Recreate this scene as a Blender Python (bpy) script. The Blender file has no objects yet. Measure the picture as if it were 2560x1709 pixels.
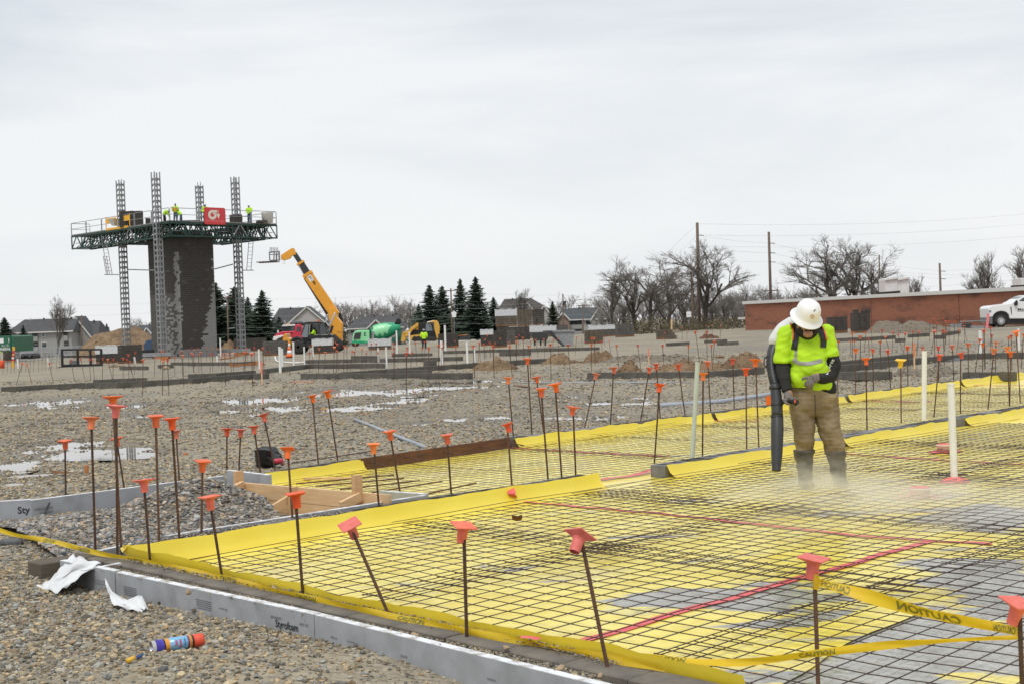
import bpy, math, random
import numpy as np
from mathutils import Vector, Matrix
random.seed(7); rng = np.random.default_rng(11)
SC = bpy.context.scene; COL = SC.collection
R_ = math.radians
# ------------------------------------------------------------------ camera
F = 3414.0; CX, CY = 1280.0, 854.5; TH = 0.037; HZ = 807.0; CAMH = 1.618
PIT = math.atan((CY-HZ)*math.cos(TH)/F)
_u0 = np.array([0, math.sin(PIT), math.cos(PIT)]); cF = np.array([0, math.cos(PIT), -math.sin(PIT)])
cR = np.array([1, 0, 0.])*math.cos(TH)-_u0*math.sin(TH); cU = _u0*math.cos(TH)+np.array([1, 0, 0.])*math.sin(TH)
cC = np.array([0, 0, CAMH])
cam = bpy.data.cameras.new('camera'); camo = bpy.data.objects.new('camera', cam); COL.objects.link(camo)
camo.matrix_world = Matrix(((cR[0], cU[0], -cF[0], 0), (cR[1], cU[1], -cF[1], 0), (cR[2], cU[2], -cF[2], CAMH), (0, 0, 0, 1)))
cam.sensor_width = 36; cam.lens = F/2560*36; cam.clip_start = 0.1; cam.clip_end = 5000
cam.dof.use_dof = True; cam.dof.focus_distance = 11.5; cam.dof.aperture_fstop = 9.0
SC.camera = camo
# ------------------------------------------------------------------ sky: overcast layer over a Nishita sky
W = bpy.data.worlds.new('World'); SC.world = W; W.use_nodes = True
nt = W.node_tree; N = nt.nodes; L = nt.links; N.clear()
SUN_EL, SUN_AZ = R_(62), R_(200)
sky = N.new('ShaderNodeTexSky'); sky.sky_type = 'NISHITA'; sky.sun_disc = False
sky.sun_elevation = SUN_EL; sky.sun_rotation = SUN_AZ
b1 = N.new('ShaderNodeBackground'); b1.inputs['Strength'].default_value = 0.08; L.new(sky.outputs[0], b1.inputs[0])
tc = N.new('ShaderNodeTexCoord'); mp = N.new('ShaderNodeMapping'); mp.inputs['Scale'].default_value = (1.2, 1.2, 5.5)
L.new(tc.outputs['Generated'], mp.inputs[0])
nz = N.new('ShaderNodeTexNoise'); nz.inputs['Scale'].default_value = 1.6; nz.inputs['Detail'].default_value = 6; nz.inputs['Roughness'].default_value = 0.55
nz.inputs['Distortion'].default_value = 0.35
L.new(mp.outputs[0], nz.inputs[0])
rp = N.new('ShaderNodeValToRGB'); L.new(nz.outputs['Fac'], rp.inputs[0])
rp.color_ramp.elements[0].position = 0.38; rp.color_ramp.elements[0].color = (0.575, 0.615, 0.655, 1)
rp.color_ramp.elements[1].position = 0.58; rp.color_ramp.elements[1].color = (0.735, 0.752, 0.766, 1)
sz_ = N.new('ShaderNodeSeparateXYZ'); L.new(tc.outputs['Generated'], sz_.inputs[0])
mr = N.new('ShaderNodeMapRange'); mr.inputs[1].default_value = 0.0; mr.inputs[2].default_value = 0.20; mr.inputs[3].default_value = 0.75; mr.inputs[4].default_value = 0.0; L.new(sz_.outputs[2], mr.inputs[0])
mc = N.new('ShaderNodeMix'); mc.data_type = 'RGBA'; L.new(mr.outputs[0], mc.inputs[0]); L.new(rp.outputs[0], mc.inputs[6]); mc.inputs[7].default_value = (.745,.75,.755,1)
b2 = N.new('ShaderNodeBackground'); b2.inputs['Strength'].default_value = 1.0; L.new(mc.outputs[2], b2.inputs[0])
mx = N.new('ShaderNodeMixShader'); mx.inputs[0].default_value = 0.93
L.new(b1.outputs[0], mx.inputs[1]); L.new(b2.outputs[0], mx.inputs[2])
wo = N.new('ShaderNodeOutputWorld'); L.new(mx.outputs[0], wo.inputs[0])
# ------------------------------------------------------------------ veiled sun
sl = bpy.data.lights.new('sun', 'SUN'); sl.energy = 1.5; sl.angle = R_(18); sl.color = (1, 0.97, 0.92)
so = bpy.data.objects.new('sun', sl); COL.objects.link(so)
sdir = Vector((math.sin(SUN_AZ)*math.cos(SUN_EL), math.cos(SUN_AZ)*math.cos(SUN_EL), math.sin(SUN_EL)))
so.rotation_euler = sdir.to_track_quat('Z', 'Y').to_euler()
SC.view_settings.view_transform = 'Standard'; SC.view_settings.look = 'None'; SC.view_settings.gamma = 1
SC.view_settings.exposure = 0.33; SC.view_settings.use_curve_mapping = False
try:
    SC.cycles.max_bounces = 6; SC.cycles.diffuse_bounces = 3; SC.cycles.transparent_max_bounces = 8
    SC.cycles.volume_step_rate = 1.0; SC.cycles.use_denoising = True; SC.cycles.volume_bounces = 3
except Exception: pass
# ------------------------------------------------------------------ pixel of the 2560x1709 photograph -> place in the world
def ray(x, y): return cF+cR*((x-CX)/F)-cU*((y-CY)/F)
def P(x, y, z=0.0):
    d = ray(x, y); return cC+d*((z-CAMH)/d[2])
def D(x, y, dep): return cC+ray(x, y)*dep
def dep(p): return float((np.asarray(p)-cC)@cF)
def PXL(p):
    q = np.asarray(p)-cC; d = q@cF; return CX+F*(q@cR)/d, CY-F*(q@cU)/d
def sm(t): t = np.clip(t, 0, 1); return t*t*(3-2*t)
def gz(X, Y):
    """large form of the ground (no small bumps)"""
    X = np.asarray(X, float); Y = np.asarray(Y, float)
    z = -0.006*np.maximum(0, np.minimum(Y, 205)-50)*sm((25-X)/30)
    return z-3.2*sm((Y-205)/45)
def G(x, y):
    z = 0.0
    for _ in range(12):
        d = ray(x, y)
        if d[2] > -1e-4: break
        p = P(x, y, z); z = float(gz(p[0], p[1]))*0.7+z*0.3
    p = P(x, y, z); return p
AXA = np.array([0.731, -0.682, 0.]); AXB = np.array([0.682, 0.731, 0.])   # the building's two axes
# ------------------------------------------------------------------ mesh builder
class MB:
    def __init__(s): s.v = []; s.f = []; s.m = []
    def add(s, vs, fs, mi=0):
        o = len(s.v); s.v.extend([tuple(map(float, p)) for p in vs])
        for f in fs: s.f.append(tuple(i+o for i in f)); s.m.append(mi)
        return s
    def box(s, c, size, mi=0, rz=0.0, M=None):
        sx, sy, sz = [k/2 for k in size]
        vs = [np.array(p) for p in ((-sx,-sy,-sz),(sx,-sy,-sz),(sx,sy,-sz),(-sx,sy,-sz),(-sx,-sy,sz),(sx,-sy,sz),(sx,sy,sz),(-sx,sy,sz))]
        if M is None:
            ca, sa = math.cos(rz), math.sin(rz); M = np.array(((ca,-sa,0),(sa,ca,0),(0,0,1)))
        return s.add([M@p+np.asarray(c, float) for p in vs], [(0,3,2,1),(4,5,6,7),(0,1,5,4),(1,2,6,5),(2,3,7,6),(3,0,4,7)], mi)
    def beam(s, p, q, w, h, mi=0, up=(0,0,1)):
        p = np.asarray(p, float); q = np.asarray(q, float); d = q-p; Ln = np.linalg.norm(d)
        if Ln < 1e-6: return s
        d /= Ln; u = np.asarray(up, float)
        if abs(d@u) > .98: u = np.array((1., 0, 0))
        a = np.cross(d, u); a /= np.linalg.norm(a); b = np.cross(a, d)
        return s.box((p+q)/2, (Ln, w, h), mi, M=np.column_stack((d, a, b)))
    def tube(s, path, rad, n=8, mi=0, caps=True, sq=1.0):
        path = [np.asarray(p, float) for p in path]; k = len(path)
        rad = [rad]*k if np.isscalar(rad) else list(rad); o = len(s.v); ref = None; vs = []; fs = []
        for i, p in enumerate(path):
            d = path[min(i+1, k-1)]-path[max(i-1, 0)]; d = d/(np.linalg.norm(d)+1e-12)
            if ref is None: ref = np.array((0, 0, 1.)) if abs(d[2]) < .9 else np.array((0, -1., 0))
            a = np.cross(d, ref); na = np.linalg.norm(a); a = a/na if na > 1e-6 else np.array((1., 0, 0)); b = np.cross(a, d); ref = b
            r = rad[i]; ra, rb = (r if np.ndim(r) else (r, r*sq))
            for j in range(n):
                t = 2*math.pi*j/n; vs.append(p+a*math.cos(t)*ra+b*math.sin(t)*rb)
        for i in range(k-1):
            for j in range(n): fs.append((i*n+j, i*n+(j+1)%n, (i+1)*n+(j+1)%n, (i+1)*n+j))
        if caps: fs.append(tuple(range(n))[::-1]); fs.append(tuple(range((k-1)*n, k*n)))
        return s.add(vs, fs, mi)
    def cyl(s, p, q, r0, r1=None, n=10, mi=0, caps=True): return s.tube([p, q], [r0, r0 if r1 is None else r1], n, mi, caps)
    def lathe(s, prof, c, n=16, mi=0, M=None, caps=True):
        vs = []; fs = []; k = len(prof); M = np.eye(3) if M is None else M
        for r, z in prof:
            for j in range(n):
                t = 2*math.pi*j/n; vs.append(M@np.array((r*math.cos(t), r*math.sin(t), z))+np.asarray(c, float))
        for i in range(k-1):
            for j in range(n): fs.append((i*n+j, i*n+(j+1)%n, (i+1)*n+(j+1)%n, (i+1)*n+j))
        if caps: fs.append(tuple(range(n))[::-1]); fs.append(tuple(range((k-1)*n, k*n)))
        return s.add(vs, fs, mi)
    def prism(s, poly, o, ax, ay, az, t0, t1, mi=0):
        """polygon (u,v) in the plane ax,ay, pushed along az from t0 to t1"""
        o, ax, ay, az = [np.asarray(k, float) for k in (o, ax, ay, az)]; n = len(poly)
        vs = [o+ax*u+ay*v+az*t0 for u, v in poly]+[o+ax*u+ay*v+az*t1 for u, v in poly]
        fs = [tuple(range(n))[::-1], tuple(range(n, 2*n))]+[(i, (i+1) % n, n+(i+1) % n, n+i) for i in range(n)]
        return s.add(vs, fs, mi)
    def grid(s, fn, nu, nv, mi=0):
        vs = [fn(i/nu, j/nv) for j in range(nv+1) for i in range(nu+1)]
        fs = [(j*(nu+1)+i, j*(nu+1)+i+1, (j+1)*(nu+1)+i+1, (j+1)*(nu+1)+i) for j in range(nv) for i in range(nu)]
        return s.add(vs, fs, mi)
    def mesh(s, name, mats=(), smooth=False):
        me = bpy.data.meshes.new(name); me.from_pydata(s.v, [], s.f)
        for m in mats: me.materials.append(m)
        if len(mats) > 1: me.polygons.foreach_set('material_index', s.m)
        if smooth: me.polygons.foreach_set('use_smooth', [True]*len(s.f))
        me.update(); return me
    def build(s, name, mat, parent=None, smooth=False, loc=None):
        mats = mat if isinstance(mat, (list, tuple)) else [mat]
        return link(name, s.mesh(name, mats, smooth), parent, loc)
def link(name, data, parent=None, loc=None, rot=None, scale=None):
    o = bpy.data.objects.new(name, data); COL.objects.link(o)
    if parent is not None: o.parent = parent
    if loc is not None: o.location = tuple(loc)
    if rot is not None: o.rotation_euler = rot
    if scale is not None: o.scale = scale
    return o
def tag(o, label, cat, group=None, kind=None):
    o['label'] = label; o['category'] = cat; o['kind'] = o.get('kind', 'thing')
    if group: o['group'] = group
    if kind: o['kind'] = kind
    return o
def thing(name, label, cat, loc=(0, 0, 0), rz=0.0, group=None):
    return tag(link(name, None, None, loc, (0, 0, rz)), label, cat, group)
def structure(o, kind='structure'): o['kind'] = kind; return o
def ordinal(n):
    w = ['first','second','third','fourth','fifth','sixth','seventh','eighth','ninth','tenth','eleventh','twelfth','thirteenth','fourteenth','fifteenth','sixteenth','seventeenth','eighteenth','nineteenth']
    if n <= 19: return w[n-1]
    t = ['twenty','thirty','forty','fifty','sixty','seventy','eighty','ninety'][n//10-2]
    return (t[:-1]+'ieth') if n % 10 == 0 else t+'-'+w[n % 10-1]
def bezsm(pts, n):
    """Catmull-Rom through pts"""
    pts = [np.asarray(p, float) for p in pts]; q = [2*pts[0]-pts[1]]+pts+[2*pts[-1]-pts[-2]]; out = []
    for i in range(1, len(q)-2):
        for k in range(n):
            t = k/n; a, b, c, d = q[i-1], q[i], q[i+1], q[i+2]
            out.append(.5*((2*b)+(c-a)*t+(2*a-5*b+4*c-d)*t*t+(3*b-a-3*c+d)*t**3))
    out.append(pts[-1]); return out
_txt = {}
def text2d(s, bold=False):
    """flat outline mesh of a word: vertices (x,y), faces; height of a capital about 0.7"""
    if s in _txt: return _txt[s]
    cu = bpy.data.curves.new('t', 'FONT'); cu.body = s; cu.resolution_u = 3
    if bold: cu.offset = 0.018
    o = bpy.data.objects.new('t', cu); COL.objects.link(o)
    dg = bpy.context.evaluated_depsgraph_get(); me = bpy.data.meshes.new_from_object(o.evaluated_get(dg))
    vs = [(v.co.x, v.co.y) for v in me.vertices]; fs = [tuple(p.vertices) for p in me.polygons]
    bpy.data.objects.remove(o); bpy.data.meshes.remove(me); bpy.data.curves.remove(cu)
    _txt[s] = (vs, fs); return _txt[s]
def lettering(name, s, mat, o, ax, ay, width, height=None, parent=None, lift=0.0, bold=False):
    """word s starting at o along ax, upright along ay, scaled to width (and height)"""
    vs, fs = text2d(s, bold); x1 = max(v[0] for v in vs); x0 = min(v[0] for v in vs); y0 = min(v[1] for v in vs); y1 = max(v[1] for v in vs)
    kx = width/(x1-x0); ky = kx if height is None else height/(y1-y0)
    o, ax, ay = [np.asarray(k, float) for k in (o, ax, ay)]; nn = np.cross(ax, ay)
    mb = MB().add([o+ax*(v[0]-x0)*kx+ay*(v[1]-y0)*ky+nn*lift for v in vs], fs)
    return mb.build(name, mat, parent)
# ------------------------------------------------------------------ materials
MT = {}
def mat(name, c, rough=0.6, c2=None, scale=8.0, metal=0.0, bump=0.0, bscale=None, spec=0.5, detail=4.0, coord='Object', lo=.35, hi=.65, stretch=None, alpha=None, trans=0.0, coat=0.0):
    m = bpy.data.materials.new(name); m.use_nodes = True; t = m.node_tree; b = t.nodes['Principled BSDF']; MT[name] = m
    b.inputs['Base Color'].default_value = (*c, 1); b.inputs['Roughness'].default_value = rough; b.inputs['Metallic'].default_value = metal
    b.inputs['Specular IOR Level'].default_value = spec; m.diffuse_color = (*c, 1)
    if coat: b.inputs['Coat Weight'].default_value = coat; b.inputs['Coat Roughness'].default_value = .1
    if trans: b.inputs['Transmission Weight'].default_value = trans
    if alpha is not None: b.inputs['Alpha'].default_value = alpha
    if c2 is not None or bump:
        tc = t.nodes.new('ShaderNodeTexCoord'); src = tc.outputs[coord]
        if stretch:
            mp = t.nodes.new('ShaderNodeMapping'); mp.inputs['Scale'].default_value = stretch; t.links.new(src, mp.inputs[0]); src = mp.outputs[0]
        nz = t.nodes.new('ShaderNodeTexNoise'); nz.inputs['Scale'].default_value = scale; nz.inputs['Detail'].default_value = detail; nz.inputs['Roughness'].default_value = .6
        t.links.new(src, nz.inputs[0])
        if c2 is not None:
            r = t.nodes.new('ShaderNodeValToRGB'); t.links.new(nz.outputs['Fac'], r.inputs[0])
            r.color_ramp.elements[0].position = lo; r.color_ramp.elements[0].color = (*c, 1)
            r.color_ramp.elements[1].position = hi; r.color_ramp.elements[1].color = (*c2, 1)
            t.links.new(r.outputs[0], b.inputs['Base Color'])
        if bump:
            bn = t.nodes.new('ShaderNodeBump'); bn.inputs['Strength'].default_value = bump; bn.inputs['Distance'].default_value = .02
            if bscale:
                n2 = t.nodes.new('ShaderNodeTexNoise'); n2.inputs['Scale'].default_value = bscale; n2.inputs['Detail'].default_value = 3; t.links.new(src, n2.inputs[0]); t.links.new(n2.outputs['Fac'], bn.inputs['Height'])
            else: t.links.new(nz.outputs['Fac'], bn.inputs['Height'])
            t.links.new(bn.outputs[0], b.inputs['Normal'])
    return m
def translucent(name, c, k=.4):
    """lets light through thin plastic"""
    t = MT[name].node_tree; tr = t.nodes.new('ShaderNodeBsdfTranslucent'); tr.inputs[0].default_value = (*c, 1); mx_ = t.nodes.new('ShaderNodeMixShader'); mx_.inputs[0].default_value = k
    t.links.new(t.nodes['Principled BSDF'].outputs[0], mx_.inputs[1]); t.links.new(tr.outputs[0], mx_.inputs[2]); t.links.new(mx_.outputs[0], t.nodes['Material Output'].inputs['Surface'])
mat('rebar', (.045,.034,.028), .65, (.13,.06,.03), 14, metal=.35, bump=.3, bscale=160)
mat('rebar_rust', (.16,.07,.035), .75, (.07,.045,.035), 18, bump=.3, bscale=160)
mat('wire', (.034,.025,.021), .6, (.075,.04,.026), 6, metal=.2)
mat('cap_orange', (.80,.165,.055), .55, (.70,.13,.045), 9)
mat('cap_red', (.78,.10,.05), .55, (.66,.09,.045), 9)
mat('cap_coral', (.79,.19,.14), .6, (.70,.14,.10), 25)
mat('cap_pale', (.82,.25,.10), .6, (.75,.20,.09), 9)
mat('cap_yellow', (.82,.50,.03), .55)
for k_ in ('orange', 'red', 'coral', 'pale'):            # every cap weathered a little differently
    t = MT['cap_'+k_].node_tree; oi = t.nodes.new('ShaderNodeObjectInfo'); hs = t.nodes.new('ShaderNodeHueSaturation'); b_ = t.nodes['Principled BSDF']; sk = b_.inputs['Base Color'].links[0].from_socket
    for nm_, a_, c_ in (('Value', .84, 1.08), ('Saturation', .94, 1.06), ('Hue', .492, .506)):
        mr_ = t.nodes.new('ShaderNodeMapRange'); mr_.inputs[3].default_value = a_; mr_.inputs[4].default_value = c_; t.links.new(oi.outputs['Random'], mr_.inputs[0]); t.links.new(mr_.outputs[0], hs.inputs[nm_])
    t.links.new(sk, hs.inputs['Color']); t.links.new(hs.outputs[0], b_.inputs['Base Color'])
mat('pvc', (.80,.80,.77), .35, (.70,.69,.65), 5, lo=.3, hi=.8)
mat('pvc_grey', (.36,.39,.43), .4, (.29,.31,.35), 4)
mat('conduit_green', (.50,.56,.50), .4, (.43,.48,.43), 5)
mat('cmu', (.112,.102,.087), .9, (.076,.070,.061), 3.5, bump=.25, bscale=60)
mat('cmu_b', (.092,.085,.073), .9, (.13,.12,.103), 4.5, bump=.25, bscale=60)
mat('cmu_dusty', (.20,.175,.14), .95, (.11,.10,.088), 5, bump=.4, bscale=40, detail=8)
mat('cmu_tan', (.125,.10,.074), .9, (.092,.076,.057), 3, bump=.2, bscale=50)
mat('cmu_wet', (.040,.034,.029), .75, (.058,.050,.043), 3, bump=.2, bscale=50)
mat('cmu_dry', (.29,.285,.278), .9, (.23,.226,.22), 3, bump=.2, bscale=50)
mat('cmu_mid', (.115,.108,.10), .9, (.085,.078,.071), 3, bump=.2, bscale=50)
mat('mortar', (.21,.20,.19), .95, (.16,.153,.145), 5)
mat('grout', (.20,.20,.205), .55, (.11,.11,.112), 7, bump=.5, bscale=30, lo=.3, hi=.7)
mat('foam', (.36,.375,.40), .75, (.22,.222,.225), 4.5, lo=.42, hi=.80, detail=9, bump=.05, bscale=200)
mat('foam_white', (.74,.76,.79), .85, (.36,.335,.29), 13, lo=.46, hi=.66, detail=9)
mat('ink', (.025,.025,.028), .7)
mat('ink_faint', (.10,.10,.105), .8)
mat('tape_yellow', (.83,.60,.03), .35, (.78,.53,.03), 4, bump=.15, bscale=20)
mat('tape_ink', (.16,.17,.035), .5)
mat('tape_red', (.72,.055,.07), .35, (.80,.12,.12), 6, bump=.2, bscale=18)
mat('membrane_flap', (.92,.76,.09), .30, (.90,.71,.06), 1.5, bump=.35, bscale=5)
translucent('tape_yellow', (.86,.60,.02)); translucent('membrane_flap', (.92,.68,.03), .22)
mat('wood_new', (.74,.51,.29), .7, (.62,.39,.19), 5, stretch=(1,1,9), lo=.3, hi=.7)
mat('wood_form', (.17,.062,.026), .7, (.075,.033,.02), 4, stretch=(1,1,6), lo=.3, hi=.65, bump=.2)
mat('wood_old', (.32,.17,.07), .8, (.22,.11,.05), 5)
mat('wood_orange', (.50,.20,.07), .8, (.36,.14,.05), 6)
mat('paint_mark', (.85,.20,.12), .6)
mat('black_plastic', (.014,.014,.015), .5, bump=.4, bscale=12)
mat('black', (.012,.012,.013), .55)
mat('dark', (.035,.036,.038), .6)
mat('rubber', (.018,.017,.017), .8, (.05,.045,.04), 6)
mat('white_poly', (.70,.71,.72), .6, (.62,.63,.64), 3, bump=.3, bscale=9)
mat('galv', (.33,.34,.345), .5, (.22,.23,.235), 7, metal=.2)
mat('steel_grey', (.22,.225,.23), .5, (.16,.165,.17), 6, metal=.4)
mat('green_steel', (.018,.062,.045), .5, (.012,.035,.028), 3, metal=.1)
mat('deck', (.27,.265,.25), .8, (.19,.185,.175), 2)
mat('jcb_yellow', (.80,.36,.02), .4, (.70,.29,.015), 3, lo=.3, hi=.8, coat=.2)
mat('cat_yellow', (.70,.40,.06), .45, (.60,.33,.05), 3)
mat('deck_yellow', (.80,.42,.03), .5)
mat('red_paint', (.62,.035,.075), .35, (.55,.03,.06), 2, coat=.3)
mat('red_sign', (.66,.05,.055), .5, (.58,.045,.05), 5)
mat('sign_cream', (.74,.68,.58), .6)
mat('sign_pink', (.85,.45,.42), .6)
mat('truck_green', (.02,.36,.17), .4, (.015,.30,.14), 2, coat=.2)
mat('truck_mint', (.28,.68,.36), .4, coat=.2)
mat('truck_dark_green', (.015,.12,.07), .45)
mat('container_green', (.025,.14,.075), .55, (.02,.11,.06), 3)
mat('white_paint', (.80,.80,.80), .3, coat=.4)
mat('dirty_white', (.72,.71,.67), .6, (.62,.61,.57), 4)
mat('chrome', (.6,.6,.62), .2, metal=1.0)
mat('glass', (.035,.045,.05), .06, spec=.8)
mat('glass_sky', (.16,.20,.22), .08, spec=.8)
mat('hivis', (.46,.74,.012), .75, (.38,.63,.012), 5, bump=.35, bscale=7)
mat('hivis_far', (.50,.85,.03), .8)
mat('reflective', (.33,.33,.32), .45, (.26,.26,.255), 10)
mat('orange_cloth', (.85,.16,.05), .7)
mat('khaki', (.33,.255,.155), .85, (.19,.14,.08), 3.5, bump=.8, bscale=11, lo=.35, hi=.62, detail=7)  # darker blotches paint fold shading and wet stains into the cloth
mat('black_cloth', (.012,.012,.013), .9, (.022,.022,.023), 9, bump=.35, bscale=10)
mat('denim', (.06,.10,.17), .9)
mat('glove', (.13,.115,.105), .8, (.19,.17,.155), 20)
mat('glove_dark', (.03,.028,.028), .8)
mat('skin', (.36,.19,.12), .6, (.40,.22,.15), 20)
mat('skin_dark', (.09,.05,.035), .6)
mat('hair', (.02,.014,.01), .8)
mat('hat_white', (.80,.80,.80), .35, (.74,.73,.71), 9, lo=.5, hi=.75)
mat('boot', (.060,.052,.042), .6, (.11,.098,.08), 8, bump=.4, bscale=10)
mat('blower_black', (.022,.023,.025), .45, (.035,.036,.038), 6)
mat('dirt', (.25,.17,.10), 1, (.15,.098,.058), 1.4, bump=1.0, bscale=7, lo=.38, hi=.62, detail=10)
mat('unit_white', (.72,.75,.73), .6, (.64,.67,.65), 3)
mat('alloy', (.62,.63,.64), .35, metal=.2)
mat('gravel_pile', (.25,.21,.16), 1, (.13,.112,.09), 26, bump=1.0, bscale=30, detail=6, lo=.4, hi=.6)
mat('rock', (.40,.30,.19), .9, (.30,.22,.14), 5, bump=.3)
mat('mortar_dark', (.085,.088,.092), .8, (.13,.133,.138), 8, bump=.6, bscale=14)
mat('wrap', (.50,.51,.52), .22, (.66,.67,.68), 7, bump=.6, bscale=9, lo=.4, hi=.6)
mat('shingle', (.062,.062,.066), .9, (.085,.085,.09), 1.2, detail=6)
mat('shingle_blue', (.055,.065,.072), .9, (.075,.085,.092), 1.2, detail=6)
mat('shingle_brown', (.088,.078,.072), .9, (.07,.063,.058), 1.2, detail=6)
mat('siding', (.44,.42,.39), .8, (.38,.36,.335), 1.5, stretch=(.2,.2,12))
mat('siding_grey', (.33,.325,.31), .8, (.28,.275,.265), 1.5, stretch=(.2,.2,12))
mat('house_brick', (.27,.19,.15), .9, (.21,.15,.12), 6)
mat('trim_white', (.62,.61,.58), .6)
mat('brick_red', (.27,.078,.036), .9)
mat('bark', (.105,.092,.082), .95, (.075,.065,.058), 4)
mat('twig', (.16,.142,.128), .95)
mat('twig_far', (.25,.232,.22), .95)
mat('needle', (.026,.044,.030), .8, (.055,.082,.048), 1.2, detail=8)
mat('needle_b', (.040,.050,.020), .8, (.028,.042,.018), 3)
mat('shrub', (.11,.10,.05), .9, (.145,.115,.075), 2)
mat('pole_wood', (.12,.085,.065), .9, (.17,.12,.09), 3)
mat('cable', (.40,.41,.42), .7)
mat('cone_orange', (.85,.15,.03), .5)
mat('fence_metal', (.42,.44,.46), .5, metal=.3)
# ================================================================== GROUND
def dline(p, q, X, Y):
    """signed distance of (X,Y) from the line p->q (positive on its left)"""
    dx, dy = q[0]-p[0], q[1]-p[1]; n = math.hypot(dx, dy); return (dx*(Y-p[1])-dy*(X-p[0]))/n
FO = [P(150,1402,.13), P(289,1430,.13), P(868,1553,.13), P(1500,1706,.13), P(2000,1836,.13)]   # outer top edge of the front foam line
C0 = P(310,1372,.12)                                            # inner corner of the front room
W1 = [C0, P(1030,1258,.12), P(1490,1187,.12), P(1660,1163,.12), P(2560,1018,.12), P(3100,944,.12)]
BK = [P(640,1188,.12), P(898,1150,.12), P(1275,1096,.12), P(1900,1017,.12), P(2560,930,.12), P(3100,862,.12)]
LF = [P(-260,1276,.2), P(0,1250,.2), P(560,1187,.2)]            # top edge of the left foam line
FD = np.array((math.cos(R_(-49.5)), math.sin(R_(-49.5)), 0)); BD = np.array((math.cos(R_(45)), math.sin(R_(45)), 0))
AD = np.array((math.cos(R_(-46.5)), math.sin(R_(-46.5)), 0))
# puddles: centre, half width, half height in the photograph
PUD = [(150,1005,85,8),(325,1014,75,6),(160,1112,75,11),(235,1104,45,6),(290,1126,70,6),(215,1133,60,7),(345,1122,40,4),(25,1163,55,10),(110,1060,40,6),(60,1068,40,5),(640,1006,85,10),(615,1022,60,9),(700,1018,80,8),(735,1037,70,7),(640,1036,40,5),
       (880,1022,90,8),(960,978,140,9),(1000,1003,80,5),(1040,1061,42,6),(1145,1050,36,4),(1250,1044,40,4),(1120,956,110,3),(1440,991,38,4),(1500,1006,25,3),(1590,1008,32,4),(1590,996,25,3),
       (1450,1048,80,6),(280,1140,90,5),(870,985,50,4),(60,1210,50,5),(120,1190,60,4),(1150,968,60,3),(330,1040,40,4)]
PW = []
for (x, y, a, b) in PUD:
    c = P(x, y, 0); e = P(x+a, y, 0); n = P(x, y-b, 0); s = P(x, y+b, 0)
    PW.append((c[0], (n[1]+s[1])/2, abs(e[0]-c[0]), (n[1]-s[1])/2, math.atan2(n[0]-s[0], n[1]-s[1])))
_k = rng.normal(size=(26, 2)); _k = _k/np.linalg.norm(_k, axis=1)[:, None]*rng.uniform(.5, 7.0, 26)[:, None]; _ph = rng.uniform(0, 6.28, 26); _am = 1/np.linalg.norm(_k, axis=1)**.8
def bumps(X, Y):
    z = np.zeros_like(X)
    for k, p, a in zip(_k, _ph, _am): z = z+a*np.sin(k[0]*X+k[1]*Y+p)
    return z/np.sqrt((_am**2).sum()/2)
_k2 = rng.normal(size=(22, 2)); _k2 = _k2/np.linalg.norm(_k2, axis=1)[:, None]*rng.uniform(4, 17, 22)[:, None]; _p2 = rng.uniform(0, 6.28, 22)
def bumps2(X, Y):
    z = np.zeros_like(X)
    for k, p in zip(_k2, _p2): z = z+np.sin(k[0]*X+k[1]*Y+p)
    return z/3.3
def damp(X, Y, k=.9):
    pd = np.zeros_like(X); w = .55*bumps(X*1.7+5, Y*1.7)+.35*bumps2(X*.5, Y*.5)
    for (cx, cy, a, c, sk) in PW:
        q = ((X-cx-(Y-cy)*math.tan(sk))/a)**2+((Y-cy)/c)**2
        pd = np.maximum(pd, np.exp(-np.maximum(0, q*(1+w*.5)+w*.5)*k))
    return pd
def gfull(X, Y):
    X = np.asarray(X, float); Y = np.asarray(Y, float)
    b = bumps(X, Y)
    z = gz(X, Y)+0.016*b*sm((Y-3)/4)
    mid = (Y > 11) & (Y < 55)
    pd = damp(X, Y)
    z = np.where(mid, z+0.014+0.013*bumps2(X, Y)-0.058*pd, z)
    # foreground bank beside the foam, a little lower against the boards
    dfo = dline(FO[1], FO[2], X, Y)
    near = (dfo < 0) & (Y < 12); z = np.where(near, z+.012*bumps(X*2.5, Y*2.5), z)
    z = np.where(near, z-0.005+0.05*sm((-dfo-.1)/1.2)+.11*sm((-X-2.55)/1.0)*sm((-dfo-.05)/.5)-.05*sm((X+.9)/1.6), z)
    # slab pocket
    slab = (dline(FO[0], FO[2], X, Y) > .05) & (np.where(X < BK[2][0], dline(BK[0], BK[2], X, Y), dline(BK[2], BK[4], X, Y)) < .0) & (Y < 40) & (dline(FO[0], LF[2], X, Y) < 0)
    z = np.where(slab, np.minimum(z, -0.07), z)
    # gravel heap inside the corner pit
    hx, hy = P(560, 1190, .2)[:2]; 
    return z
ang_ = np.concatenate([np.linspace(-75, -24, 24), np.linspace(-23.6, 23.6, 420), np.linspace(24, 75, 24)])
rr = [0.6]
while rr[-1] < 2600:
    d = rr[-1]; rr.append(d+max(0.05, min(d*d*.00052, d*.05)) if d < 60 else d*1.05)
rr = np.array(rr); TA, RR = np.meshgrid(np.radians(ang_), rr)
GX = RR*np.sin(TA); GY = RR*np.cos(TA); GZ = gfull(GX, GY)
n0, n1 = GX.shape
idx = np.arange(n0*n1).reshape(n0, n1)
quads = np.stack([idx[:-1, :-1], idx[:-1, 1:], idx[1:, 1:], idx[1:, :-1]], -1).reshape(-1, 4)
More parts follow.
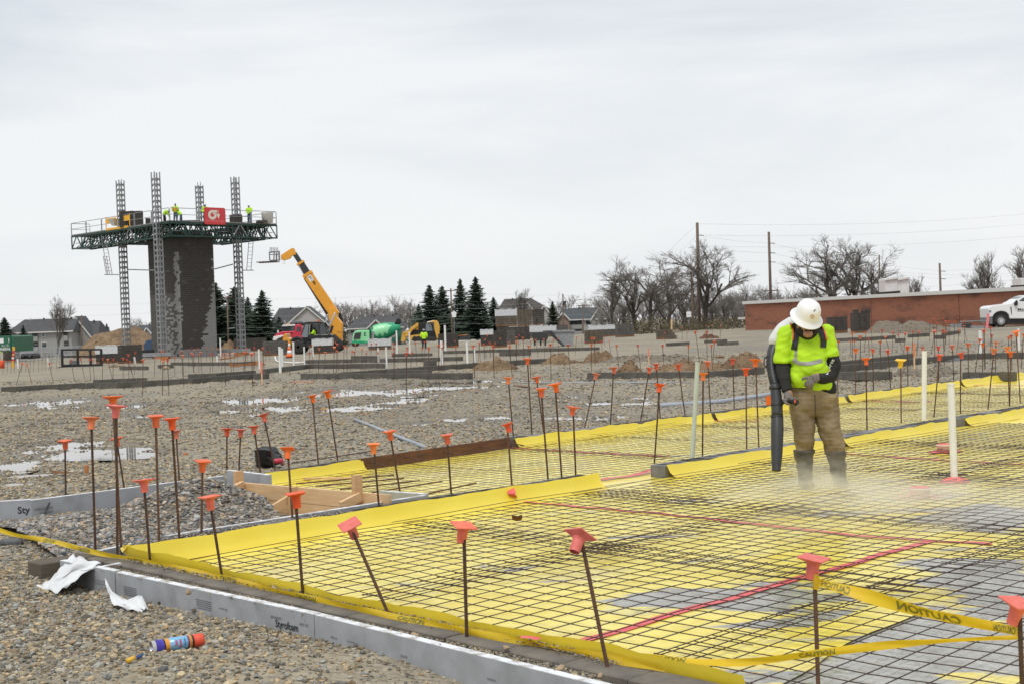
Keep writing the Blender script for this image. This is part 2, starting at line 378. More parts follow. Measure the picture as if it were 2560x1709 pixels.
def npmesh(name, co, faces, mats, smooth=True):
    me = bpy.data.meshes.new(name); co = np.ascontiguousarray(co, np.float32); k = faces.shape[1]
    me.vertices.add(len(co)); me.vertices.foreach_set('co', co.ravel())
    me.loops.add(faces.size); me.loops.foreach_set('vertex_index', faces.astype(np.int32).ravel())
    me.polygons.add(len(faces)); me.polygons.foreach_set('loop_start', np.arange(0, faces.size, k, dtype=np.int32))
    me.polygons.foreach_set('use_smooth', np.full(len(faces), smooth))
    for m in mats: me.materials.append(m)
    me.update(calc_edges=True); me.validate(); return me
def nodes(name):
    m = bpy.data.materials.new(name); m.use_nodes = True; MT[name] = m; t = m.node_tree
    def n(ty, **kw):
        x = t.nodes.new('ShaderNode'+ty)
        for k, v in kw.items():
            if k in x.inputs: x.inputs[k].default_value = v
            else: setattr(x, k, v)
        return x
    def ramp(src, *els):
        r = n('ValToRGB'); e = r.color_ramp.elements
        while len(e) < len(els): e.new(.5)
        for i, (p, c) in enumerate(els): e[i].position = p; e[i].color = (*c, 1) if len(c) == 3 else c
        t.links.new(src, r.inputs[0]); return r.outputs[0]
    def mix(f, a, b):
        x = n('Mix', data_type='RGBA')
        for s_, v in ((x.inputs[0], f), (x.inputs[6], a), (x.inputs[7], b)):
            if hasattr(v, 'is_linked'): t.links.new(v, s_)
            else: s_.default_value = v if np.isscalar(v) else (*v, 1)
        return x.outputs[2]
    return m, t, t.nodes['Principled BSDF'], n, ramp, mix
m, t, b, n, ramp, mix = nodes('ground_gravel')
geo = n('NewGeometry'); pos = geo.outputs['Position']
vo = n('TexVoronoi', Scale=26.0); vo2 = n('TexVoronoi', Scale=9.0); big = n('TexNoise', Scale=.35, Detail=5.0); fin = n('TexNoise', Scale=9.0, Detail=6.0)
for x in (vo, vo2, big, fin): t.links.new(pos, x.inputs['Vector'])
sx = n('SeparateXYZ'); t.links.new(vo.outputs['Color'], sx.inputs[0])
stone = ramp(sx.outputs[0], (0, (.085,.073,.06)), (.25, (.225,.195,.145)), (.5, (.35,.302,.215)), (.72, (.29,.28,.25)), (.9, (.45,.39,.285)), (1, (.60,.53,.42)))
sand = ramp(fin.outputs['Fac'], (.3, (.285,.24,.16)), (.7, (.41,.352,.25)))
fac = ramp(big.outputs['Fac'], (.40, (.15,.15,.15)), (.60, (1,1,1)))
colr = mix(fac, sand, stone)
wet = n('TexNoise', Scale=.55, Detail=4.0); t.links.new(pos, wet.inputs['Vector'])
wf = ramp(wet.outputs['Fac'], (.5, (0,0,0)), (.68, (.55,.55,.55)))
colr = mix(wf, colr, (.19,.158,.122))
lg = n('TexNoise', Scale=.11, Detail=6.0, Distortion=.8); mpg = n('Mapping'); mpg.inputs['Scale'].default_value = (1, .45, 1); t.links.new(pos, mpg.inputs[0]); t.links.new(mpg.outputs[0], lg.inputs['Vector'])
colr = mix(ramp(lg.outputs['Fac'], (.42, (0,0,0)), (.66, (.6,.6,.6))), colr, (.185,.165,.14)); t.links.new(colr, b.inputs['Base Color']); b.inputs['Roughness'].default_value = .9
bp = n('Bump', Strength=.8, Distance=.03); t.links.new(vo.outputs['Distance'], bp.inputs['Height']); bp.invert = True
nb_ = n('TexNoise', Scale=7.0, Detail=5.0); t.links.new(pos, nb_.inputs['Vector']); bp0 = n('Bump', Strength=.9, Distance=.08); t.links.new(nb_.outputs['Fac'], bp0.inputs['Height']); t.links.new(bp0.outputs[0], bp.inputs['Normal'])
t.links.new(bp.outputs[0], b.inputs['Normal'])
dmp = n('Attribute', attribute_name='damp'); colr2 = mix(dmp.outputs['Fac'], colr, (.105,.088,.068)); t.links.new(colr2, b.inputs['Base Color'])
t.links.new(ramp(dmp.outputs['Fac'], (0, (.9,.9,.9)), (1, (.35,.35,.35))), b.inputs['Roughness'])
# the work area falls back to soil and grass beyond the site
ground = link('ground', npmesh('ground', np.stack([GX, GY, GZ], -1).reshape(-1, 3), quads, [MT['ground_gravel']])); structure(ground)
ground.data.attributes.new('damp', 'FLOAT', 'POINT').data.foreach_set('value', (np.where((GY > 11) & (GY < 60), .95*damp(GX, GY, .40), 0)).astype(np.float32).ravel())
# ------------------------------------------------------------------ standing water
m, t, b, n, ramp, mix = nodes('puddle_water')
b.inputs['Base Color'].default_value = (.16,.14,.11,1); b.inputs['Roughness'].default_value = .03; b.inputs['IOR'].default_value = 1.45; b.inputs['Specular IOR Level'].default_value = .8
for ip, (cx, cy, a, c, sk) in enumerate(PW):
    mb = MB(); k = 40; tk = math.tan(sk)
    ring = [(cx+1.7*a*math.cos(6.2832*i/k)+tk*1.7*c*math.sin(6.2832*i/k), cy+1.7*c*math.sin(6.2832*i/k), -0.0135+.0006*ip+float(gz(cx, cy))-.008) for i in range(k)]
    mb.add(ring, [tuple(range(k))]); o = mb.build('puddle', MT['puddle_water']); structure(o)
# ------------------------------------------------------------------ loose stones
m, t, b, n, ramp, mix = nodes('stone')
at = n('Attribute', attribute_name='tint'); nz = n('TexNoise', Scale=60.0, Detail=3.0); geo = n('NewGeometry'); t.links.new(geo.outputs['Position'], nz.inputs['Vector'])
mm = n('Mix', data_type='RGBA', blend_type='MULTIPLY'); mm.inputs[0].default_value = .5
t.links.new(at.outputs['Color'], mm.inputs[6]); t.links.new(ramp(nz.outputs['Fac'], (.3, (.6,.6,.6)), (.7, (1.3,1.3,1.3))), mm.inputs[7])
t.links.new(mm.outputs[2], b.inputs['Base Color']); b.inputs['Roughness'].default_value = .8
PAL = np.array((1.20,1.165,1.02))*np.array([(.34,.275,.19),(.29,.24,.175),(.25,.21,.16),(.32,.265,.19),(.28,.275,.27),(.21,.22,.235),(.30,.29,.275),(.24,.245,.25),(.19,.185,.18),(.40,.335,.235),(.15,.135,.12),(.33,.235,.145),(.22,.19,.15),(.37,.29,.20)])
PALG = 1.15*np.array([(.25,.225,.19),(.18,.165,.145),(.27,.27,.27),(.17,.175,.185),(.33,.275,.205),(.11,.105,.10),(.38,.34,.28),(.21,.185,.15),(.30,.29,.275),(.36,.26,.17)])
ph = (1+5**.5)/2
ICO = np.array([(-1,ph,0),(1,ph,0),(-1,-ph,0),(1,-ph,0),(0,-1,ph),(0,1,ph),(0,-1,-ph),(0,1,-ph),(ph,0,-1),(ph,0,1),(-ph,0,-1),(-ph,0,1)])/1.902
ICF = np.array([(0,11,5),(0,5,1),(0,1,7),(0,7,10),(0,10,11),(1,5,9),(5,11,4),(11,10,2),(10,7,6),(7,1,8),(3,9,4),(3,4,2),(3,2,6),(3,6,8),(3,8,9),(4,9,5),(2,4,11),(6,2,10),(8,6,7),(9,8,1)])
OCT = np.array([(1,0,0),(-1,0,0),(0,1,0),(0,-1,0),(0,0,1),(0,0,-1.)]); OCF = np.array([(0,2,4),(2,1,4),(1,3,4),(3,0,4),(2,0,5),(1,2,5),(3,1,5),(0,3,5)])
def stones(name, X, Y, Z, size, pal, base=(ICO, ICF), label=None, flat=.6):
    V0, F0 = base; n = len(X); k = len(V0)
    V = V0[None]*(1+rng.normal(0, .21, (n, k, 1)))
    sc_ = np.stack([size*rng.uniform(.8, 1.35, n), size*rng.uniform(.6, 1.0, n), size*rng.uniform(flat*.7, flat*1.2, n)], -1)
    V = V*sc_[:, None]
    a = rng.uniform(0, 6.28, n); tl = rng.normal(0, .35, n); ca, sa, ct, st = np.cos(a), np.sin(a), np.cos(tl), np.sin(tl)
    x, y, z = V[..., 0], V[..., 1], V[..., 2]
    y, z = y*ct[:, None]-z*st[:, None], y*st[:, None]+z*ct[:, None]
    x, y = x*ca[:, None]-y*sa[:, None], x*sa[:, None]+y*ca[:, None]
    co = np.stack([x+X[:, None], y+Y[:, None], z+Z[:, None]], -1).reshape(-1, 3)
    fs = (F0[None]+(np.arange(n)*k)[:, None, None]).reshape(-1, 3)
    me = npmesh(name, co, fs, [MT['stone']], smooth=False)
    c = pal[rng.integers(0, len(pal), n)]*rng.uniform(.75, 1.2, (n, 1))
    c = np.clip(c*rng.choice([1, 1, 1, .62, .45, 1.15], (n, 1)), 0, .75); col = np.ones((n, k, 4), np.float32); col[..., :3] = c[:, None]
    at = me.color_attributes.new('tint', 'FLOAT_COLOR', 'POINT'); at.data.foreach_set('color', col.ravel())
    o = link(name, me); o['kind'] = 'stuff'
    if label: tag(o, label, 'gravel')
    return o
def inview(X, Y, mx=60):
    q = np.stack([X, Y, np.zeros_like(X)], -1)-cC; d = q@cF; px = CX+F*(q@cR)/d; py = CY-F*(q@cU)/d
    return (px > -mx*3) & (px < 2560+mx*3) & (py < 1709+mx*3)
# foreground, outside the foam boards
n = 125000; X = rng.uniform(-5.2, 1.2, n); Y = rng.uniform(4.3, 12.5, n)
ok = (np.minimum(dline(FO[0], FO[1], X, Y), np.minimum(dline(FO[1], FO[2], X, Y), dline(FO[2], FO[3], X, Y))) < -.015) | ((X < -3.35) & (Y > 9.2) & (dline(LF[0], LF[2], X, Y) < 0))
ok &= inview(X, Y) & (rng.uniform(0, 1, n) < .12+.88*sm((bumps(X*.8+3, Y*.8)+.9)/1.1)*(1-.75*sm((X+1.9)/1.1)*sm((7.4-Y)/.8)))
X, Y = X[ok], Y[ok]; sz = .0055+.030*rng.beta(.8, 4.8, len(X)); print('fg stones', len(X))
stones('gravel', X, Y, gfull(X, Y)+sz*.25, sz, PAL, label='loose tan and grey gravel in front of the foam boards')
# open field behind the slab
n = 190000; uu = rng.uniform(0, 1, n); Y = 1/(uu/11.5+(1-uu)/60); X = rng.uniform(-.45, .42, n)*Y
q = (dline(BK[0], BK[4], X, Y) > .12) & (X > -2.9) | ((X <= -2.9) & (dline(LF[0], LF[2], X, Y) > .05))
q &= inview(X, Y); X, Y = X[q], Y[q]; Z = gfull(X, Y); q = (Z > -.03) & (rng.uniform(0, 1, len(X)) < .3+.7*sm((bumps(X*.5, Y*.5)+1)/1.2)); X, Y, Z = X[q], Y[q], Z[q]
sz = (.012+.030*rng.beta(1.2, 3.2, len(X)))*(1+.014*np.maximum(0, Y-14)); print('field stones', len(X))
stones('gravel', X, Y, Z+sz*.1, sz, PAL*.98, (OCT, OCF), 'loose gravel spread over the open ground behind the slab')
# ================================================================== SLAB: membrane, walls, foam, mesh
def along(pl, s):
    """point at length s on a polyline (extrapolates)"""
    for i in range(len(pl)-1):
        d = np.linalg.norm((pl[i+1]-pl[i])[:2])
        if s <= d or i == len(pl)-2: return pl[i]+(pl[i+1]-pl[i])*(s/d)
        s -= d
def plen(pl): return sum(np.linalg.norm((pl[i+1]-pl[i])[:2]) for i in range(len(pl)-1))
def at_px(pl, x):
    """length along a polyline at image column x"""
    s = 0
    for i in range(len(pl)-1):
        x0, x1 = PXL(pl[i])[0], PXL(pl[i+1])[0]; d = np.linalg.norm((pl[i+1]-pl[i])[:2])
        if x <= x1 or i == len(pl)-2:
            lo, hi = -3.0, 3.0
            for _ in range(40):
                mid = (lo+hi)/2; xm = PXL(pl[i]+(pl[i+1]-pl[i])*mid)[0]
                if xm < x: lo = mid
                else: hi = mid
            return s+d*lo
        s += d
m, t, b, n, ramp, mix = nodes('membrane')
geo = n('NewGeometry'); pos = geo.outputs['Position']
n1 = n('TexNoise', Scale=1.1, Detail=4.0); n2 = n('TexNoise', Scale=1.5, Detail=6.0, Roughness=.6, Distortion=.9); n3 = n('TexNoise', Scale=5.0, Detail=4.0); n4 = n('TexNoise', Scale=.9, Detail=5.0)
for x in (n1, n3, n4): t.links.new(pos, x.inputs['Vector'])
mpw = n('Mapping'); mpw.inputs['Rotation'].default_value = (0, 0, R_(-45)); mpw.inputs['Scale'].default_value = (.55, 1.7, 1); t.links.new(pos, mpw.inputs[0]); t.links.new(mpw.outputs[0], n2.inputs['Vector'])
yel = ramp(n1.outputs['Fac'], (.3, (.86,.69,.075)), (.7, (.90,.77,.17)))
n5 = n('TexNoise', Scale=2.6, Detail=7.0, Distortion=1.5); t.links.new(pos, n5.inputs['Vector']); yel = mix(ramp(n5.outputs['Fac'], (.50, (0,0,0)), (.66, (.75,.75,.75))), yel, (.80,.60,.035))
brn = ramp(n4.outputs['Fac'], (.56, (0,0,0)), (.72, (.5,.5,.5)))
yel = mix(brn, yel, (.56,.46,.22))
at = n('Attribute', attribute_name='wet'); ad = n('Math', operation='MULTIPLY_ADD'); t.links.new(n2.outputs['Fac'], ad.inputs[0]); ad.inputs[1].default_value = 1.5; t.links.new(at.outputs['Fac'], ad.inputs[2])
wf = ramp(ad.outputs[0], (.90, (0,0,0)), (1.08, (.42,.42,.42)), (1.42, (.92,.92,.92)))
gry = ramp(n3.outputs['Fac'], (.35, (.24,.24,.24)), (.65, (.37,.37,.375)))
t.links.new(mix(wf, yel, gry), b.inputs['Base Color'])
t.links.new(ramp(wf, (0, (.22,.22,.22)), (1, (.06,.06,.06))), b.inputs['Roughness'])
bp = n('Bump', Strength=.6, Distance=.025); t.links.new(n3.outputs['Fac'], bp.inputs['Height']); t.links.new(bp.outputs[0], b.inputs['Normal'])
WETS = [(1720,1490,190,30,.55),(1900,1480,200,30,.45),(2350,1600,300,90,.66),(2480,1450,170,80,.62),(2460,1300,220,45,.45),(2350,1240,160,30,.3),(1950,1560,120,20,.3),(2330,1400,120,25,.3),(1700,1255,60,10,.2),(2200,1690,240,40,.6),(2560,1560,120,90,.55),(2050,1430,60,12,.35),(2130,1290,150,14,.2)]
WW = []
for (x, y, a, c, w) in WETS:
    p = P(x, y); e = P(x+a, y); u = P(x, y-c); WW.append((p[0], p[1], max(.12, e[0]-p[0]), max(.12, u[1]-p[1]), w))
def membrane(name, fn, nu, nv):
    mb = MB().grid(fn, nu, nv); o = mb.build(name, MT['membrane'], None, True)
    co = np.array(mb.v); w = np.zeros(len(co))
    for (cx, cy, a, c, k) in WW: w = np.maximum(w, k*np.exp(-((co[:, 0]-cx)/a)**2-((co[:, 1]-cy)/c)**2))
    o.data.attributes.new('wet', 'FLOAT', 'POINT').data.foreach_set('value', w.astype(np.float32)); return o
def wr(x, y): return .004*math.sin(5*x+3*y)+.003*math.sin(9*x-7*y+1)
LW = plen(W1)
def f1(u, v):
    p = along(W1, u*LW)+FD*(v*9.5); return (p[0], p[1], wr(p[0], p[1]))
o = membrane('vapor_membrane', f1, 130, 80); structure(o); o['label'] = 'yellow plastic membrane under the wire mesh, grey slurry on its right side'
def f3(u, v):
    a = along([P(1935,1722), P(2060,1650), P(2190,1578), P(2320,1524)], u*plen([P(1935,1722), P(2060,1650), P(2190,1578), P(2320,1524)])); c = along([P(1560,1700), P(2120,1505)], u*plen([P(1560,1700), P(2120,1505)])); p = a+(c-a)*v
    return (p[0]+.02*math.sin(u*9)*(1-v), p[1], wr(p[0], p[1])+.006+.003*(1-v)**6-.016*v**3)
mb = MB().grid(f3, 40, 14); o = mb.build('vapor_membrane', MT['membrane'], None, True); structure(o); o['label'] = 'lapped edge of yellow membrane over the grey slurry beside the right-hand dowel'
o.data.attributes.new('wet', 'FLOAT', 'POINT').data.foreach_set('value', [.12]*len(mb.v))
SH = np.array((-.14, .145, 0))                                    # step across a block wall
near0 = at_px(W1, 985)
def f2(u, v):
    a = along(W1, near0+u*(LW-near0))+SH*.15; c = along(BK, .1+u*(plen(BK)-.1)); p = a+(c-a)*v; return (p[0], p[1], wr(p[0], p[1])-.002)
o = membrane('vapor_membrane', f2, 110, 60); structure(o); o['label'] = 'yellow plastic membrane in the back bay between the block walls'
# ------------------------------------------------------------------ block walls of the slab edge
def block_mesh(name, m_, L=.392, Wd=.19, H=.19, core=True):
    mb = MB(); x, y, h = L/2, Wd/2, H; c = .006
    mb.add([(-x,-y,0),(x,-y,0),(x,y,0),(-x,y,0),(-x,-y,h-c),(x,-y,h-c),(x,y,h-c),(-x,y,h-c),(-x+c,-y+c,h),(x-c,-y+c,h),(x-c,y-c,h),(-x+c,y-c,h)],
           [(0,3,2,1),(0,1,5,4),(1,2,6,5),(2,3,7,6),(3,0,4,7),(4,5,9,8),(5,6,10,9),(6,7,11,10),(7,4,8,11)])
    if core:
        w = .035; xs = [-x+c, -x+w, -w/2*.9, w/2*.9, x-w, x-c]; ys = [-y+c, -y+w, y-w, y-c]; o = len(mb.v)
        for yy in ys:
            for xx in xs: mb.v.append((xx, yy, h))
        for j in range(3):
            for i in range(5):
                if j == 1 and i in (1, 3): continue
                mb.f.append((o+j*6+i, o+j*6+i+1, o+(j+1)*6+i+1, o+(j+1)*6+i)); mb.m.append(0)
        for i in (1, 3):
            q = [o+6+i, o+6+i+1, o+12+i+1, o+12+i]; k = len(mb.v)
            for a in q: mb.v.append((mb.v[a][0], mb.v[a][1], h-.022))
            for a in range(4): mb.f.append((q[a], q[(a+1) % 4], k+(a+1) % 4, k+a)); mb.m.append(0)
            mb.f.append((k, k+1, k+2, k+3)); mb.m.append(1)
    else: mb.f.append((8, 9, 10, 11)); mb.m.append(0)
    return mb.mesh(name, [m_, MT['grout']])
BLK = [block_mesh('block', MT['cmu']), block_mesh('block', MT['cmu_b'])]
BLS = [block_mesh('block', MT['cmu'], core=False), block_mesh('block', MT['cmu_b'], core=False)]
BLD = [block_mesh('block', MT['cmu_dusty'], core=False)]
BLT = [block_mesh('block', MT['grout']), block_mesh('block', MT['grout'], core=False)]
def block_wall(name, label, p, q, ztop, meshes=BLK, group=None, L=.4, gap=None, jit=.004):
    """a single course of blocks from p to q (world), top at ztop"""
    p = np.array(p, float); q = np.array(q, float); d = (q-p)[:2]; Ln = np.hypot(*d); a = math.atan2(d[1], d[0]); k = max(1, int(round(Ln/L)))
    th = thing(name, label, 'block wall', (p[0], p[1], ztop-.19), a, group); st = Ln/k
    for i in range(k):
        o = link('block', random.choice(meshes), th, ((i+.5)*st, random.gauss(0, jit), random.gauss(0, jit*.6)), (0, 0, random.gauss(0, .006)), (st/.4*1.0, 1, 1))
    return th
def block_run(label, pl, x0, x1, ztop, meshes):
    """a course of blocks that follows a bent edge line"""
    th = thing('slab_edge_wall', label, 'block wall'); s0, s1 = at_px(pl, x0), at_px(pl, x1); k = int(round((s1-s0)/.4)); st = (s1-s0)/k
    for i in range(k):
        p = along(pl, s0+(i+.5)*st); d = along(pl, s0+(i+.95)*st)-along(pl, s0+(i+.05)*st); a = math.atan2(d[1], d[0]); nn = np.array((-math.sin(a), math.cos(a), 0))
        link('block', random.choice(meshes), th, p+nn*(.10+random.gauss(0, .003))+np.array((0, 0, ztop-.19-p[2]+random.gauss(0, .002))), (0, 0, a+random.gauss(0, .005)), (st/.4, 1, 1))
    return th
OFFW = np.array((-.70, .71, 0))*.10
def seg(pl, x0, x1, off=OFFW): return along(pl, at_px(pl, x0))+off, along(pl, at_px(pl, x1))+off
block_run('grey block wall behind the near yellow flap, left of the doorway gap', W1, 330, 1488, .12, BLK+BLT)
block_run('grey block wall running behind the worker to the right edge', W1, 1662, 3000, .12, BLK+BLT)
block_run('short grey block wall beside the brown form plank, behind the lumber form', BK, 645, 898, .12, BLK+BLT)
block_run('long back block wall right of the brown form plank', BK, 1278, 3000, .12, BLK+BLT)
IN = [a+np.array((.145, .125, 0)) for a in FO]; IN2 = [P(x, y, .115) for x, y in ((300,1398),(600,1462),(868,1523),(1167,1589),(1500,1660),(2000,1768))]
block_wall('slab_edge_wall', 'front block wall between the foam boards and the near yellow membrane edge', IN2[0]+(IN2[0]-IN2[1])*.3, IN2[3]+(IN2[5]-IN2[3])*1.0, .115, BLD)
# sand and grit lying in the strip between the foam and the front wall
mb = MB().grid(lambda u, v: (lambda a, c: tuple(a+(c-a)*v+np.array((0, 0, .085-.13+.012*math.sin(u*40)+.008*math.sin(u*91+v*3)))))(along([k+np.array((.05,.042,0)) for k in FO], u*plen(FO)), along(IN2, u*plen(IN2))-np.array((.072,.064,0))), 120, 3)
structure(mb.build('grit_strip', MT['ground_gravel'], None, True))
n = 7000; X = []; Y = []; Z = []
for i in range(n):
    a = along(FO, random.uniform(.3, plen(FO)*.8)); k = random.random(); w = random.choice((.03, .09, .13, .15, .3, .34)); w += random.gauss(0, .02)
    X.append(a[0]+w*.75); Y.append(a[1]+w*.65); Z.append(.125 if w > .2 or w < .055 else .098)
    if (w > .2 or w < .05) and random.random() < .45: X.pop(); Y.pop(); Z.pop()
X, Y, Z = map(np.array, (X, Y, Z)); sz = .004+.012*rng.beta(1.2, 5, len(X))
stones('grit', X, Y, Z+sz*.3, sz, PAL*.9, (OCT, OCF), 'grit and small stones lying on the front wall and foam top')
# ------------------------------------------------------------------ foam boards of the front edge
def foam_board(label, p, q, ztop, h, th=.05, parent=None, top=True):
    p = np.array(p, float); q = np.array(q, float); d = q-p; d[2] = 0; Ln = np.linalg.norm(d); d /= Ln; nrm = np.array((-d[1], d[0], 0))
    t = thing('foam_board', label, 'foam board', (0, 0, 0), 0, 'grey insulation boards')
    a, c = p.copy(), q.copy(); a[2] = c[2] = ztop-h/2; mb = MB().beam(a+nrm*th/2, c+nrm*th/2, th, h); mb.build('board', MT['foam'], t)
    if top:
        a[2] = c[2] = ztop+.0015; MB().beam(a+nrm*(th/2), c+nrm*(th/2), th-.002, .003).build('top_strip', MT['foam_white'], t)  # thin strip of paler foam along the top of the grey board
    return t, p, d, nrm
b1_, p, d, nr = foam_board('short grey foam board with white fleece hanging over it, at the left corner', FO[0], FO[1]+(FO[0]-FO[1])*.02, .135, .26)
def face_text(par, s, p, d, nr, along_, ztop, w, h, mt='ink_faint', bold=False):
    o = p+d*along_-nr*.003; o[2] = ztop-h; return lettering('print', s, MT[mt], o, d, np.array((0, 0, 1.)), w, h, par, bold=bold)
face_text(b1_, 'POLYSTYRENE INSULATION', p, d, nr, .46, .06, .17, .010); face_text(b1_, 'EXTRUDED BOARD FOAM', p, d, nr, .465, .042, .17, .010); face_text(b1_, 'THERMAL', p, d, nr, .54, .018, .09, .010)
mid = FO[1]+(FO[2]-FO[1])*.88
b2_, p, d, nr = foam_board('long grey foam board with faint print, between the torn fleece and the lettered joint', FO[1], mid, .13, .27)
for k in range(5): MB().beam(p+d*.1-nr*.002+np.array((0,0,-.075-.012*k)), p+d*.26-nr*.002+np.array((0,0,-.075-.012*k)), .001, .003).build('print', MT['ink_faint'], b2_)
for k in range(5): MB().beam(p+d*(.95+.004*k)-nr*.002+np.array((0,0,-.055-.012*k)), p+d*1.12-nr*.002+np.array((0,0,-.055-.012*k)), .001, .003).build('print', MT['ink_faint'], b2_)
face_text(b2_, 'Styrofoam', p, d, nr, 1.76, .062, .21, .055, 'ink', True); face_text(b2_, 'BRAND', p, d, nr, 1.72, .078, .10, .014); face_text(b2_, 'XPS 25', p, d, nr, 1.98, .072, .08, .014); face_text(b2_, 'utility', p, d, nr, 1.2, .06, .09, .014)
b3_, p, d, nr = foam_board('grey foam board running out of the frame at the bottom centre', mid+(FO[2]-FO[1])*.003, FO[4], .128, .33)
for k in range(6): MB().beam(p+d*-.0+d*.02-nr*.002+np.array((0,0,-.06-.012*k)), p+d*.0+d*.0-nr*.002+np.array((0,0,-.06-.012*k)), .001, .003)
for s, a in (('fire', .15), ('warning', .3), ('combustible', .75), ('insulation', 1.4)): face_text(b3_, s, p, d, nr, a, .045, .06, .014)
# the block that closes the corner, and a white fleece draped over the board
o = link('corner_block', block_mesh('block', MT['cmu_tan'], .40, .195, .24, False), None, P(130, 1440, .02)+np.array((.03,.13,-.14)), (0, 0, R_(44))); tag(o, 'brown block standing at the left end of the front foam board', 'block')
MB().beam(P(300,1406,.13), P(205,1425,.13), .03, .006).build('x', MT['foam_white']).name = 'foam_strip'
tag(bpy.data.objects['foam_strip'], 'thin white foam strip lying between the corner block and the front wall', 'foam strip')
def cloth(name, label, pts_rows, mt='white_poly', cat='fleece', sub=5):
    """sheet through rows of control points"""
    rows = [bezsm(r, sub) for r in pts_rows]; cols = [bezsm([r[i] for r in rows], sub) for i in range(len(rows[0]))]
    nu, nv = len(cols)-1, len(cols[0])-1
    mb = MB().grid(lambda u, v: tuple(cols[int(round(u*nu))][int(round(v*nv))]+np.array((0, -.012*math.sin(u*13+3*math.sin(v*5)), .010*math.sin(u*17+v*6)+.006*math.sin(v*23)))+np.array((random.gauss(0,.001), random.gauss(0,.001), random.gauss(0,.0015)))), nu, nv)
    o = mb.build(name, MT[mt], None, True); tag(o, label, cat); md = o.modifiers.new('s', 'SOLIDIFY'); md.thickness = .003; return o
cloth('fleece_sheet', 'white fleece draped over the left end of the front foam board', [
    [P(253,1408,.14), P(213,1396,.155), P(190,1388,.165), P(176,1386,.15)],
    [P(246,1412,.14), P(200,1408,.16), P(165,1420,.10)-np.array((.02,.03,0)), P(150,1432,.06)-np.array((.02,.04,0))],
    [P(216,1432,.11)-np.array((.03,.04,0)), P(180,1440,.07)-np.array((.03,.05,0)), P(150,1450,.05)-np.array((.03,.06,0)), P(128,1456,.03)-np.array((.03,.07,0))],
    [P(185,1462,.04)-np.array((.03,.06,0)), P(160,1470,.03)-np.array((.03,.07,0)), P(130,1466,.02)-np.array((.03,.07,0)), P(92,1460,.03)-np.array((.03,.07,0))]])
cloth('fleece_strip', 'torn strip of white fleece below the joint of the front foam boards', [
    [P(273,1443,.10)-np.array((.02,.02,0)), P(296,1470,.05)-np.array((.03,.03,0)), P(330,1494,.02)-np.array((.04,.04,0)), P(366,1484,.05)-np.array((.04,.04,0)), P(392,1512,.01)-np.array((.04,.04,0))],
    [P(275,1455,.08)-np.array((.02,.02,0)), P(292,1484,.03)-np.array((.03,.03,0)), P(328,1505,.01)-np.array((.04,.04,0)), P(360,1508,.01)-np.array((.05,.05,0)), P(388,1520,.0)-np.array((.05,.05,0))],
    [P(280,1466,.06)-np.array((.02,.02,0)), P(300,1496,.02)-np.array((.04,.04,0)), P(330,1512,.0)-np.array((.05,.05,0)), P(358,1514,.0)-np.array((.06,.06,0)), P(384,1524,-.01)-np.array((.06,.06,0))]], sub=3)
# ------------------------------------------------------------------ left foam line and inner white foam line
q1 = P(77, 1248, .2); lf, p, d, nr = foam_board('grey foam board at the left edge, marked with large letters', P(-260,1270,.2), q1, .2, .42)
face_text(lf, 'Sty', p, d, nr, np.linalg.norm((q1-p)[:2])-.115, .145, .105, .08, 'ink', True)
lf2, p, d, nr = foam_board('long grey foam board behind the gravel heap', P(78,1250,.195), P(562,1189,.195), .195, .42)
face_text(lf2, 'INSULATION', p, d, nr, .03, .12, .17, .02); face_text(lf2, 'extruded', p, d, nr, .08, .085, .12, .02)
MB().add([tuple(p+d*.10-nr*.003+np.array((0,0,-.14))), tuple(p+d*.17-nr*.0035+np.array((0,0,-.03))), tuple(p+d*.18-nr*.0035+np.array((0,0,-.04))), tuple(p+d*.13-nr*.0035+np.array((0,0,-.15)))], [(0,1,2,3)]).build('smear', MT['mortar_dark'], lf2)
foam_board('upright grey foam board at the corner of the lumber form', P(566,1170,.26), P(668,1192,.22), .24, .36)
foam_board('white-topped foam board along the near side of the gravel heap and lumber form', P(422,1338,.12)+np.array((-.0,.0,0)), P(1066,1237,.12), .118, .2)
foam_board('short grey foam board closing the right end of the lumber form', P(948,1226,.12), P(1062,1234,.12), .118, .2)
foam_board('short foam offcut lying left of the yellow corner', P(255,1372,.08), P(345,1352,.08), .07, .10)
# ------------------------------------------------------------------ gravel heap in the corner pit
HP = [P(60,1345,.0), P(420,1330,.0), P(690,1290,.0), P(640,1250,.0), P(520,1210,.05), P(130,1290,.0)]
hc = P(500,1258,.10)
def heap(X, Y):
    a = dline(LF[0], LF[2], X, Y); d1 = np.hypot((X-hc[0])/1.0, (Y-hc[1])/1.0); z = .30*np.exp(-(d1/.54)**2)+.10*np.exp(-((X-hc[0]+.9)**2+(Y-hc[1]+1.0)**2)/.7)
    return np.maximum(z+.005+.012*bumps(X*3, Y*3), .004)
hA = P(200,1240,.0); hmb = MB()
def hfn(u, v):
    a = along([P(-40,1322,-.05), P(562,1200,-.05)], u*plen([P(-40,1322,-.05), P(562,1200,-.05)])); c = along([P(180,1410,0), P(420,1350,0), P(700,1300,0)], u*plen([P(180,1410,0), P(420,1350,0), P(700,1300,0)])); p = a+(c-a)*v
    return (p[0], p[1], float(heap(p[0], p[1])))
hmb.grid(hfn, 60, 40); hp = hmb.build('gravel_heap', MT['gravel_pile'], None, True); tag(hp, 'heap of clean grey gravel inside the foam corner pit', 'gravel heap')
n = 11000; U = rng.uniform(0, 1, n); V = rng.uniform(0, 1, n); pts = np.array([hfn(u, v) for u, v in zip(U, V)]); sz = .010+.022*rng.beta(1.2, 3.0, n)
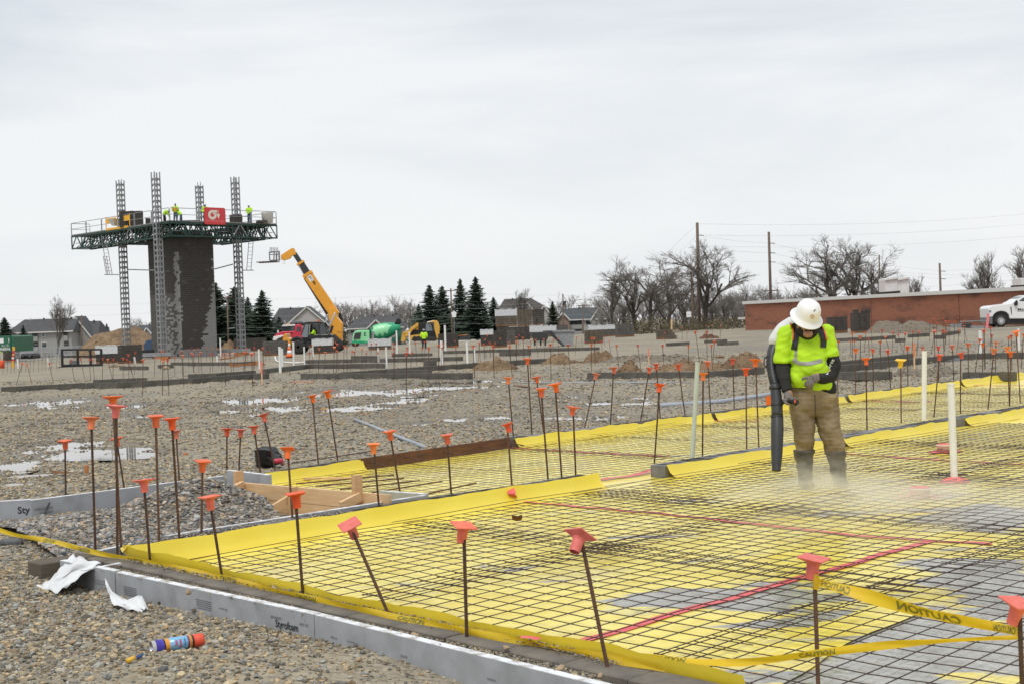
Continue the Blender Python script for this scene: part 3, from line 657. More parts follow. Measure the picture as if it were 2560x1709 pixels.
stones('heap_gravel', pts[:, 0], pts[:, 1], pts[:, 2]+sz*.3, sz, PALG, label='rounded grey stones covering the heap in the corner pit')
n = 900; s0, s1 = at_px(W1, 330), at_px(W1, 900); X = []; Y = []; Z = []
for i in range(n):
    a = along(W1, random.uniform(s0, s1*.98)); w = random.uniform(.02, .24); X.append(a[0]-w*.70); Y.append(a[1]+w*.71); Z.append(.122)
X, Y, Z = map(np.array, (X, Y, Z)); sz = .005+.011*rng.beta(1.3, 4, n)
stones('grit', X, Y, Z+sz*.3, sz, PALG, (OCT, OCF), 'small grey stones scattered on the wall beside the gravel heap')
# ------------------------------------------------------------------ lumber form in the corner
fm = thing('lumber_form', 'new lumber form of planks and stakes beside the gravel heap', 'lumber form')
pa, pb = P(592,1205,.18), P(975,1249,.14); dv = (pb-pa); dv[2] = 0; dv /= np.linalg.norm(dv); nv_ = np.array((-dv[1], dv[0], 0))
for k, (z0, z1) in enumerate(((.045,.185), (-.06,.04), (-.16,-.065))):
    a, c = pa.copy(), pb.copy(); a[2] = c[2] = (z0+z1)/2; MB().beam(a, c-dv*(.0 if k == 0 else .25), .038, z1-z0).build('plank', MT['wood_new'], fm)
def pp(x):
    lo, hi = 0.0, 1.0
    for _ in range(40):
        md = (lo+hi)/2
        if PXL(pa+(pb-pa)*md)[0] < x: lo = md
        else: hi = md
    return pa+(pb-pa)*lo
mat('wood_post', (.66,.42,.22), .7, (.54,.32,.15), 6, stretch=(1,1,9), lo=.3, hi=.7)
for x, y0, y1 in ((608,1176,1250), (905,1186,1256), (744,1216,1280)):
    tp = pp(x)-nv_*.052; tp2 = D(x, y0, dep(tp)); MB().beam((tp[0], tp[1], -.2), (tp[0], tp[1], tp2[2]), .045, .088, up=tuple(nv_)).build('stake', MT['wood_post'], fm)
for (x0, y0, x1, y1) in ((586,1222,606,1211), (668,1280,724,1246), (852,1264,900,1240)):
    tq = pp(x1)-nv_*.10; MB().beam(D(x0, y0, dep(tq)-.16), D(x1, y1, dep(tq)), .04, .075).build('brace', MT['wood_new'], fm)
MB().beam(P(718,1195,.02), P(890,1194,.04), .04, .02).build('x', MT['wood_new']).name = 'loose_batten'
tag(bpy.data.objects['loose_batten'], 'thin new wooden batten lying on the mesh behind the lumber form', 'batten')
# brown form plank of the back wall
a, c = along(BK, at_px(BK, 899))+np.array((0,0,.02)), along(BK, at_px(BK, 1272)); a[2] = c[2] = .055
pk = thing('form_plank', 'rust-brown form plank closing the gap in the back block wall', 'plank'); MB().beam(a, c, .038, .17).build('plank', MT['wood_form'], pk)
for x in (920, 1010, 1105, 1195, 1262):
    g = along(BK, at_px(BK, x)); MB().cyl(g+np.array((0,0,-.03)), g+np.array((.24,-.16,-.07)), .008, n=6).build('dowel', MT['rebar'], pk)
# ------------------------------------------------------------------ flaps of membrane turned up against the walls
def flap(name, label, pl, x0, x1, h=.12, foot=.13, lean=1.0, sgn=1, lift=0.0, wob=.012, mt='membrane_flap', z0=0.0, nrm=None):
    s0, s1 = at_px(pl, x0), at_px(pl, x1); k = max(8, int((s1-s0)/.07)); ph1 = random.uniform(0, 6)
    nn = np.array((.70, -.71, 0)) if nrm is None else nrm
    def fn(u, v):
        s = s0+(s1-s0)*u; a = along(pl, s); w = wob*(math.sin(s*5+ph1)+.6*math.sin(s*11+2*ph1)+.4*math.sin(s*23))
        prof = [(foot, z0), (foot*.62, z0+.10*h), (foot*.32, z0+.42*h), (foot*.17, z0+.80*h), (foot*.08, z0+h+lift)]
        o_, z = prof[int(round(v*4))]; p = a+nn*(o_+w*(v*.9))*sgn; return (p[0], p[1], z+w*(v**2)*.9)
    o = MB().grid(fn, k, 4).build(name, MT[mt], None, True); tag(o, label, 'membrane flap', 'turned-up membrane edges'); return o
flap('membrane_flap', 'near yellow flap along the wall left of the doorway gap', W1, 318, 1492, .125, .16, lift=.012, wob=.006)
flap('membrane_flap', 'yellow flap curling from the doorway gap to behind the worker', W1, 1662, 2060, .12, .20, wob=.008)
flap('membrane_flap', 'yellow flap between the worker and the near white standpipe', W1, 2106, 2368, .11, .15)
flap('membrane_flap', 'yellow flap at the right edge behind the near white standpipe', W1, 2412, 3000, .11, .15)
flap('membrane_flap', 'loose crumpled yellow flap behind the lumber form', BK, 660, 905, .11, .15, wob=.007, lift=.02)
flap('membrane_flap', 'long yellow flap on the back wall from the brown plank to the tall green conduit', BK, 1286, 1775, .125, .14)
flap('membrane_flap', 'yellow flap on the back wall between the green conduit and the worker', BK, 1785, 2110, .12, .13)
flap('membrane_flap', 'yellow flap on the back wall right of the worker', BK, 2118, 2395, .13, .15)
flap('membrane_flap', 'yellow flap on the back wall at the right edge', BK, 2402, 3000, .13, .15)
IN3 = [P(x, y, .115) for x, y in ((308,1381),(600,1449),(868,1512),(1167,1573),(1500,1640),(1860,1716))]
flap('membrane_flap', 'low yellow flap along the front wall, caution tape lying on it', IN3, 306, 1860, .10, .05, sgn=-1, wob=.006, z0=.07, nrm=np.array((-.76,-.65,0)))
MB().add([tuple(P(300,1369,.13)), tuple(P(325,1357,.19)), tuple(P(326,1366,.14)), tuple(P(306,1380,.12))], [(0,1,2,3)]).build('x', MT['membrane_flap']).name = 'membrane_corner'
tag(bpy.data.objects['membrane_corner'], 'pointed yellow corner of the membrane beside the caution tape', 'membrane flap', 'turned-up membrane edges')
# ------------------------------------------------------------------ red seam tape on the membrane
def strip(name, label, pts, w, z=.007, mt='tape_red', cat='tape', group='red seam tapes'):
    pl = [np.array((*P(x, y, zz)[:2], zz+z)) for x, y, zz in pts]; k = max(6, int(plen(pl)/.12)); Lp = plen(pl)
    def fn(u, v):
        a = along(pl, u*Lp); c = along(pl, min(u*Lp+.01, Lp-1e-4)); e = along(pl, max(u*Lp-.01, 0)); dd = (c-e)[:2]; dd = dd/(np.hypot(*dd)+1e-9); j = .12*w*math.sin(u*Lp*9)
        return (a[0]-dd[1]*((v-.5)*w+j*.4), a[1]+dd[0]*((v-.5)*w+j*.4), a[2]+wr(a[0], a[1])+.002*math.sin(u*Lp*13))
    o = MB().grid(fn, k, 2).build(name, MT[mt], None, True); tag(o, label, cat, group); return o
strip('seam_tape', 'long red tape crossing the near bay from the wall towards the worker\'s front right', [(1290,1252,0),(1700,1290,0),(2140,1338,0),(2480,1360,0)], .058)
strip('seam_tape', 'wide red tape slanting across the near bay from the front wall to the right', [(1438,1608,0),(1700,1532,0),(2000,1447,0),(2335,1348,0)], .07)
strip('seam_tape', 'red tape patch folded over the end of the near yellow flap', [(1276,1222,.115),(1280,1238,.07),(1288,1250,.005)], .07, .012)
strip('seam_tape', 'thin red tape across the back bay near the brown plank', [(1276,1119,0),(1450,1129,0),(1672,1140,0)], .07)
strip('seam_tape', 'short red tape at the doorway gap', [(1500,1202,0),(1580,1190,0),(1638,1174,.02)], .09, .012)
strip('seam_tape', 'red tape in the back bay behind the green conduit', [(1750,1048,.04),(1762,1052,0),(1900,1053,0)], .09, .012)
strip('seam_tape', 'red tape in the back bay right of the worker', [(2116,994,.06),(2126,1001,0),(2250,1004,0),(2330,1004,0)], .10, .012)
strip('seam_tape', 'red tape in the back bay at the far right', [(2398,953,.1),(2406,963,0),(2560,963,0)], .10, .012)
strip('seam_tape', 'red tape in front of the middle wall behind the near white standpipe', [(2392,1052,.0),(2412,1046,.03)], .12, .012)
strip('seam_tape', 'faint red tape running right from the worker\'s boots', [(2110,1135,0),(2280,1146,0),(2420,1154,0),(2600,1164,0)], .06)
strip('seam_tape', 'red tape between the worker\'s legs', [(2020,1107,0),(2056,1101,0)], .1)
strip('tape_patch', 'red patch of tape crossing the front flap near the slanting red tape', [(1302,1598,.145),(1325,1600,.14),(1348,1606,.135)], .045, .012)
# ------------------------------------------------------------------ welded wire mesh sheets
def wire_sheet(label, o, a, bb, la, lb, z, sp=.152, r=.0032, rot=0.0, clip=None):
    """wires along a (every sp in bb) and along bb (every sp in a)"""
    ca, sa = math.cos(rot), math.sin(rot); Mx = np.array(((ca,-sa,0),(sa,ca,0),(0,0,1)))
    a = Mx@a; bb = Mx@bb; mb = MB(); vs, fs = mb.v, mb.f; px, py = random.uniform(0, 6), random.uniform(0, 6)
    def zz(p, dz): return z+dz+.010*math.sin(2.1*p[0]+px)*math.sin(1.7*p[1]+py)+.004*math.sin(6*p[0]-5*p[1])
    def wire(s, d, nrm, Ln, dz):
        k = max(2, int(Ln/.3)); jit = random.gauss(0, .003); rings = []
        for i in range(k+1):
            p = s+d*(Ln*i/k)+nrm*(jit+random.gauss(0, .0012))
            if clip is not None and not clip(p): rings.append(None); continue
            h = zz(p, dz); kk = len(vs); rr_ = r
            for (u, w) in ((rr_, 0), (-.5*rr_, .87*rr_), (-.5*rr_, -.87*rr_)): vs.append((p[0]+nrm[0]*w, p[1]+nrm[1]*w, h+u))
            rings.append(kk)
        for i in range(k):
            if rings[i] is None or rings[i+1] is None: continue
            q0, q1 = rings[i], rings[i+1]
            for j in range(3): fs.append((q0+j, q0+(j+1) % 3, q1+(j+1) % 3, q1+j)); mb.m.append(0)
    over = .06
    for i in range(int(lb/sp)+1): wire(o+bb*(i*sp)-a*over, a, bb, la+2*over+random.uniform(-.03,.03), 0.0)
    for i in range(int(la/sp)+1): wire(o+a*(i*sp)-bb*over, bb, a, lb+2*over+random.uniform(-.03,.03), .0068)
    ob = mb.build('wire_mesh_sheet', MT['wire']); tag(ob, label, 'wire mesh', 'rusty welded wire mesh sheets on the membrane'); return ob
def front_clip(p): return dline(IN3[0], IN3[4], p[0], p[1]) > .06 and dline(W1[0], W1[2], p[0], p[1]) < -.10 and dline(W1[3], W1[4], p[0], p[1]) < -.10 and p[1] > 3
O1 = C0+np.array((.12, -.08, 0))
sheetlab = 'rusty wire mesh sheet '
rows = [('beside the near flap and gravel heap', 0.05, 2.45), ('in front of the doorway gap', 2.25, 2.45), ('under the worker\'s feet', 4.4, 2.9), ('between the standpipe and the middle wall', 7.0, 2.9), ('far right beside the middle wall', 9.6, 3.2)]
for i, (s, u0, lb) in enumerate(rows):
    wire_sheet(sheetlab+s, O1+BD*u0, AD, BD, 2.55, lb, .028+.012*(i % 2), rot=random.gauss(0, .012), clip=front_clip)
    wire_sheet(sheetlab+s+' (middle row)', O1+BD*(u0-.1)+AD*2.32, AD, BD, 2.5, lb, .034+.012*((i+1) % 2), rot=random.gauss(0, .012), clip=front_clip)
    wire_sheet(sheetlab+s+' (nearest row)', O1+BD*(u0+.05)+AD*4.6, AD, BD, 3.4, lb, .03+.012*(i % 2), rot=random.gauss(0, .012), clip=front_clip)
def back_clip(p): return dline(W1[0], W1[2], p[0], p[1]) > .24 and dline(BK[0], BK[2], p[0], p[1]) < -.10 and dline(BK[2], BK[4], p[0], p[1]) < -.08 and dline(P(592,1205,.1), P(985,1245,.1), p[0], p[1]) > .0
O2 = P(985,1235,.0)+BD*.1
for i, s in enumerate(('beside the lumber form', 'beside the brown plank', 'behind the doorway gap', 'behind the green conduit', 'behind the worker', 'behind the near standpipe', 'behind the yellow-capped rebar', 'at the far right edge', 'beyond the far right edge')):
    wire_sheet('rusty wire mesh sheet in the back bay '+s, O2+BD*(i*1.85-.3)-AD*3.6, AD, BD, 5.0 if i < 4 else 6.0, 2.0, .028+.012*(i % 2), r=.0022, rot=random.gauss(0, .012), clip=(lambda p: back_clip(p) if True else True) if i < 4 else (lambda p: dline(W1[3], W1[4], p[0], p[1]) > .22 and dline(BK[3], BK[4], p[0], p[1]) < -.1))
# loose bars on the mesh
for (x0, y0, x1, y1, s) in ((740,1208,985,1186,'farthest'), (790,1214,1010,1194,'second'), (850,1222,1050,1200,'third'), (930,1230,1105,1202,'fourth'), (1060,1235,1190,1206,'nearest')):
    mb = MB().cyl(P(x0,y0,.05), P(x1,y1,.05), .008, n=6); tag(mb.build('loose_bar', MT['rebar_rust']), s+' of five loose rebar bars lying on the mesh behind the lumber form', 'rebar', 'loose bars behind the lumber form')
mb = MB().tube([P(115,1220,.01), P(400,1199,.03), P(560,1180,.05), P(600,1174,.04)], .009, 6); tag(mb.build('loose_bar', MT['rebar_rust']), 'long rusty bar lying on the ground behind the left foam board', 'rebar')
mb = MB().tube([P(730,1156,.14), P(850,1139,.06), P(958,1122,.05)], .007, 6); tag(mb.build('loose_bar', MT['rebar']), 'thin bar lying on the ground behind the short back wall', 'rebar')
# ================================================================== REBAR DOWELS WITH SAFETY CAPS
def cap_mesh(name, m_):
    mb = MB(); n = 16; rows = []
    def ring(r, z, sq):
        vs = []
        for j in range(n):
            t = 2*math.pi*j/n+math.pi/4; c, s = math.cos(t), math.sin(t); k = max(abs(c), abs(s)); f = (1-sq)+sq/k*.97; vs.append((r*c*f, r*s*f, z))
        return vs
    prof = [(.021,-.085,0),(.0235,-.085,0),(.026,-.03,0),(.030,-.018,.3),(.054,-.004,1),(.0555,-.001,1),(.053,.003,1),(.0,.005,1)]
    o = [ring(*p) for p in prof]; vs = [v for r in o for v in r]; fs = []
    for i in range(len(prof)-1):
        for j in range(n): fs.append((i*n+j, i*n+(j+1) % n, (i+1)*n+(j+1) % n, (i+1)*n+j))
    mb.add(vs, fs); me = mb.mesh(name, [m_]); return me
CAPS = {k: cap_mesh('safety_cap', MT['cap_'+k]) for k in ('orange', 'red', 'coral', 'pale', 'yellow')}
def bar_mesh(m_):
    mb = MB(); path = [(0, 0, z/72) for z in range(73)]; mb.tube(path, [.0082 if z % 2 else .0098 for z in range(73)], 7); return mb.mesh('bar', [m_], True)
BARS = [bar_mesh(MT['rebar']), bar_mesh(MT['rebar_rust'])]
DOW = []
def dowel(cx, cy, bx, by, cap='?', z0=None, ground=True, kscale=1.0, tilt=None):
    base = P(bx, by, .115) if z0 is None else (P(bx, by, z0) if z0 != 'g' else G(bx, by))
    d = dep(base); top = D(cx, cy, d); v = Vector(top-base); Ln = v.length; q = Vector((0, 0, 1)).rotation_difference(v.normalized())
    th = link('rebar_dowel', None, None, base-np.array((0, 0, .0)), None); th.rotation_mode = 'QUATERNION'; th.rotation_quaternion = q@Matrix.Rotation(random.uniform(0, 1.57), 3, 'Z').to_quaternion()
    link('bar', BARS[1] if random.random() < .3 else BARS[0], th, (0, 0, -.05), None, (1, 1, Ln+.04))
    if cap:
        if cap == '?': cap = random.choice(('orange', 'orange', 'red', 'pale')) if d > 9.5 else 'coral'
        c = link('safety_cap', CAPS[cap], th, (0, 0, Ln)); c.rotation_euler = (random.gauss(0, .09), random.gauss(0, .09), 0) if tilt is None else tilt; c.scale = (kscale,)*3
    DOW.append((th, float(base[0]), float(base[1]), bx, by, cx, bool(cap), cap)); return th
def conv(ox, oy, s, L): return [tuple((ox+v*s) if i % 2 == 0 else (oy+v*s) for i, v in enumerate(r)) for r in L]
Z5 = conv(0, 900, .298, [(545,672,552,1130),(975,650,1040,1055),(1475,590,1503,995),(1700,842,1690,1460),(1903,572,1903,890),(2020,580,2005,900),(2130,552,2185,940),(2210,455,2300,885),
     (765,480,800,1568),(975,378,985,1648),(945,303,1015,1564),(1305,464,1335,1534),(1440,486,1505,1504),(1205,1000,1258,1674),(1755,1140,1865,1824)])
ZA = conv(600, 880, .298, [(605,362,655,915),(730,325,818,895),(400,806,440,1400),(1120,766,1165,1290),(1255,660,1340,1155),(1735,690,1772,1190),(2240,598,2280,1100),(2250,212,2293,705)])
Z7 = conv(600, 1250, .3831, [(360,-48,410,615),(715,155,975,755),(1460,160,1480,885),(2225,235,2402,1200*1.0)])
ZB = conv(1200, 880, .298, [(397,52,436,685),(472,207,533,660),(512,302,570,1055),(630,262,685,1045),(780,457,803,1025),(975,178,882,615),(1122,128,1095,590),(1422,130,1350,560),(1478,98,1512,545),(1508,270,1465,895),
     (1663,105,1718,515),(1872,172,1867,840),(1910,78,1935,490),(2120,60,2133,465),(2230,136,2237,775),(2312,62,2338,770)])
for r in Z5+ZA: dowel(*r)
cx, cy, bx, by = Z7[0]; dowel(cx, cy, bx, by, 'red')
cx, cy, bx, by = Z7[1]; dowel(cx, cy, bx, by, 'coral', tilt=(.42, -.05, 0))
cx, cy, bx, by = Z7[2]; dowel(cx, cy, bx, by, 'coral', tilt=(.22, .1, 0))
dowel(1451, 1335, 1518, 1664, 'coral', tilt=(-.05, .75, 0))
dowel(2035, 1393, 2046, 1722, 'coral', tilt=(.16, .0, 0)); dowel(2548, 1505, 2558, 1790, 'coral', tilt=(.3, .12, 0))
for r in ZB: dowel(*r)
ZR = conv(2000, 820, .2384, [(585,220,582,670),(690,318,703,1047),(762,218,770,645),(920,228,950,625),(1130,190,1130,597),(1450,192,1455,560),(1465,276,1408,895),(1597,182,1612,535),(1685,258,1682,860),(1763,162,1765,520),
     (1890,112,1838,455),(1917,162,1913,495),(2035,215,1975,815),(2055,144,2050,475),(2175,200,2195,780),(2208,246,2200,775),(2265,36,2308,755),(390,375,398,700)])
for r in ZR: dowel(*r)
dowel(2252, 899, 2253, 1048, 'yellow', kscale=1.25)
DNEAR = len(DOW)
def far(L):
    for r in L:
        if len(r) == 4: cx, cy, bx, by = r; dowel(cx, cy, bx, by, z0='g')
        else:
            cx, cy = r; lo, hi = cy+3, cy+400                       # standing about a metre above its foot
            for _ in range(30):
                md = (lo+hi)/2; g = G(cx, md); h = (md-cy)/F*dep(g)
                if h < 1.0: lo = md
                else: hi = md
            if dep(G(cx, lo)) < 160: dowel(cx, cy, cx+random.uniform(-3, 4), lo, z0='g')
far(conv(2000, 820, .2384, [(405,135,410,300),(530,130,535,300),(573,128,570,250),(632,83,635,455),(690,35,675,260),(717,105,727,280),(750,5,755,200),(840,138,850,440),(862,18,830,280),(897,90,935,240),(977,40,965,270),(1027,63,1075,240),
     (1105,50,1085,290),(1182,30,1178,240),(1245,35,1222,300),(1285,200,1290,480),(1410,33,1378,280),(1530,35,1515,240),(1675,17,1645,235),(1928,20,1932,450),(2010,70,2020,330),(2188,93,2190,340),(2215,75,2222,455),(548,45),(1500,20),(2345,60,2320,440)]))
far(conv(1180, 800, .2725, [(10,235,25,535),(190,235,203,530),(345,235,370,530),(520,235,540,535),(718,222,725,530),(880,222,905,525),(1095,222,1097,475),(1325,228,1348,450),(1520,225,1550,465),(1747,225,1765,465),(1985,233,1990,470),(2050,103,2097,460),(2155,103,2157,440),(2225,190,2205,465),(2197,228,2200,440),
     (65,207,60,375),(108,217,112,350),(163,205,165,345),(213,207,200,340),(140,135,135,345),(118,170),(197,138),(253,138),(257,163),(318,140,320,240),(340,197,350,360),(408,157),(410,192),(432,137),(453,108),(467,157),(470,182,472,345),(537,187,540,300),(582,177,607,345),(530,110),(600,118),(660,115),(658,172,667,345),(748,175,730,320),(790,162,795,325),
     (865,112,868,230),(875,130,878,230),(920,140,930,235),(960,155,945,315),(1003,165,1015,250),(1097,158),(1122,158),(1187,190,1197,320),(1210,160,1217,245),(1258,187,1275,325),(1768,115,1768,210),(1930,70,1930,190),(1972,95,1972,185),(1880,88,1885,185),(2147,47),(2200,47),(2290,42),(2280,65,2275,140)]))
far(conv(600, 840, .2725, [(640,150,637,340),(783,147,770,330),(888,133,885,330),(955,85,950,330),(980,97,983,335),(1030,133,1015,310),(1045,140,1070,285),(1120,112,1118,310),(1160,147,1150,290),(1268,145,1272,325),(1408,150,1415,330),(1580,147,1560,330),(1667,107,1685,300),(1413,107),(1525,150),(1533,103),(1980,92,1990,325),(2140,93,2155,385),(2290,57,2300,190),(2322,93,2333,385),(2237,73,2243,210),(2195,57,2205,235),
     (1865,67),(1853,105,1845,325),(1820,80),(1733,107),(1610,55),(1693,47),(1973,42,1975,120),(875,53,870,200),(890,73,905,315),(735,77,730,200),(727,107),(660,77),(640,90,637,200),(865,100),(55,143,37,330),(133,65,130,150),(130,150,125,330),(107,157),(205,57),(240,138,235,230),(205,105),(285,60),(320,57),(1060,68),(1250,67),(1205,68),(1410,65)]))
far(conv(240, 780, .2043, [(83,560,78,830),(143,573,205,835),(210,567,208,835),(330,560,333,820),(372,570,460,800),(408,597,455,800),(478,490),(395,515),(720,548,717,790),(965,548,963,775),(1060,525),(1045,480),(1170,428),(1170,495,1195,740),(1187,517,1200,750),(1250,440),(1257,510,1258,745),(1280,488,1295,750),(1355,435),(1395,510,1398,740),(1420,500,1430,740),(1430,440),(1490,440),(1205,450),(1125,452),(1575,505),(1632,498,1660,750),(1695,497,1680,740),(1540,505,1535,740),
     (1605,388),(1725,433),(1640,433),(1840,437),(1937,432),(1810,485,1808,750),(1840,485,1860,610),(1905,505),(2085,480,2075,600),(2123,475,2125,600),(2040,433),(835,470),(800,470),(875,570),(820,575),(575,580)]))
far(conv(0, 800, .1022, [(548,1050,400,1566),(665,1075,780,1566),(1200,1050,1310,1545),(1735,970,1825,1500),(1970,935,2085,1490),(2190,940,2215,1480),(2270,960,2310,1480)]))
far(conv(2320, 700, .1022, [(150,1240),(215,1030),(375,920),(440,1005),(520,1005),(655,990),(730,920),(890,985),(440,1245,410,1566),(770,1215,730,1566),(880,1120,955,1510),(1380,1055),(1535,1135),(1370,1215),(50,995),(145,935)]))
DFAR = len(DOW)
for i, x in enumerate((70,175,270,350,460,530,630,735,820,935,1025,1100,1190,1260,1385,1455)):   # bars without caps
    yb = 1310-i*8; dowel(x*.1022+1.2, 800+(yb-330-random.uniform(0, 120))*.1022, x*.1022, 800+yb*.1022, None, 'g')
# labels: place along the wall or zone, counted from the left
zones = {}
for i, (th, X, Y, bx, by, cx, cp, kind) in enumerate(DOW):
    if i < DNEAR:
        if kind == 'yellow': th['label'] = 'rebar dowel with the only yellow cap, right of the worker'; th['category'] = 'rebar dowel'; continue
        dF = abs(dline(FO[0], FO[2], X, Y)-.25); dW = min(abs(dline(W1[0], W1[2], X, Y)-.1), abs(dline(W1[3], W1[4], X, Y)-.1)); dB = min(abs(dline(BK[0], BK[2], X, Y)-.1), abs(dline(BK[2], BK[4], X, Y)-.1)); dL = abs(dline(LF[0], LF[2], X, Y))
        if X < -2.6 and dL < .5 and dL < dF: z = 'orange-capped dowels behind the left foam board'
        else: z = min(((dF, 'capped dowels along the front wall'), (dW, 'orange-capped dowels along the middle wall'), (dB, 'orange-capped dowels along the back wall')))[1]
    elif i < DFAR:
        z = ('orange caps in front of the block tower' if bx < 640 else 'orange caps between the tower and the telehandler' if bx < 840 else 'orange caps in front of the green mixer' if bx < 1040 else
             'orange caps between the mixer and the block pallets' if bx < 1240 else 'orange caps in front of the block pallets' if bx < 1460 else 'orange caps left of the worker in the far field' if bx < 1960 else 'orange caps behind the worker in the far field')
    else: z = 'bare uncapped bars at the far left'
    zones.setdefault(z, []).append((bx, th, cp))
for z, L_ in zones.items():
    for k, (bx, th, cp) in enumerate(sorted(L_, key=lambda a: a[0])):
        th['label'] = ordinal(k+1)+' from the left of the '+z; th['category'] = 'rebar dowel' if cp else 'rebar'; th['group'] = z
print('dowels', len(DOW), {k: len(v) for k, v in zones.items()})
# ================================================================== STAND PIPES
def pipe(x0, y0, x1, y1, w, label, mt='pvc', z0='g', cap=False, n=14):
    b_ = G(x1, y1) if z0 == 'g' else P(x1, y1, z0); d = dep(b_); t_ = D(x0, y0, d); r = w/2/F*d
    o = thing('standpipe', label, 'pipe', b_, 0, 'white standpipes'); mb = MB().tube([(0,0,-.05), t_-b_-(t_-b_)*.004], r, n, caps=False)
    v = t_-b_; mb.tube([v*.99, v*.992], [r*.999, r*.85], n, caps=True); mb.build('tube', MT[mt], o, True)
    if cap: MB().cyl(v*.985, v*1.002, r*1.12, r*1.12, n).build('cap', MT[mt], o)
    return o
pipe(2377,958,2386,1206,18,'tall white standpipe with a cap in the near bay, right of the worker',z0=0,cap=True)
pipe(2311,876,2310,1041,12.5,'white standpipe on the middle wall right of the worker',z0=.11)
pipe(1744,905,1730,1137,11.5,'pale green conduit standing on the middle wall beside the doorway gap','conduit_green',z0=.11,cap=True)
for (x, a, c, w, s) in ((699,866,934,7,'wide white pipe, left of the pair in front of the telehandler'),(704.5,870,927,6,'wide white pipe, right of the pair in front of the telehandler'),(647,872,922,4.5,'thin white pipe beside the orange plank pile'),(733,854,923,5,'white pipe beside the traffic cone'),
    (760,866,922,4,'white pipe right of the traffic cone'),(781,860,892,4,'white pipe against the telehandler pallet'),(945,869,918,4,'thin white pipe, left of two in front of the wrapped pallet'),(965,867,919,4.5,'thin white pipe, right of two in front of the wrapped pallet'),
    (991,826,885,4,'tall white pipe in front of the mixer drum'),(1023,829,882,3.5,'tall thin white pipe left of the far worker'),(1103,851,911,7,'thick white pipe right of the far worker'),(1112,813,877,5,'tallest white pipe right of the far worker'),(1167,854,912,5.5,'white pipe rising from the lying white pipe'),(1185,863,907,5,'short white pipe right of the lying white pipe'),
    (550,845,890,4,'thin white pipe right of the block tower'),(543,889,913,6,'short thick white pipe in front of the tower'),(336,891,909,5,'short white pipe left of the tower foot'),(120,895,918,4.5,'white pipe at far left behind an orange cap'),(44,896,921,4.5,'white pipe beside the striped post at far left'),
    (2450,826,894,8.5,'white pipe in front of the pickup'),(2546,821,878,6,'thin white pipe at the right edge'),(2084,822,843,3,'thin white pipe behind the worker\'s shoulder')):
    pipe(x, a, x+2, c, w, s, n=10)
def lying(name, label, pts, r, mt='pvc', cat='pipe', n=10): return tag(MB().tube([np.array(p) for p in pts], r, n).build(name, MT[mt], None, True), label, cat)
g = lambda x, y, z: G(x, y)+np.array((0, 0, z))
lying('lying_pipe', 'white pipe lying on the ground at the foot of a standpipe', [g(1138,916,.06), g(1178,915,.06)], .05)
lying('lying_pipe', 'white pipe lying far back beside the block pallets', [g(1146,853,.1), g(1202,850,.1)], .11)
lying('lying_pipe', 'white bent pipe lying beside the traffic cone', bezsm([g(688,900,.25), g(692,906,.1), g(715,908,.06), g(745,909,.06), g(768,907,.06), g(784,905,.06)], 4), .05)
lying('grey_pipe', 'short grey pipe lying on the gravel behind the brown plank', [g(886,1054,.05), P(1063,1117,.04)], .026, 'pvc_grey')
lying('grey_conduit', 'thick grey conduit lying behind the back wall, left of the worker', bezsm([P(1650,1013,.05), P(1780,1005,.05), P(1860,995,.05), P(1935,984,.05)], 6), .048, 'pvc_grey')
lying('grey_conduit', 'thin grey conduit lying straight across the gravel', [g(1302,959,.03), g(1500,958,.03), g(1690,958,.03)], .02, 'pvc_grey')
# clean-outs in the near bay
for (x, y, s, w) in ((2300,1244,'nearer round floor clean-out with pink lid and red tape skirt',.17), (2362,1130,'farther round floor clean-out with pink lid, behind the standpipe',.17)):
    c = P(x, y, 0); o = thing('clean_out', s, 'clean-out', c); MB().lathe([(w/2,0),(w/2,.075),(w/2+.006,.078),(w/2+.006,.09)], (0,0,0), 20).build('collar', MT['dirty_white'], o, True)
    MB().lathe([(w/2+.002,.09),(w/2-.004,.096),(.001,.098)], (0,0,0), 20).build('lid', MT['cap_coral'], o, True)
    mb = MB(); k = 18; mb.add([(0,0,.012)]+[((w*.8+.05*(i % 2)+random.uniform(-.02,.05))*math.cos(i*6.2832/k)*1.1, (w*.75+.05*(i % 2))*math.sin(i*6.2832/k), .009+.004*(i % 3)) for i in range(k)], [(0, 1+i, 1+(i+1) % k) for i in range(k)]); mb.build('tape_skirt', MT['tape_red'], o)
c = P(2386,1206,0); mb = MB(); k = 16; mb.add([tuple(c+np.array((0,0,.07)))]+[tuple(c+np.array(((.09+.05*(i % 2)+random.uniform(-.02,.06))*math.cos(i*.3927), (.10+.05*(i % 2))*math.sin(i*.3927), .012))) for i in range(k)], [(0, 1+i, 1+(i+1) % k) for i in range(k)])
tag(mb.build('tape_collar', MT['tape_red']), 'red tape gathered round the foot of the tall white standpipe', 'tape')
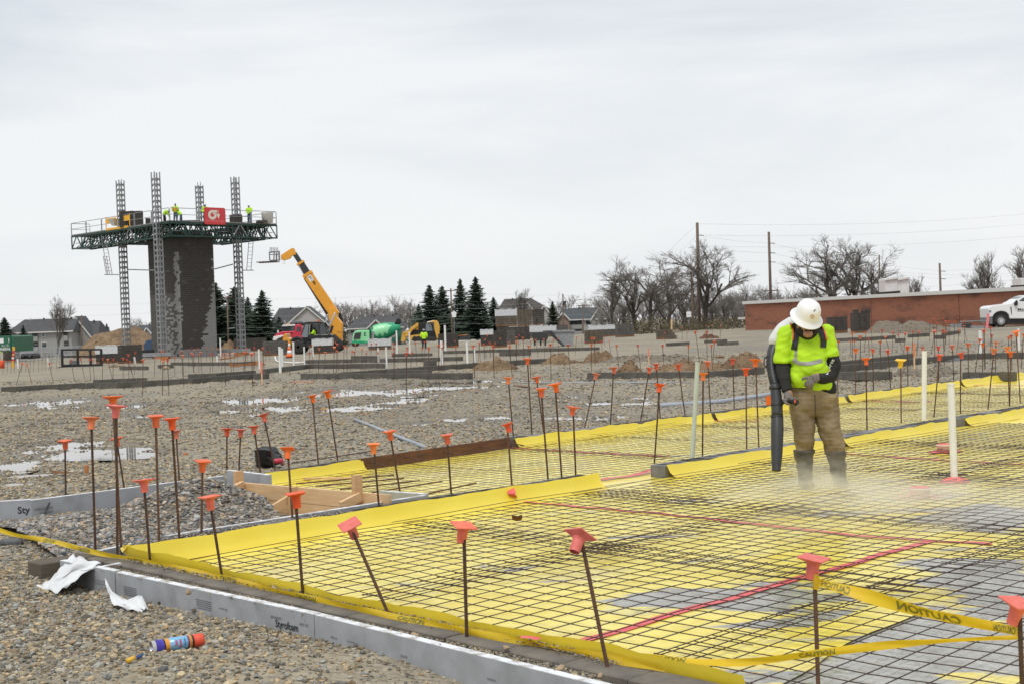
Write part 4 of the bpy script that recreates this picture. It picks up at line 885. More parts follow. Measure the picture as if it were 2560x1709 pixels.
# ================================================================== CAUTION TAPE
def tape(label, pts, w, words, wv=None, name='caution_tape', sag=0.0, mirror=False, ink='tape_ink'):
    """ribbon through world points; words = [(start 0..1, length m, text)]"""
    pl = bezsm(pts, 10); Lp = sum(np.linalg.norm(pl[i+1]-pl[i]) for i in range(len(pl)-1)); cum = [0]
    for i in range(len(pl)-1): cum.append(cum[-1]+np.linalg.norm(pl[i+1]-pl[i]))
    def at(s):
        s = min(max(s, 0), Lp-1e-6); i = int(np.searchsorted(cum, s, 'right'))-1; return pl[i]+(pl[i+1]-pl[i])*((s-cum[i])/(cum[i+1]-cum[i]))
    ph = random.uniform(0, 6)
    def wdir(s):
        a = wv if wv is not None else (0, 0, 1.); a = np.array(a, float); tw = .45*math.sin(s*3.1+ph)+.25*math.sin(s*8+2*ph); d = at(s+.02)-at(s-.02); d /= np.linalg.norm(d)+1e-9; e = np.cross(d, a); return a*math.cos(tw)+e*math.sin(tw), d
    def pt(s, v, lift=0.0):
        a, d = wdir(s); nn = np.cross(d, a); return at(s)+a*((v-.5)*w*(.55+.45*sm(min(s, Lp-s)/.25)))+nn*(.006*math.sin(s*9+v*4)+lift)
    o = thing(name, label, 'caution tape', (0, 0, 0), 0, 'yellow caution tape'); k = max(12, int(Lp/.05))
    MB().grid(lambda u, v: tuple(pt(u*Lp, v)), k, 3).build('ribbon', MT['tape_yellow'], o, True)
    for (s0, Ln, s) in words:
        vs, fs = text2d(s, True); x1 = max(v[0] for v in vs); y1 = max(v[1] for v in vs); y0 = min(v[1] for v in vs)
        for lift in (.0035, -.0035):
            mb = MB().add([pt(s0*Lp+(1-v[0]/x1 if mirror else v[0]/x1)*Ln, .14+.72*(v[1]-y0)/(y1-y0), lift) for v in vs], fs); mb.build('lettering', MT[ink], o)
    return o
ta = D(2040, 1452, dep(P(2046,1722,.115))); tb = D(2551, 1578, dep(P(2558,1790,.115)))
md = (ta+tb)/2
tape('caution tape strung between the two right-hand dowels, lettering reversed', [ta, ta*.7+tb*.3+np.array((0,0,-.008)), ta*.4+tb*.6+np.array((0,0,-.016)), tb], .055, [(.03,.12,'CAUTION'),(.42,.25,'CAUTION'),(.88,.08,'CAUTION')], mirror=True)
t1 = P(1510,1628,.13)
tape('caution tape running from the leaning dowel up to the right edge', [P(1440,1612,.13), P(1600,1640,.14), P(1830,1655,.19), P(2040,1632,.27), P(2280,1605,.36), tb+np.array((0,0,-.02))], .032, [(.03,.16,'CAUTION'),(.22,.2,'CAUTION'),(.58,.16,'CAUTION')])
tape('caution tape stretched across the left corner and down the front wall', [P(-40,1310,.22), P(40,1336,.16), P(130,1352,.15), P(240,1380,.14), P(313,1393,.135), P(420,1414,.13), P(600,1453,.13), P(868,1515,.13), P(1167,1576,.13), P(1330,1606,.13), P(1500,1640,.13), P(1660,1672,.13)], .036, [(.115,.16,'CAUTION'),(.20,.18,'CAUTION'),(.30,.18,'CAUTION'),(.47,.2,'CAUTION'),(.60,.2,'CAUTION'),(.74,.2,'CAUTION')], ink='tape_ink')
MB().lathe([(.012,-.03),(.014,0),(.012,.03)], D(2040,1452,dep(P(2046,1722,.115))-.01), 8).build('x', MT['tape_yellow']).name = 'tape_knot'
tag(bpy.data.objects['tape_knot'], 'knot of caution tape tied below the cap of the right-hand dowel', 'caution tape', 'yellow caution tape')
# ================================================================== SMALL THINGS NEAR BY
# spray can lying on the gravel
ca, cb = P(378,1638,.036), P(508,1616,.036)
dv = cb-ca; Lc = float(np.linalg.norm(dv)); dv /= Lc; rc = .0335; Mz = np.column_stack((np.cross((0,0,1.), dv), np.cross(dv, np.cross((0,0,1.), dv)), dv))
zc = float(gfull(*((ca+cb)/2)[:2]))+rc+.003; ca = np.array((ca[0], ca[1], zc)); can = thing('spray_can', 'spray paint can with blue label and orange-red cap lying on the gravel', 'spray can', ca)
m, t, b, nd, ramp, mix = nodes('can_label'); tcx = nd('TexCoord'); sx = nd('SeparateXYZ'); t.links.new(tcx.outputs['Object'], sx.inputs[0])
dt = nd('VectorMath', operation='DOT_PRODUCT'); t.links.new(tcx.outputs['Object'], dt.inputs[0]); dt.inputs[1].default_value = tuple(dv/Lc)
cr = nd('ValToRGB'); cr.color_ramp.interpolation = 'CONSTANT'; e = cr.color_ramp.elements
cols = [(0,(.7,.7,.7)),(.07,(.09,.07,.46)),(.22,(.012,.012,.012)),(.245,(.75,.33,.06)),(.33,(.22,.47,.72)),(.665,(.20,.10,.25)),(.69,(.012,.012,.012)),(.70,(.72,.30,.08)),(.755,(.012,.012,.012)),(.79,(.7,.7,.7))]
while len(e) < len(cols): e.new(.5)
for i, (p_, c_) in enumerate(cols): e[i].position = p_; e[i].color = (*c_, 1)
t.links.new(dt.outputs['Value'], cr.inputs[0]); t.links.new(cr.outputs[0], b.inputs['Base Color']); b.inputs['Roughness'].default_value = .25; b.inputs['Metallic'].default_value = .15
MB().lathe([(rc*.9,.006),(rc,0.0),(rc,Lc*.79),(rc*.8,Lc*.80)], (0,0,0), 28, M=Mz, caps=False).build('body', MT['can_label'], can, True)
MB().lathe([(rc*.9,.002),(rc*.86,.012),(.002,.016)], (0,0,0), 24, M=Mz, caps=False).build('base', MT['chrome'], can, True)
MB().lathe([(rc*.97,Lc*.80),(rc*.96,Lc*.985),(rc*.88,Lc),(.002,Lc)], (0,0,0), 24, M=Mz).build('cap', MT['cap_red'], can, True)
vw = cC-ca; vw -= dv*(vw@dv); vw /= np.linalg.norm(vw); upn = np.cross(dv, vw)*-1
def on_can(s, a0, th0, wdt, hgt, mt_, rotq):
    vs, fs = text2d(s, True); x1 = max(v[0] for v in vs); y1 = max(v[1] for v in vs); y0 = min(v[1] for v in vs); out = []
    sd = np.cross(vw, dv)
    for v in vs:
        if rotq: l = a0-(v[1]-y0)/(y1-y0)*hgt; th = th0+(v[0]/x1)*wdt/rc
        else: l = a0+v[0]/x1*wdt; th = th0-(v[1]-y0)/(y1-y0)*hgt/rc
        out.append(dv*l+(vw*math.cos(th)-sd*-math.sin(th))*(rc+.0012))
    MB().add(out, fs).build('lettering', MT[mt_], can)
mat('can_red', (.62,.03,.04), .4); mat('can_blue', (.03,.08,.22), .4)
on_can('Marking', Lc*.565, -.55, .040, .018, 'can_red', True); on_can('Paint', Lc*.47, -.35, .030, .016, 'can_red', True); on_can('Construction', Lc*.625, -.55, .040, .009, 'can_blue', True)
# small yellow and blue plug
pa = P(322,1692,.012); pb = P(356,1676,.012); zc = float(gfull(pa[0], pa[1]))+.016; pa[2] = pb[2] = zc; pl_ = thing('plastic_plug', 'small yellow and blue plastic plug lying near the spray can', 'plug')
mat('plug_yellow', (.72,.42,.04), .4); mat('plug_blue', (.05,.10,.26), .4)
MB().cyl(pa, pa+(pb-pa)*.45, .0125, .0125, 14).build('collar', MT['plug_yellow'], pl_, True); MB().cyl(pa+(pb-pa)*.45, pb, .0115, .0105, 14).build('body', MT['plug_blue'], pl_, True)
MB().beam(pa+(pb-pa)*.4+np.array((0,0,.0125)), pb+np.array((0,0,.0115)), .004, .002).build('stripe', MT['plug_yellow'], pl_)
# leaf, bag, pipe end, scraps
c = P(1293,1303,.05); mb = MB().grid(lambda u, v: tuple(c+np.array(((u-.5)*.08, (v-.5)*.05, .03*abs(u-.5)+.02*(v-.5)**2*8))), 5, 3); tag(mb.build('dry_leaf', MT['wood_form'], None, True), 'curled brown leaf lying on the near wire mesh', 'leaf')
c = P(665,1158,.1)
def blob(name, label, c, r, mt, cat, amp=.25, n=14, seed=0, squash=1.0):
    rs = np.random.default_rng(seed); ks = rs.normal(size=(9, 3))*2.2; phs = rs.uniform(0, 6, 9); mb = MB(); vs = []; fs = []
    for j in range(n+1):
        for i in range(2*n):
            th, p_ = math.pi*j/n, math.pi*i/n; d = np.array((math.sin(th)*math.cos(p_), math.sin(th)*math.sin(p_), math.cos(th))); f = 1+amp*sum(math.sin(k@d+q) for k, q in zip(ks, phs))/3
            vs.append(np.asarray(c)+d*np.array(r)*f)
    for j in range(n):
        for i in range(2*n): fs.append((j*2*n+i, (j+1)*2*n+i, (j+1)*2*n+(i+1) % (2*n), j*2*n+(i+1) % (2*n)))
    mb.add(vs, fs); return tag(mb.build(name, MT[mt], None, True), label, cat)
blob('plastic_bag', 'crumpled black plastic bag on the short back wall behind the lumber form', c+np.array((0,0,.06)), (.14,.13,.11), 'black_plastic', 'bag', .55, n=7, seed=9).data.polygons.foreach_set('use_smooth', [False]*98)
lying('pipe_end', 'reddish pipe end beside the black plastic bag', [P(686,1152,.16), P(702,1150,.16), P(707,1158,.10)], .028, 'red_paint')
def scrap(label, x0, y0, x1, y1, w, h, mt='wood_orange', cat='wood scrap', z=.02, name='wood_scrap'): return tag(MB().beam(g(x0,y0,z), g(x1,y1,z), w, h).build(name, MT[mt]), label, cat)
scrap('red-tipped wooden stake lying on the wet ground at left', 133,1182,205,1188,.03,.03,'wood_old')
scrap('orange wooden stick lying beyond the puddles', 1155,980,1200,976,.06,.03)
scrap('dark wooden board lying on the gravel left of the far puddle', 1288,965,1315,969,.12,.03,'wood_form')
scrap('thin orange marker stick lying behind the puddles', 905,1034,922,1038,.03,.02)
scrap('thin pink marking stake lying in front of the low walls', 728,955,783,955,.03,.02,'cap_pale')
scrap('pale wooden board lying in front of the left walls', 382,957,398,954,.1,.05,'cap_pale')
tag(MB().beam(P(216,1190,.0), D(216,1162,dep(P(216,1190,0))), .04, .04).build('survey_stake', MT['wood_orange']), 'short square wooden stake in the wet ground at left', 'stake')
tag(MB().box(P(464,1136,.02), (.06,.05,.05)).build('wood_block', MT['wood_orange']), 'small wood block lying on the wet ground', 'wood block')
for (x, y0, y1, s) in ((655,905,962,'orange-topped survey stake in front of the left walls'), (1622,870,912,'orange survey stake behind the low wall, left of the worker'), (2286,857,925,'thin pale survey stake right of the worker')):
    b_ = G(x, y1); t_ = D(x-1, y0, dep(b_)); o = thing('survey_stake', s, 'stake', b_); v = t_-b_
    MB().beam((0,0,-.05), v*.5, .035, .035).build('shaft', MT['wood_new'], o); MB().beam(v*.5, v, .04, .04).build('painted_top', MT['paint_mark'] if x < 2000 else MT['cap_pale'], o)
# ================================================================== THE WORKER WITH THE BLOWER
WD = 12.62
def Wp(x, y, dd=0.0): return D(x, y, WD+dd)
WB = P(2052, 1214, 0.0)
def remesh(name, mb, m_, parent, vox=.011, smooth=2, extra=None):
    o = mb.build(name, m_, parent, True); md = o.modifiers.new('r', 'REMESH'); md.mode = 'VOXEL'; md.voxel_size = vox; md.use_smooth_shade = True
    s = o.modifiers.new('s', 'SMOOTH'); s.iterations = smooth; s.factor = .5
    dg = bpy.context.evaluated_depsgraph_get(); me = bpy.data.meshes.new_from_object(o.evaluated_get(dg)); o.modifiers.clear(); o.data = me
    me.polygons.foreach_set('use_smooth', [True]*len(me.polygons))
    if not me.materials: me.materials.append(m_)
    return o
def limb(mb, pts, rad, n=12, sub=4):
    q = bezsm([np.append(p, 0) if len(p) == 2 else p for p in pts], sub); r = []
    k = len(pts)-1
    for i in range(k):
        for j in range(sub): t = j/sub; r.append(rad[i]*(1-t)+rad[i+1]*t)
    r.append(rad[-1]); mb.tube(q, r, n)
def ball(mb, c, r, n=12):
    r = (r, r, r) if np.isscalar(r) else r; vs = []; fs = []
    for j in range(n+1):
        for i in range(2*n): th, p = math.pi*j/n, math.pi*i/n; vs.append(np.asarray(c)+np.array((r[0]*math.sin(th)*math.cos(p), r[1]*math.sin(th)*math.sin(p), r[2]*math.cos(th))))
    for j in range(n):
        for i in range(2*n): fs.append((j*2*n+i, (j+1)*2*n+i, (j+1)*2*n+(i+1) % (2*n), j*2*n+(i+1) % (2*n)))
    mb.add(vs, fs)
person = thing('person', 'worker in white hard hat and lime shirt blowing water off the mesh', 'person')
# joints, placed from the photograph
HEAD = Wp(2017,806,-.16); NECK = Wp(2024,815,-.02); SHR, SHL = Wp(1962,832,-.02), Wp(2072,830,-.02); ELR, ELL = Wp(1957,912,-.02), Wp(2081,924,-.06)
HNR, HNL = Wp(1975,994,-.16), Wp(2030,944,-.26); HIP = Wp(2036,975,0); HPR, HPL = Wp(2008,990,0), Wp(2066,990,0); KNR, KNL = Wp(2009,1082,-.04), Wp(2078,1084,-.02)
ANR, ANL = Wp(2012,1180,.0), Wp(2097,1180,.02)
# skin: head, neck and the whole figure under the clothes as one surface
mb = MB(); ball(mb, HEAD+np.array((0,0,.01)), (.078,.098,.112)); limb(mb, [HEAD+np.array((0,.03,-.05)), NECK, Wp(2027,850,.02)], [.055,.06,.08])
limb(mb, [Wp(2027,845,.02), Wp(2030,900,.0), HIP], [.11,.12,.13]); limb(mb, [Wp(2000,838,0), SHR, ELR, HNR], [.05,.055,.045,.033]); limb(mb, [Wp(2050,838,0), SHL, ELL, HNL], [.05,.055,.045,.033])
limb(mb, [HIP, HPR, KNR, ANR], [.09,.085,.06,.045]); limb(mb, [HIP, HPL, KNL, ANL], [.09,.085,.06,.045])
fc = HEAD+np.array((-.01,-.085,-.045)); limb(mb, [fc+np.array((0,.01,.03)), fc+np.array((-.002,-.022,-.012)), fc+np.array((0,-.0,-.018))], [.012,.017,.012], 8)     # nose
ball(mb, HEAD+np.array((-.005,-.055,-.105)), (.045,.045,.035))                                                       # chin
ball(mb, HEAD+np.array((-.08,.01,-.03)), (.012,.03,.035)); ball(mb, HEAD+np.array((.08,.01,-.03)), (.012,.03,.035))
remesh('body', mb, MT['skin'], person, .010)
mb = MB(); limb(mb, [fc+np.array((-.034,.002,-.030)), fc+np.array((0,-.016,-.026)), fc+np.array((.034,.002,-.030))], [.006,.010,.006], 8); mb.build('moustache', MT['hair'], person, True)
mb = MB(); limb(mb, [fc+np.array((-.026,-.004,-.048)), fc+np.array((0,-.014,-.047)), fc+np.array((.026,-.004,-.048))], [.005,.008,.005], 8); mb.build('lips', mat('lip', (.30,.12,.09), .5), person, True)
for s in (-1, 1): mb = MB(); limb(mb, [fc+np.array((s*.05,.006,.028)), fc+np.array((s*.03,-.004,.033)), fc+np.array((s*.012,-.004,.030))], [.005,.007,.005], 8); mb.build('eyebrow', MT['hair'], person, True)
# black hood under the hat
mb = MB(); ball(mb, HEAD+np.array((.01,.045,-.045)), (.112,.10,.12)); limb(mb, [Wp(1996,812,.03), Wp(2022,828,.06), Wp(2052,822,.03)], [.055,.09,.055]); limb(mb, [Wp(2000,822,-.03), Wp(2018,838,-.10), Wp(2040,830,-.05)], [.03,.032,.03])
hd = remesh('hood', mb, MT['black_cloth'], person)
# shirt
mb = MB(); rot = np.eye(3)
def torso(mb, secs, n=26):
    vs = []; fs = []
    for (x0, x1, y, dd, dp) in secs:
        a, c = Wp(x0, y, dd), Wp(x1, y, dd); ce = (a+c)/2; rx = np.linalg.norm(c-a)/2
        for j in range(n):
            t = 2*math.pi*j/n; cx_ = math.copysign(abs(math.cos(t))**.8, math.cos(t)); sy = math.copysign(abs(math.sin(t))**.9, math.sin(t)); vs.append(ce+(c-a)/np.linalg.norm(c-a)*cx_*rx+np.array((0, sy*dp, 0)))
    k = len(secs)
    for i in range(k-1):
        for j in range(n): fs.append((i*n+j, (i+1)*n+j, (i+1)*n+(j+1) % n, i*n+(j+1) % n))
    fs.append(tuple(range(n))); fs.append(tuple(range((k-1)*n, k*n))[::-1]); mb.add(vs, fs)
torso(mb, [(1998,2050,822,-.02,.08),(1970,2068,832,-.02,.105),(1968,2074,850,-.02,.125),(1976,2068,880,-.04,.145),(1977,2066,910,-.05,.155),(1975,2072,935,-.05,.16),(1975,2080,955,-.04,.155),(1978,2078,970,-.03,.15)])
limb(mb, [Wp(1995,838,0), SHR+np.array((.01,0,.0)), Wp(1958,870,-.02), Wp(1957,905,-.025)], [.072,.078,.077,.075], 16); limb(mb, [Wp(2050,838,0), SHL+np.array((-.015,0,0)), Wp(2074,862,-.03), Wp(2077,893,-.05)], [.072,.077,.074,.070], 16)
sh = remesh('shirt', mb, MT['hivis'], person, .0095, 2)
# soft folds pressed into the cloth
def folds(o, amp, ks, seed=1):
    co = np.empty(len(o.data.vertices)*3); no = np.empty_like(co); o.data.vertices.foreach_get('co', co); o.data.vertices.foreach_get('normal', no); co = co.reshape(-1, 3); no = no.reshape(-1, 3)
    rs = np.random.default_rng(seed); d = np.zeros(len(co))
    for k in range(10):
        w = rs.normal(size=3)*ks; d += np.sin(co@w+rs.uniform(0, 6)+1.6*np.sin(co@(rs.normal(size=3)*ks*.5)))
    co += no*(amp*np.tanh(d/2.0))[:, None]; o.data.vertices.foreach_set('co', co.ravel()); o.data.update()
folds(sh, .009, np.array((14, 6, 22)), 4); folds(sh, .005, np.array((30, 12, 42)), 6)
# black undershirt showing below the shirt, and the sleeves
mb = MB(); torso(mb, [(2000,2084,950,-.02,.14),(1995,2090,962,-.015,.145),(2010,2091,974,-.01,.14),(2030,2089,982,-.01,.13)]); remesh('undershirt', mb, MT['black_cloth'], person, .011)
mb = MB(); limb(mb, [Wp(1957,895,-.025), ELR, Wp(1962,950,-.08), Wp(1970,978,-.13)], [.068,.066,.060,.046], 16); o = remesh('sleeve', mb, MT['black_cloth'], person, .010); folds(o, .005, np.array((10, 6, 30)), 2)
mb = MB(); limb(mb, [Wp(2078,888,-.05), Wp(2085,915,-.05), Wp(2077,938,-.09), Wp(2058,944,-.18), Wp(2044,943,-.23)], [.062,.064,.062,.054,.044], 16); slv = remesh('sleeve', mb, MT['black_cloth'], person, .010); folds(slv, .005, np.array((10, 6, 30)), 3)
# sleeve lettering, wrapped onto the black sleeve by projecting along the view
from mathutils.bvhtree import BVHTree
def bvh(o):
    v = [tuple(x.co) for x in o.data.vertices]; return BVHTree.FromPolygons(v, [tuple(p.vertices) for p in o.data.polygons])
def decal(name, par, surf, verts2, faces, px, ux, uy, m_, lift=.003):
    """flat shape (u,v) laid on a surface: u,v in image pixels from px along ux, uy"""
    tr = bvh(surf); out = []
    for u, v in verts2:
        x, y = px[0]+ux[0]*u+uy[0]*v, px[1]+ux[1]*u+uy[1]*v; d = Vector(ray(x, y)).normalized(); h = tr.ray_cast(Vector(cC), d)
        p = h[0]-d*lift if h[0] is not None else Vector(Wp(x, y, -.1)); out.append(tuple(p))
    return MB().add(out, faces).build(name, m_, par)
vs, fs = text2d('artt', True); x1 = max(v[0] for v in vs)
decal('sleeve_lettering', person, slv, [(v[0]/x1*27, v[1]*11) for v in vs], fs, (2073,922), (.50,-.87), (-.87,-.50), MT['white_poly'])
decal('sleeve_mark', person, slv, [(4.6*math.cos(i*.5236)*(1 if i % 3 else .8), 5.5*math.sin(i*.5236)) for i in range(12)], [tuple(range(12))], (2067,930), (1,0), (0,1), MT['white_poly'])
# reflective bands on the shirt
def band(pts, w, m_=MT['reflective'], surf=sh, name='reflective_band', lift=.0045):
    pl = [np.array((x, y, 0.)) for x, y in pts]; q = bezsm(pl, 8); vs = []; fs = []
    for i, p in enumerate(q):
        d = q[min(i+1, len(q)-1)]-q[max(i-1, 0)]; d /= np.linalg.norm(d)+1e-9; nn = np.array((-d[1], d[0]))
        for k in (-.5, -.17, .17, .5): vs.append((p[0]+nn[0]*w*k, p[1]+nn[1]*w*k))
    for i in range(len(q)-1):
        for k in range(3): fs.append((i*4+k, (i+1)*4+k, (i+1)*4+k+1, i*4+k+1))
    return decal(name, person, surf, vs, fs, (0, 0), (1, 0), (0, 1), m_, lift)
band([(1981,898),(1994,906),(2020,908),(2045,903),(2056,900)], 10); band([(1993,852),(1990,875),(1989,893),(1992,903)], 6.5)
# trousers
mb = MB(); torso(mb, [(1978,2090,968,.0,.145),(1977,2094,990,.0,.15),(1976,2096,1015,.0,.14),(1980,2096,1036,.0,.12)])
limb(mb, [Wp(2007,1020,0), Wp(2007,1055,-.02), KNR, Wp(2010,1110,-.02), Wp(2010,1132,.0)], [.112,.105,.094,.088,.082], 18); limb(mb, [Wp(2067,1020,0), Wp(2070,1055,-.01), KNL, Wp(2085,1110,.0), Wp(2088,1132,.01)], [.112,.106,.096,.090,.084], 18)
tr_ = remesh('trousers', mb, MT['khaki'], person, .0105, 2); folds(tr_, .009, np.array((12, 6, 20)), 8); folds(tr_, .006, np.array((26, 12, 44)), 3)
band([(2037,985),(2038,1010),(2039,1040)], 1.6, MT['glove_dark'], tr_, 'fly_seam', .003)
# rubber boots
for nm, a, t_ in (('r', ANR, (2010, 1124)), ('l', ANL, (2088, 1124))):
    mb = MB(); top = Wp(t_[0], t_[1], .0); ft = np.array((a[0], a[1], .045))
    limb(mb, [top, (top+a)/2+np.array((0,0,0)), a+np.array((0,0,-.01)), ft+np.array((0,.02,0))], [.098,.082,.070,.064], 16); limb(mb, [ft+np.array((0,.06,-.0)), ft+np.array((.0,-.06,-.004)), ft+np.array((.01,-.19,-.010))], [.050,.050,.040], 14)
    o = remesh('boot', mb, MT['boot'], person, .0105, 2); folds(o, .006, np.array((12, 8, 30)), 5)
# gloves: palm and five bent fingers each, closed in one surface
def hand(nm, wrist, palm, fdirs, thumb, m_):
    mb = MB(); limb(mb, [wrist, (wrist+palm)/2, palm], [.034,.042,.040], 12)
    for (b_, k1, k2) in fdirs: limb(mb, [palm+(b_-palm)*.2, b_, k1, k2], [.015,.0125,.0118,.0100], 8, 3)
    limb(mb, [palm+(thumb[0]-palm)*.2, *thumb], [.018,.0155,.0135,.011], 8, 3); return remesh('glove', mb, m_, person, .0045, 1)
pL = Wp(2030,948,-.27); f = lambda x, y, d: Wp(x, y, d)
hand('l', Wp(2044,943,-.24), pL, [(f(2018,952,-.29), f(2013,959,-.27), f(2014,965,-.25)), (f(2020,957,-.29), f(2016,965,-.27), f(2018,970,-.25)), (f(2025,960,-.29), f(2022,968,-.27), f(2024,973,-.25)), (f(2031,961,-.28), f(2029,968,-.27), f(2030,972,-.25))], (f(2018,943,-.28), f(2009,945,-.27), f(2005,949,-.26)), MT['glove'])
pR = Wp(1972,999,-.17)
hand('r', Wp(1969,980,-.13), pR, [(f(1981,994,-.20), f(1990,997,-.20), f(1992,1003,-.18)), (f(1981,999,-.21), f(1989,1003,-.20), f(1990,1009,-.18)), (f(1979,1004,-.21), f(1986,1009,-.20), f(1986,1014,-.18)), (f(1976,1008,-.20), f(1982,1013,-.19), f(1981,1017,-.17))], (f(1962,1000,-.21), f(1966,1007,-.23), f(1973,1010,-.23)), MT['glove'])
# hard hat: wide brim and ribbed dome, bowed forward
hat = tag(link('hard_hat', None, person), 'white full-brim hard hat', 'hat') if False else link('hard_hat', None, person)
hc_ = Wp(2020,782,-.17); ax_z = np.array((.20,-.52,.83)); ax_z /= np.linalg.norm(ax_z); ax_x = np.cross((0,1.,0), ax_z); ax_x /= np.linalg.norm(ax_x); MH = np.column_stack((ax_x, np.cross(ax_z, ax_x), ax_z))
def ell(prof, nm, m_, n=36, ky=1.16):
    vs = []; fs = []
    for r, z in prof:
        for j in range(n):
            t = 2*math.pi*j/n; vs.append(MH@np.array((r*math.cos(t), r*ky*math.sin(t), z-.018*(math.sin(t) < -.3)*(r > .13)*abs(math.sin(t))))+hc_)
    for i in range(len(prof)-1):
        for j in range(n): fs.append((i*n+j, i*n+(j+1) % n, (i+1)*n+(j+1) % n, (i+1)*n+j))
    return MB().add(vs, fs).build(nm, m_, hat, True)
shell = ell([(.110,-.045),(.150,-.055),(.153,-.052),(.150,-.048),(.118,-.036),(.113,-.02),(.112,.02),(.104,.06),(.085,.092),(.055,.112),(.02,.120),(.001,.121)], 'shell', MT['hat_white'])
decal('sticker', hat, shell, [(5.2*math.cos(i*.5236), 5.2*math.sin(i*.5236)) for i in range(12)], [tuple(range(12))], (2031,792), (1,0), (0,1), mat('sticker_orange', (.62,.36,.16), .5))
decal('sticker', hat, shell, [(2.6*math.cos(i*.5236), 2.6*math.sin(i*.5236)) for i in range(12)], [tuple(range(12))], (2031,792), (1,0), (0,1), MT['dirty_white'], .005)
decal('scuff', hat, shell, [(0,0),(6,-5),(5,-3),(8,-4),(2,2)], [(0,1,2,3,4)], (2033,778), (1,0), (0,1), MT['black'])
# backpack blower: engine housing behind, harness, bellows and tube
bl = thing('backpack_blower', 'black backpack blower with white housing and long tube, worn by the worker', 'leaf blower')
mb = MB(); limb(mb, [Wp(1985,800,.14), Wp(1962,825,.18), Wp(1942,855,.20), Wp(1936,868,.20)], [.05,.085,.085,.05], 14); limb(mb, [Wp(2000,830,.22), Wp(1985,860,.24)], [.16,.16], 14); remesh('housing', mb, MT['white_poly'], bl, .012)
mb = MB(); limb(mb, [Wp(1940,862,.20), Wp(1933,880,.17), Wp(1930,896,.12)], [.060,.060,.052], 14); limb(mb, [Wp(2000,870,.22), Wp(1990,930,.22)], [.15,.12], 14); remesh('fan_case', mb, MT['blower_black'], bl, .012)
ph_ = bezsm([Wp(1930,892,.12), Wp(1929,910,.07), Wp(1931,930,.02), Wp(1935,950,-.03), Wp(1938,962,-.06)], 12); mb = MB(); mb.tube(ph_, [.047-.00012*i+.006*math.sin(i*2.6) for i in range(len(ph_))], 16); mb.build('bellows', MT['blower_black'], bl, True)
mb = MB(); tp = [Wp(1938,960,-.06), Wp(1940,985,-.09), Wp(1942,1010,-.12), Wp(1943,1038,-.15)]; limb(mb, tp, [.046,.050,.053,.052], 18); mb.build('upper_tube', MT['blower_black'], bl, True)
for y, d in ((968,-.07), (1010,-.12), (1040,-.153)): MB().lathe([(.056,-.012),(.058,0),(.056,.012)], Wp(1942 if y > 980 else 1938, y, d), 18).build('clamp', MT['black'], bl, True)
mb = MB(); limb(mb, [Wp(1943,1040,-.15), Wp(1943,1075,-.20), Wp(1942,1130,-.27), Wp(1941,1168,-.32), Wp(1941,1176,-.33)], [.055,.058,.052,.040,.041], 18); mb.build('nozzle', MT['blower_black'], bl, True)
mb = MB(); limb(mb, [Wp(1952,1003,-.13), Wp(1975,1003,-.20), Wp(1988,1004,-.25), Wp(1994,1010,-.26)], [.018,.02,.026,.024], 12); mb.build('handle', MT['black'], bl, True)
mb = MB(); limb(mb, [Wp(1988,998,-.28), Wp(1987,1006,-.285)], [.006,.006], 8); mb.build('trigger', MT['cap_red'], bl)
limb_c = MB(); limb_c.tube(bezsm([Wp(1925,885,.15), Wp(1912,895,.12), Wp(1911,912,.08), Wp(1922,922,.05)], 6), .006, 6); limb_c.build('cable', MT['black'], bl, True)
for nm, pts, w in (('strap', [(1985,808),(1990,825),(1989,850),(1984,874)], 15), ('strap', [(2044,812),(2054,830),(2059,850),(2058,868)], 15)):
    o = band(pts, w, MT['black'], sh, 'strap', .012); o.parent = bl
    off = -7 if pts[0][0] < 2000 else 8
    o = band([(x+off+(-3 if off < 0 and i == 0 else 0), y) for i, (x, y) in enumerate(pts[:3])], 3.2, MT['cap_red'], sh, 'strap_edge', .015); o.parent = bl
# orange flag piece hanging on the bar behind the tube
MB().box(Wp(1924,1000,.9), (.07,.01,.09)).build('x', MT['cap_orange']).name = 'marker_flag'; tag(bpy.data.objects['marker_flag'], 'small orange marker on the rebar behind the blower tube', 'marker')
# ------------------------------------------------------------------ spray thrown up by the blower
def spray_mat(kd):
  m = bpy.data.materials.new('spray'); m.use_nodes = True; t = m.node_tree; t.nodes.clear(); ou = t.nodes.new('ShaderNodeOutputMaterial'); pv = t.nodes.new('ShaderNodeVolumePrincipled')
  pv.inputs['Color'].default_value = (.985,.97,.94,1); pv.inputs['Anisotropy'].default_value = .2
  tc = t.nodes.new('ShaderNodeTexCoord'); gr = t.nodes.new('ShaderNodeTexGradient'); gr.gradient_type = 'SPHERICAL'; t.links.new(tc.outputs['Object'], gr.inputs[0])
  nz = t.nodes.new('ShaderNodeTexNoise'); nz.inputs['Scale'].default_value = 2.6; nz.inputs['Detail'].default_value = 6; nz.inputs['Distortion'].default_value = .5; t.links.new(tc.outputs['Object'], nz.inputs[0])
  rp = t.nodes.new('ShaderNodeMapRange'); rp.inputs[1].default_value = .40; rp.inputs[2].default_value = .72; t.links.new(nz.outputs['Fac'], rp.inputs[0])
  mu = t.nodes.new('ShaderNodeMath'); mu.operation = 'MULTIPLY'; t.links.new(gr.outputs['Fac'], mu.inputs[0]); t.links.new(rp.outputs[0], mu.inputs[1])
  mk = t.nodes.new('ShaderNodeMath'); mk.operation = 'MULTIPLY'; mk.inputs[1].default_value = kd; t.links.new(mu.outputs[0], mk.inputs[0]); t.links.new(mk.outputs[0], pv.inputs['Density']); t.links.new(pv.outputs[0], ou.inputs['Volume'])
  return m
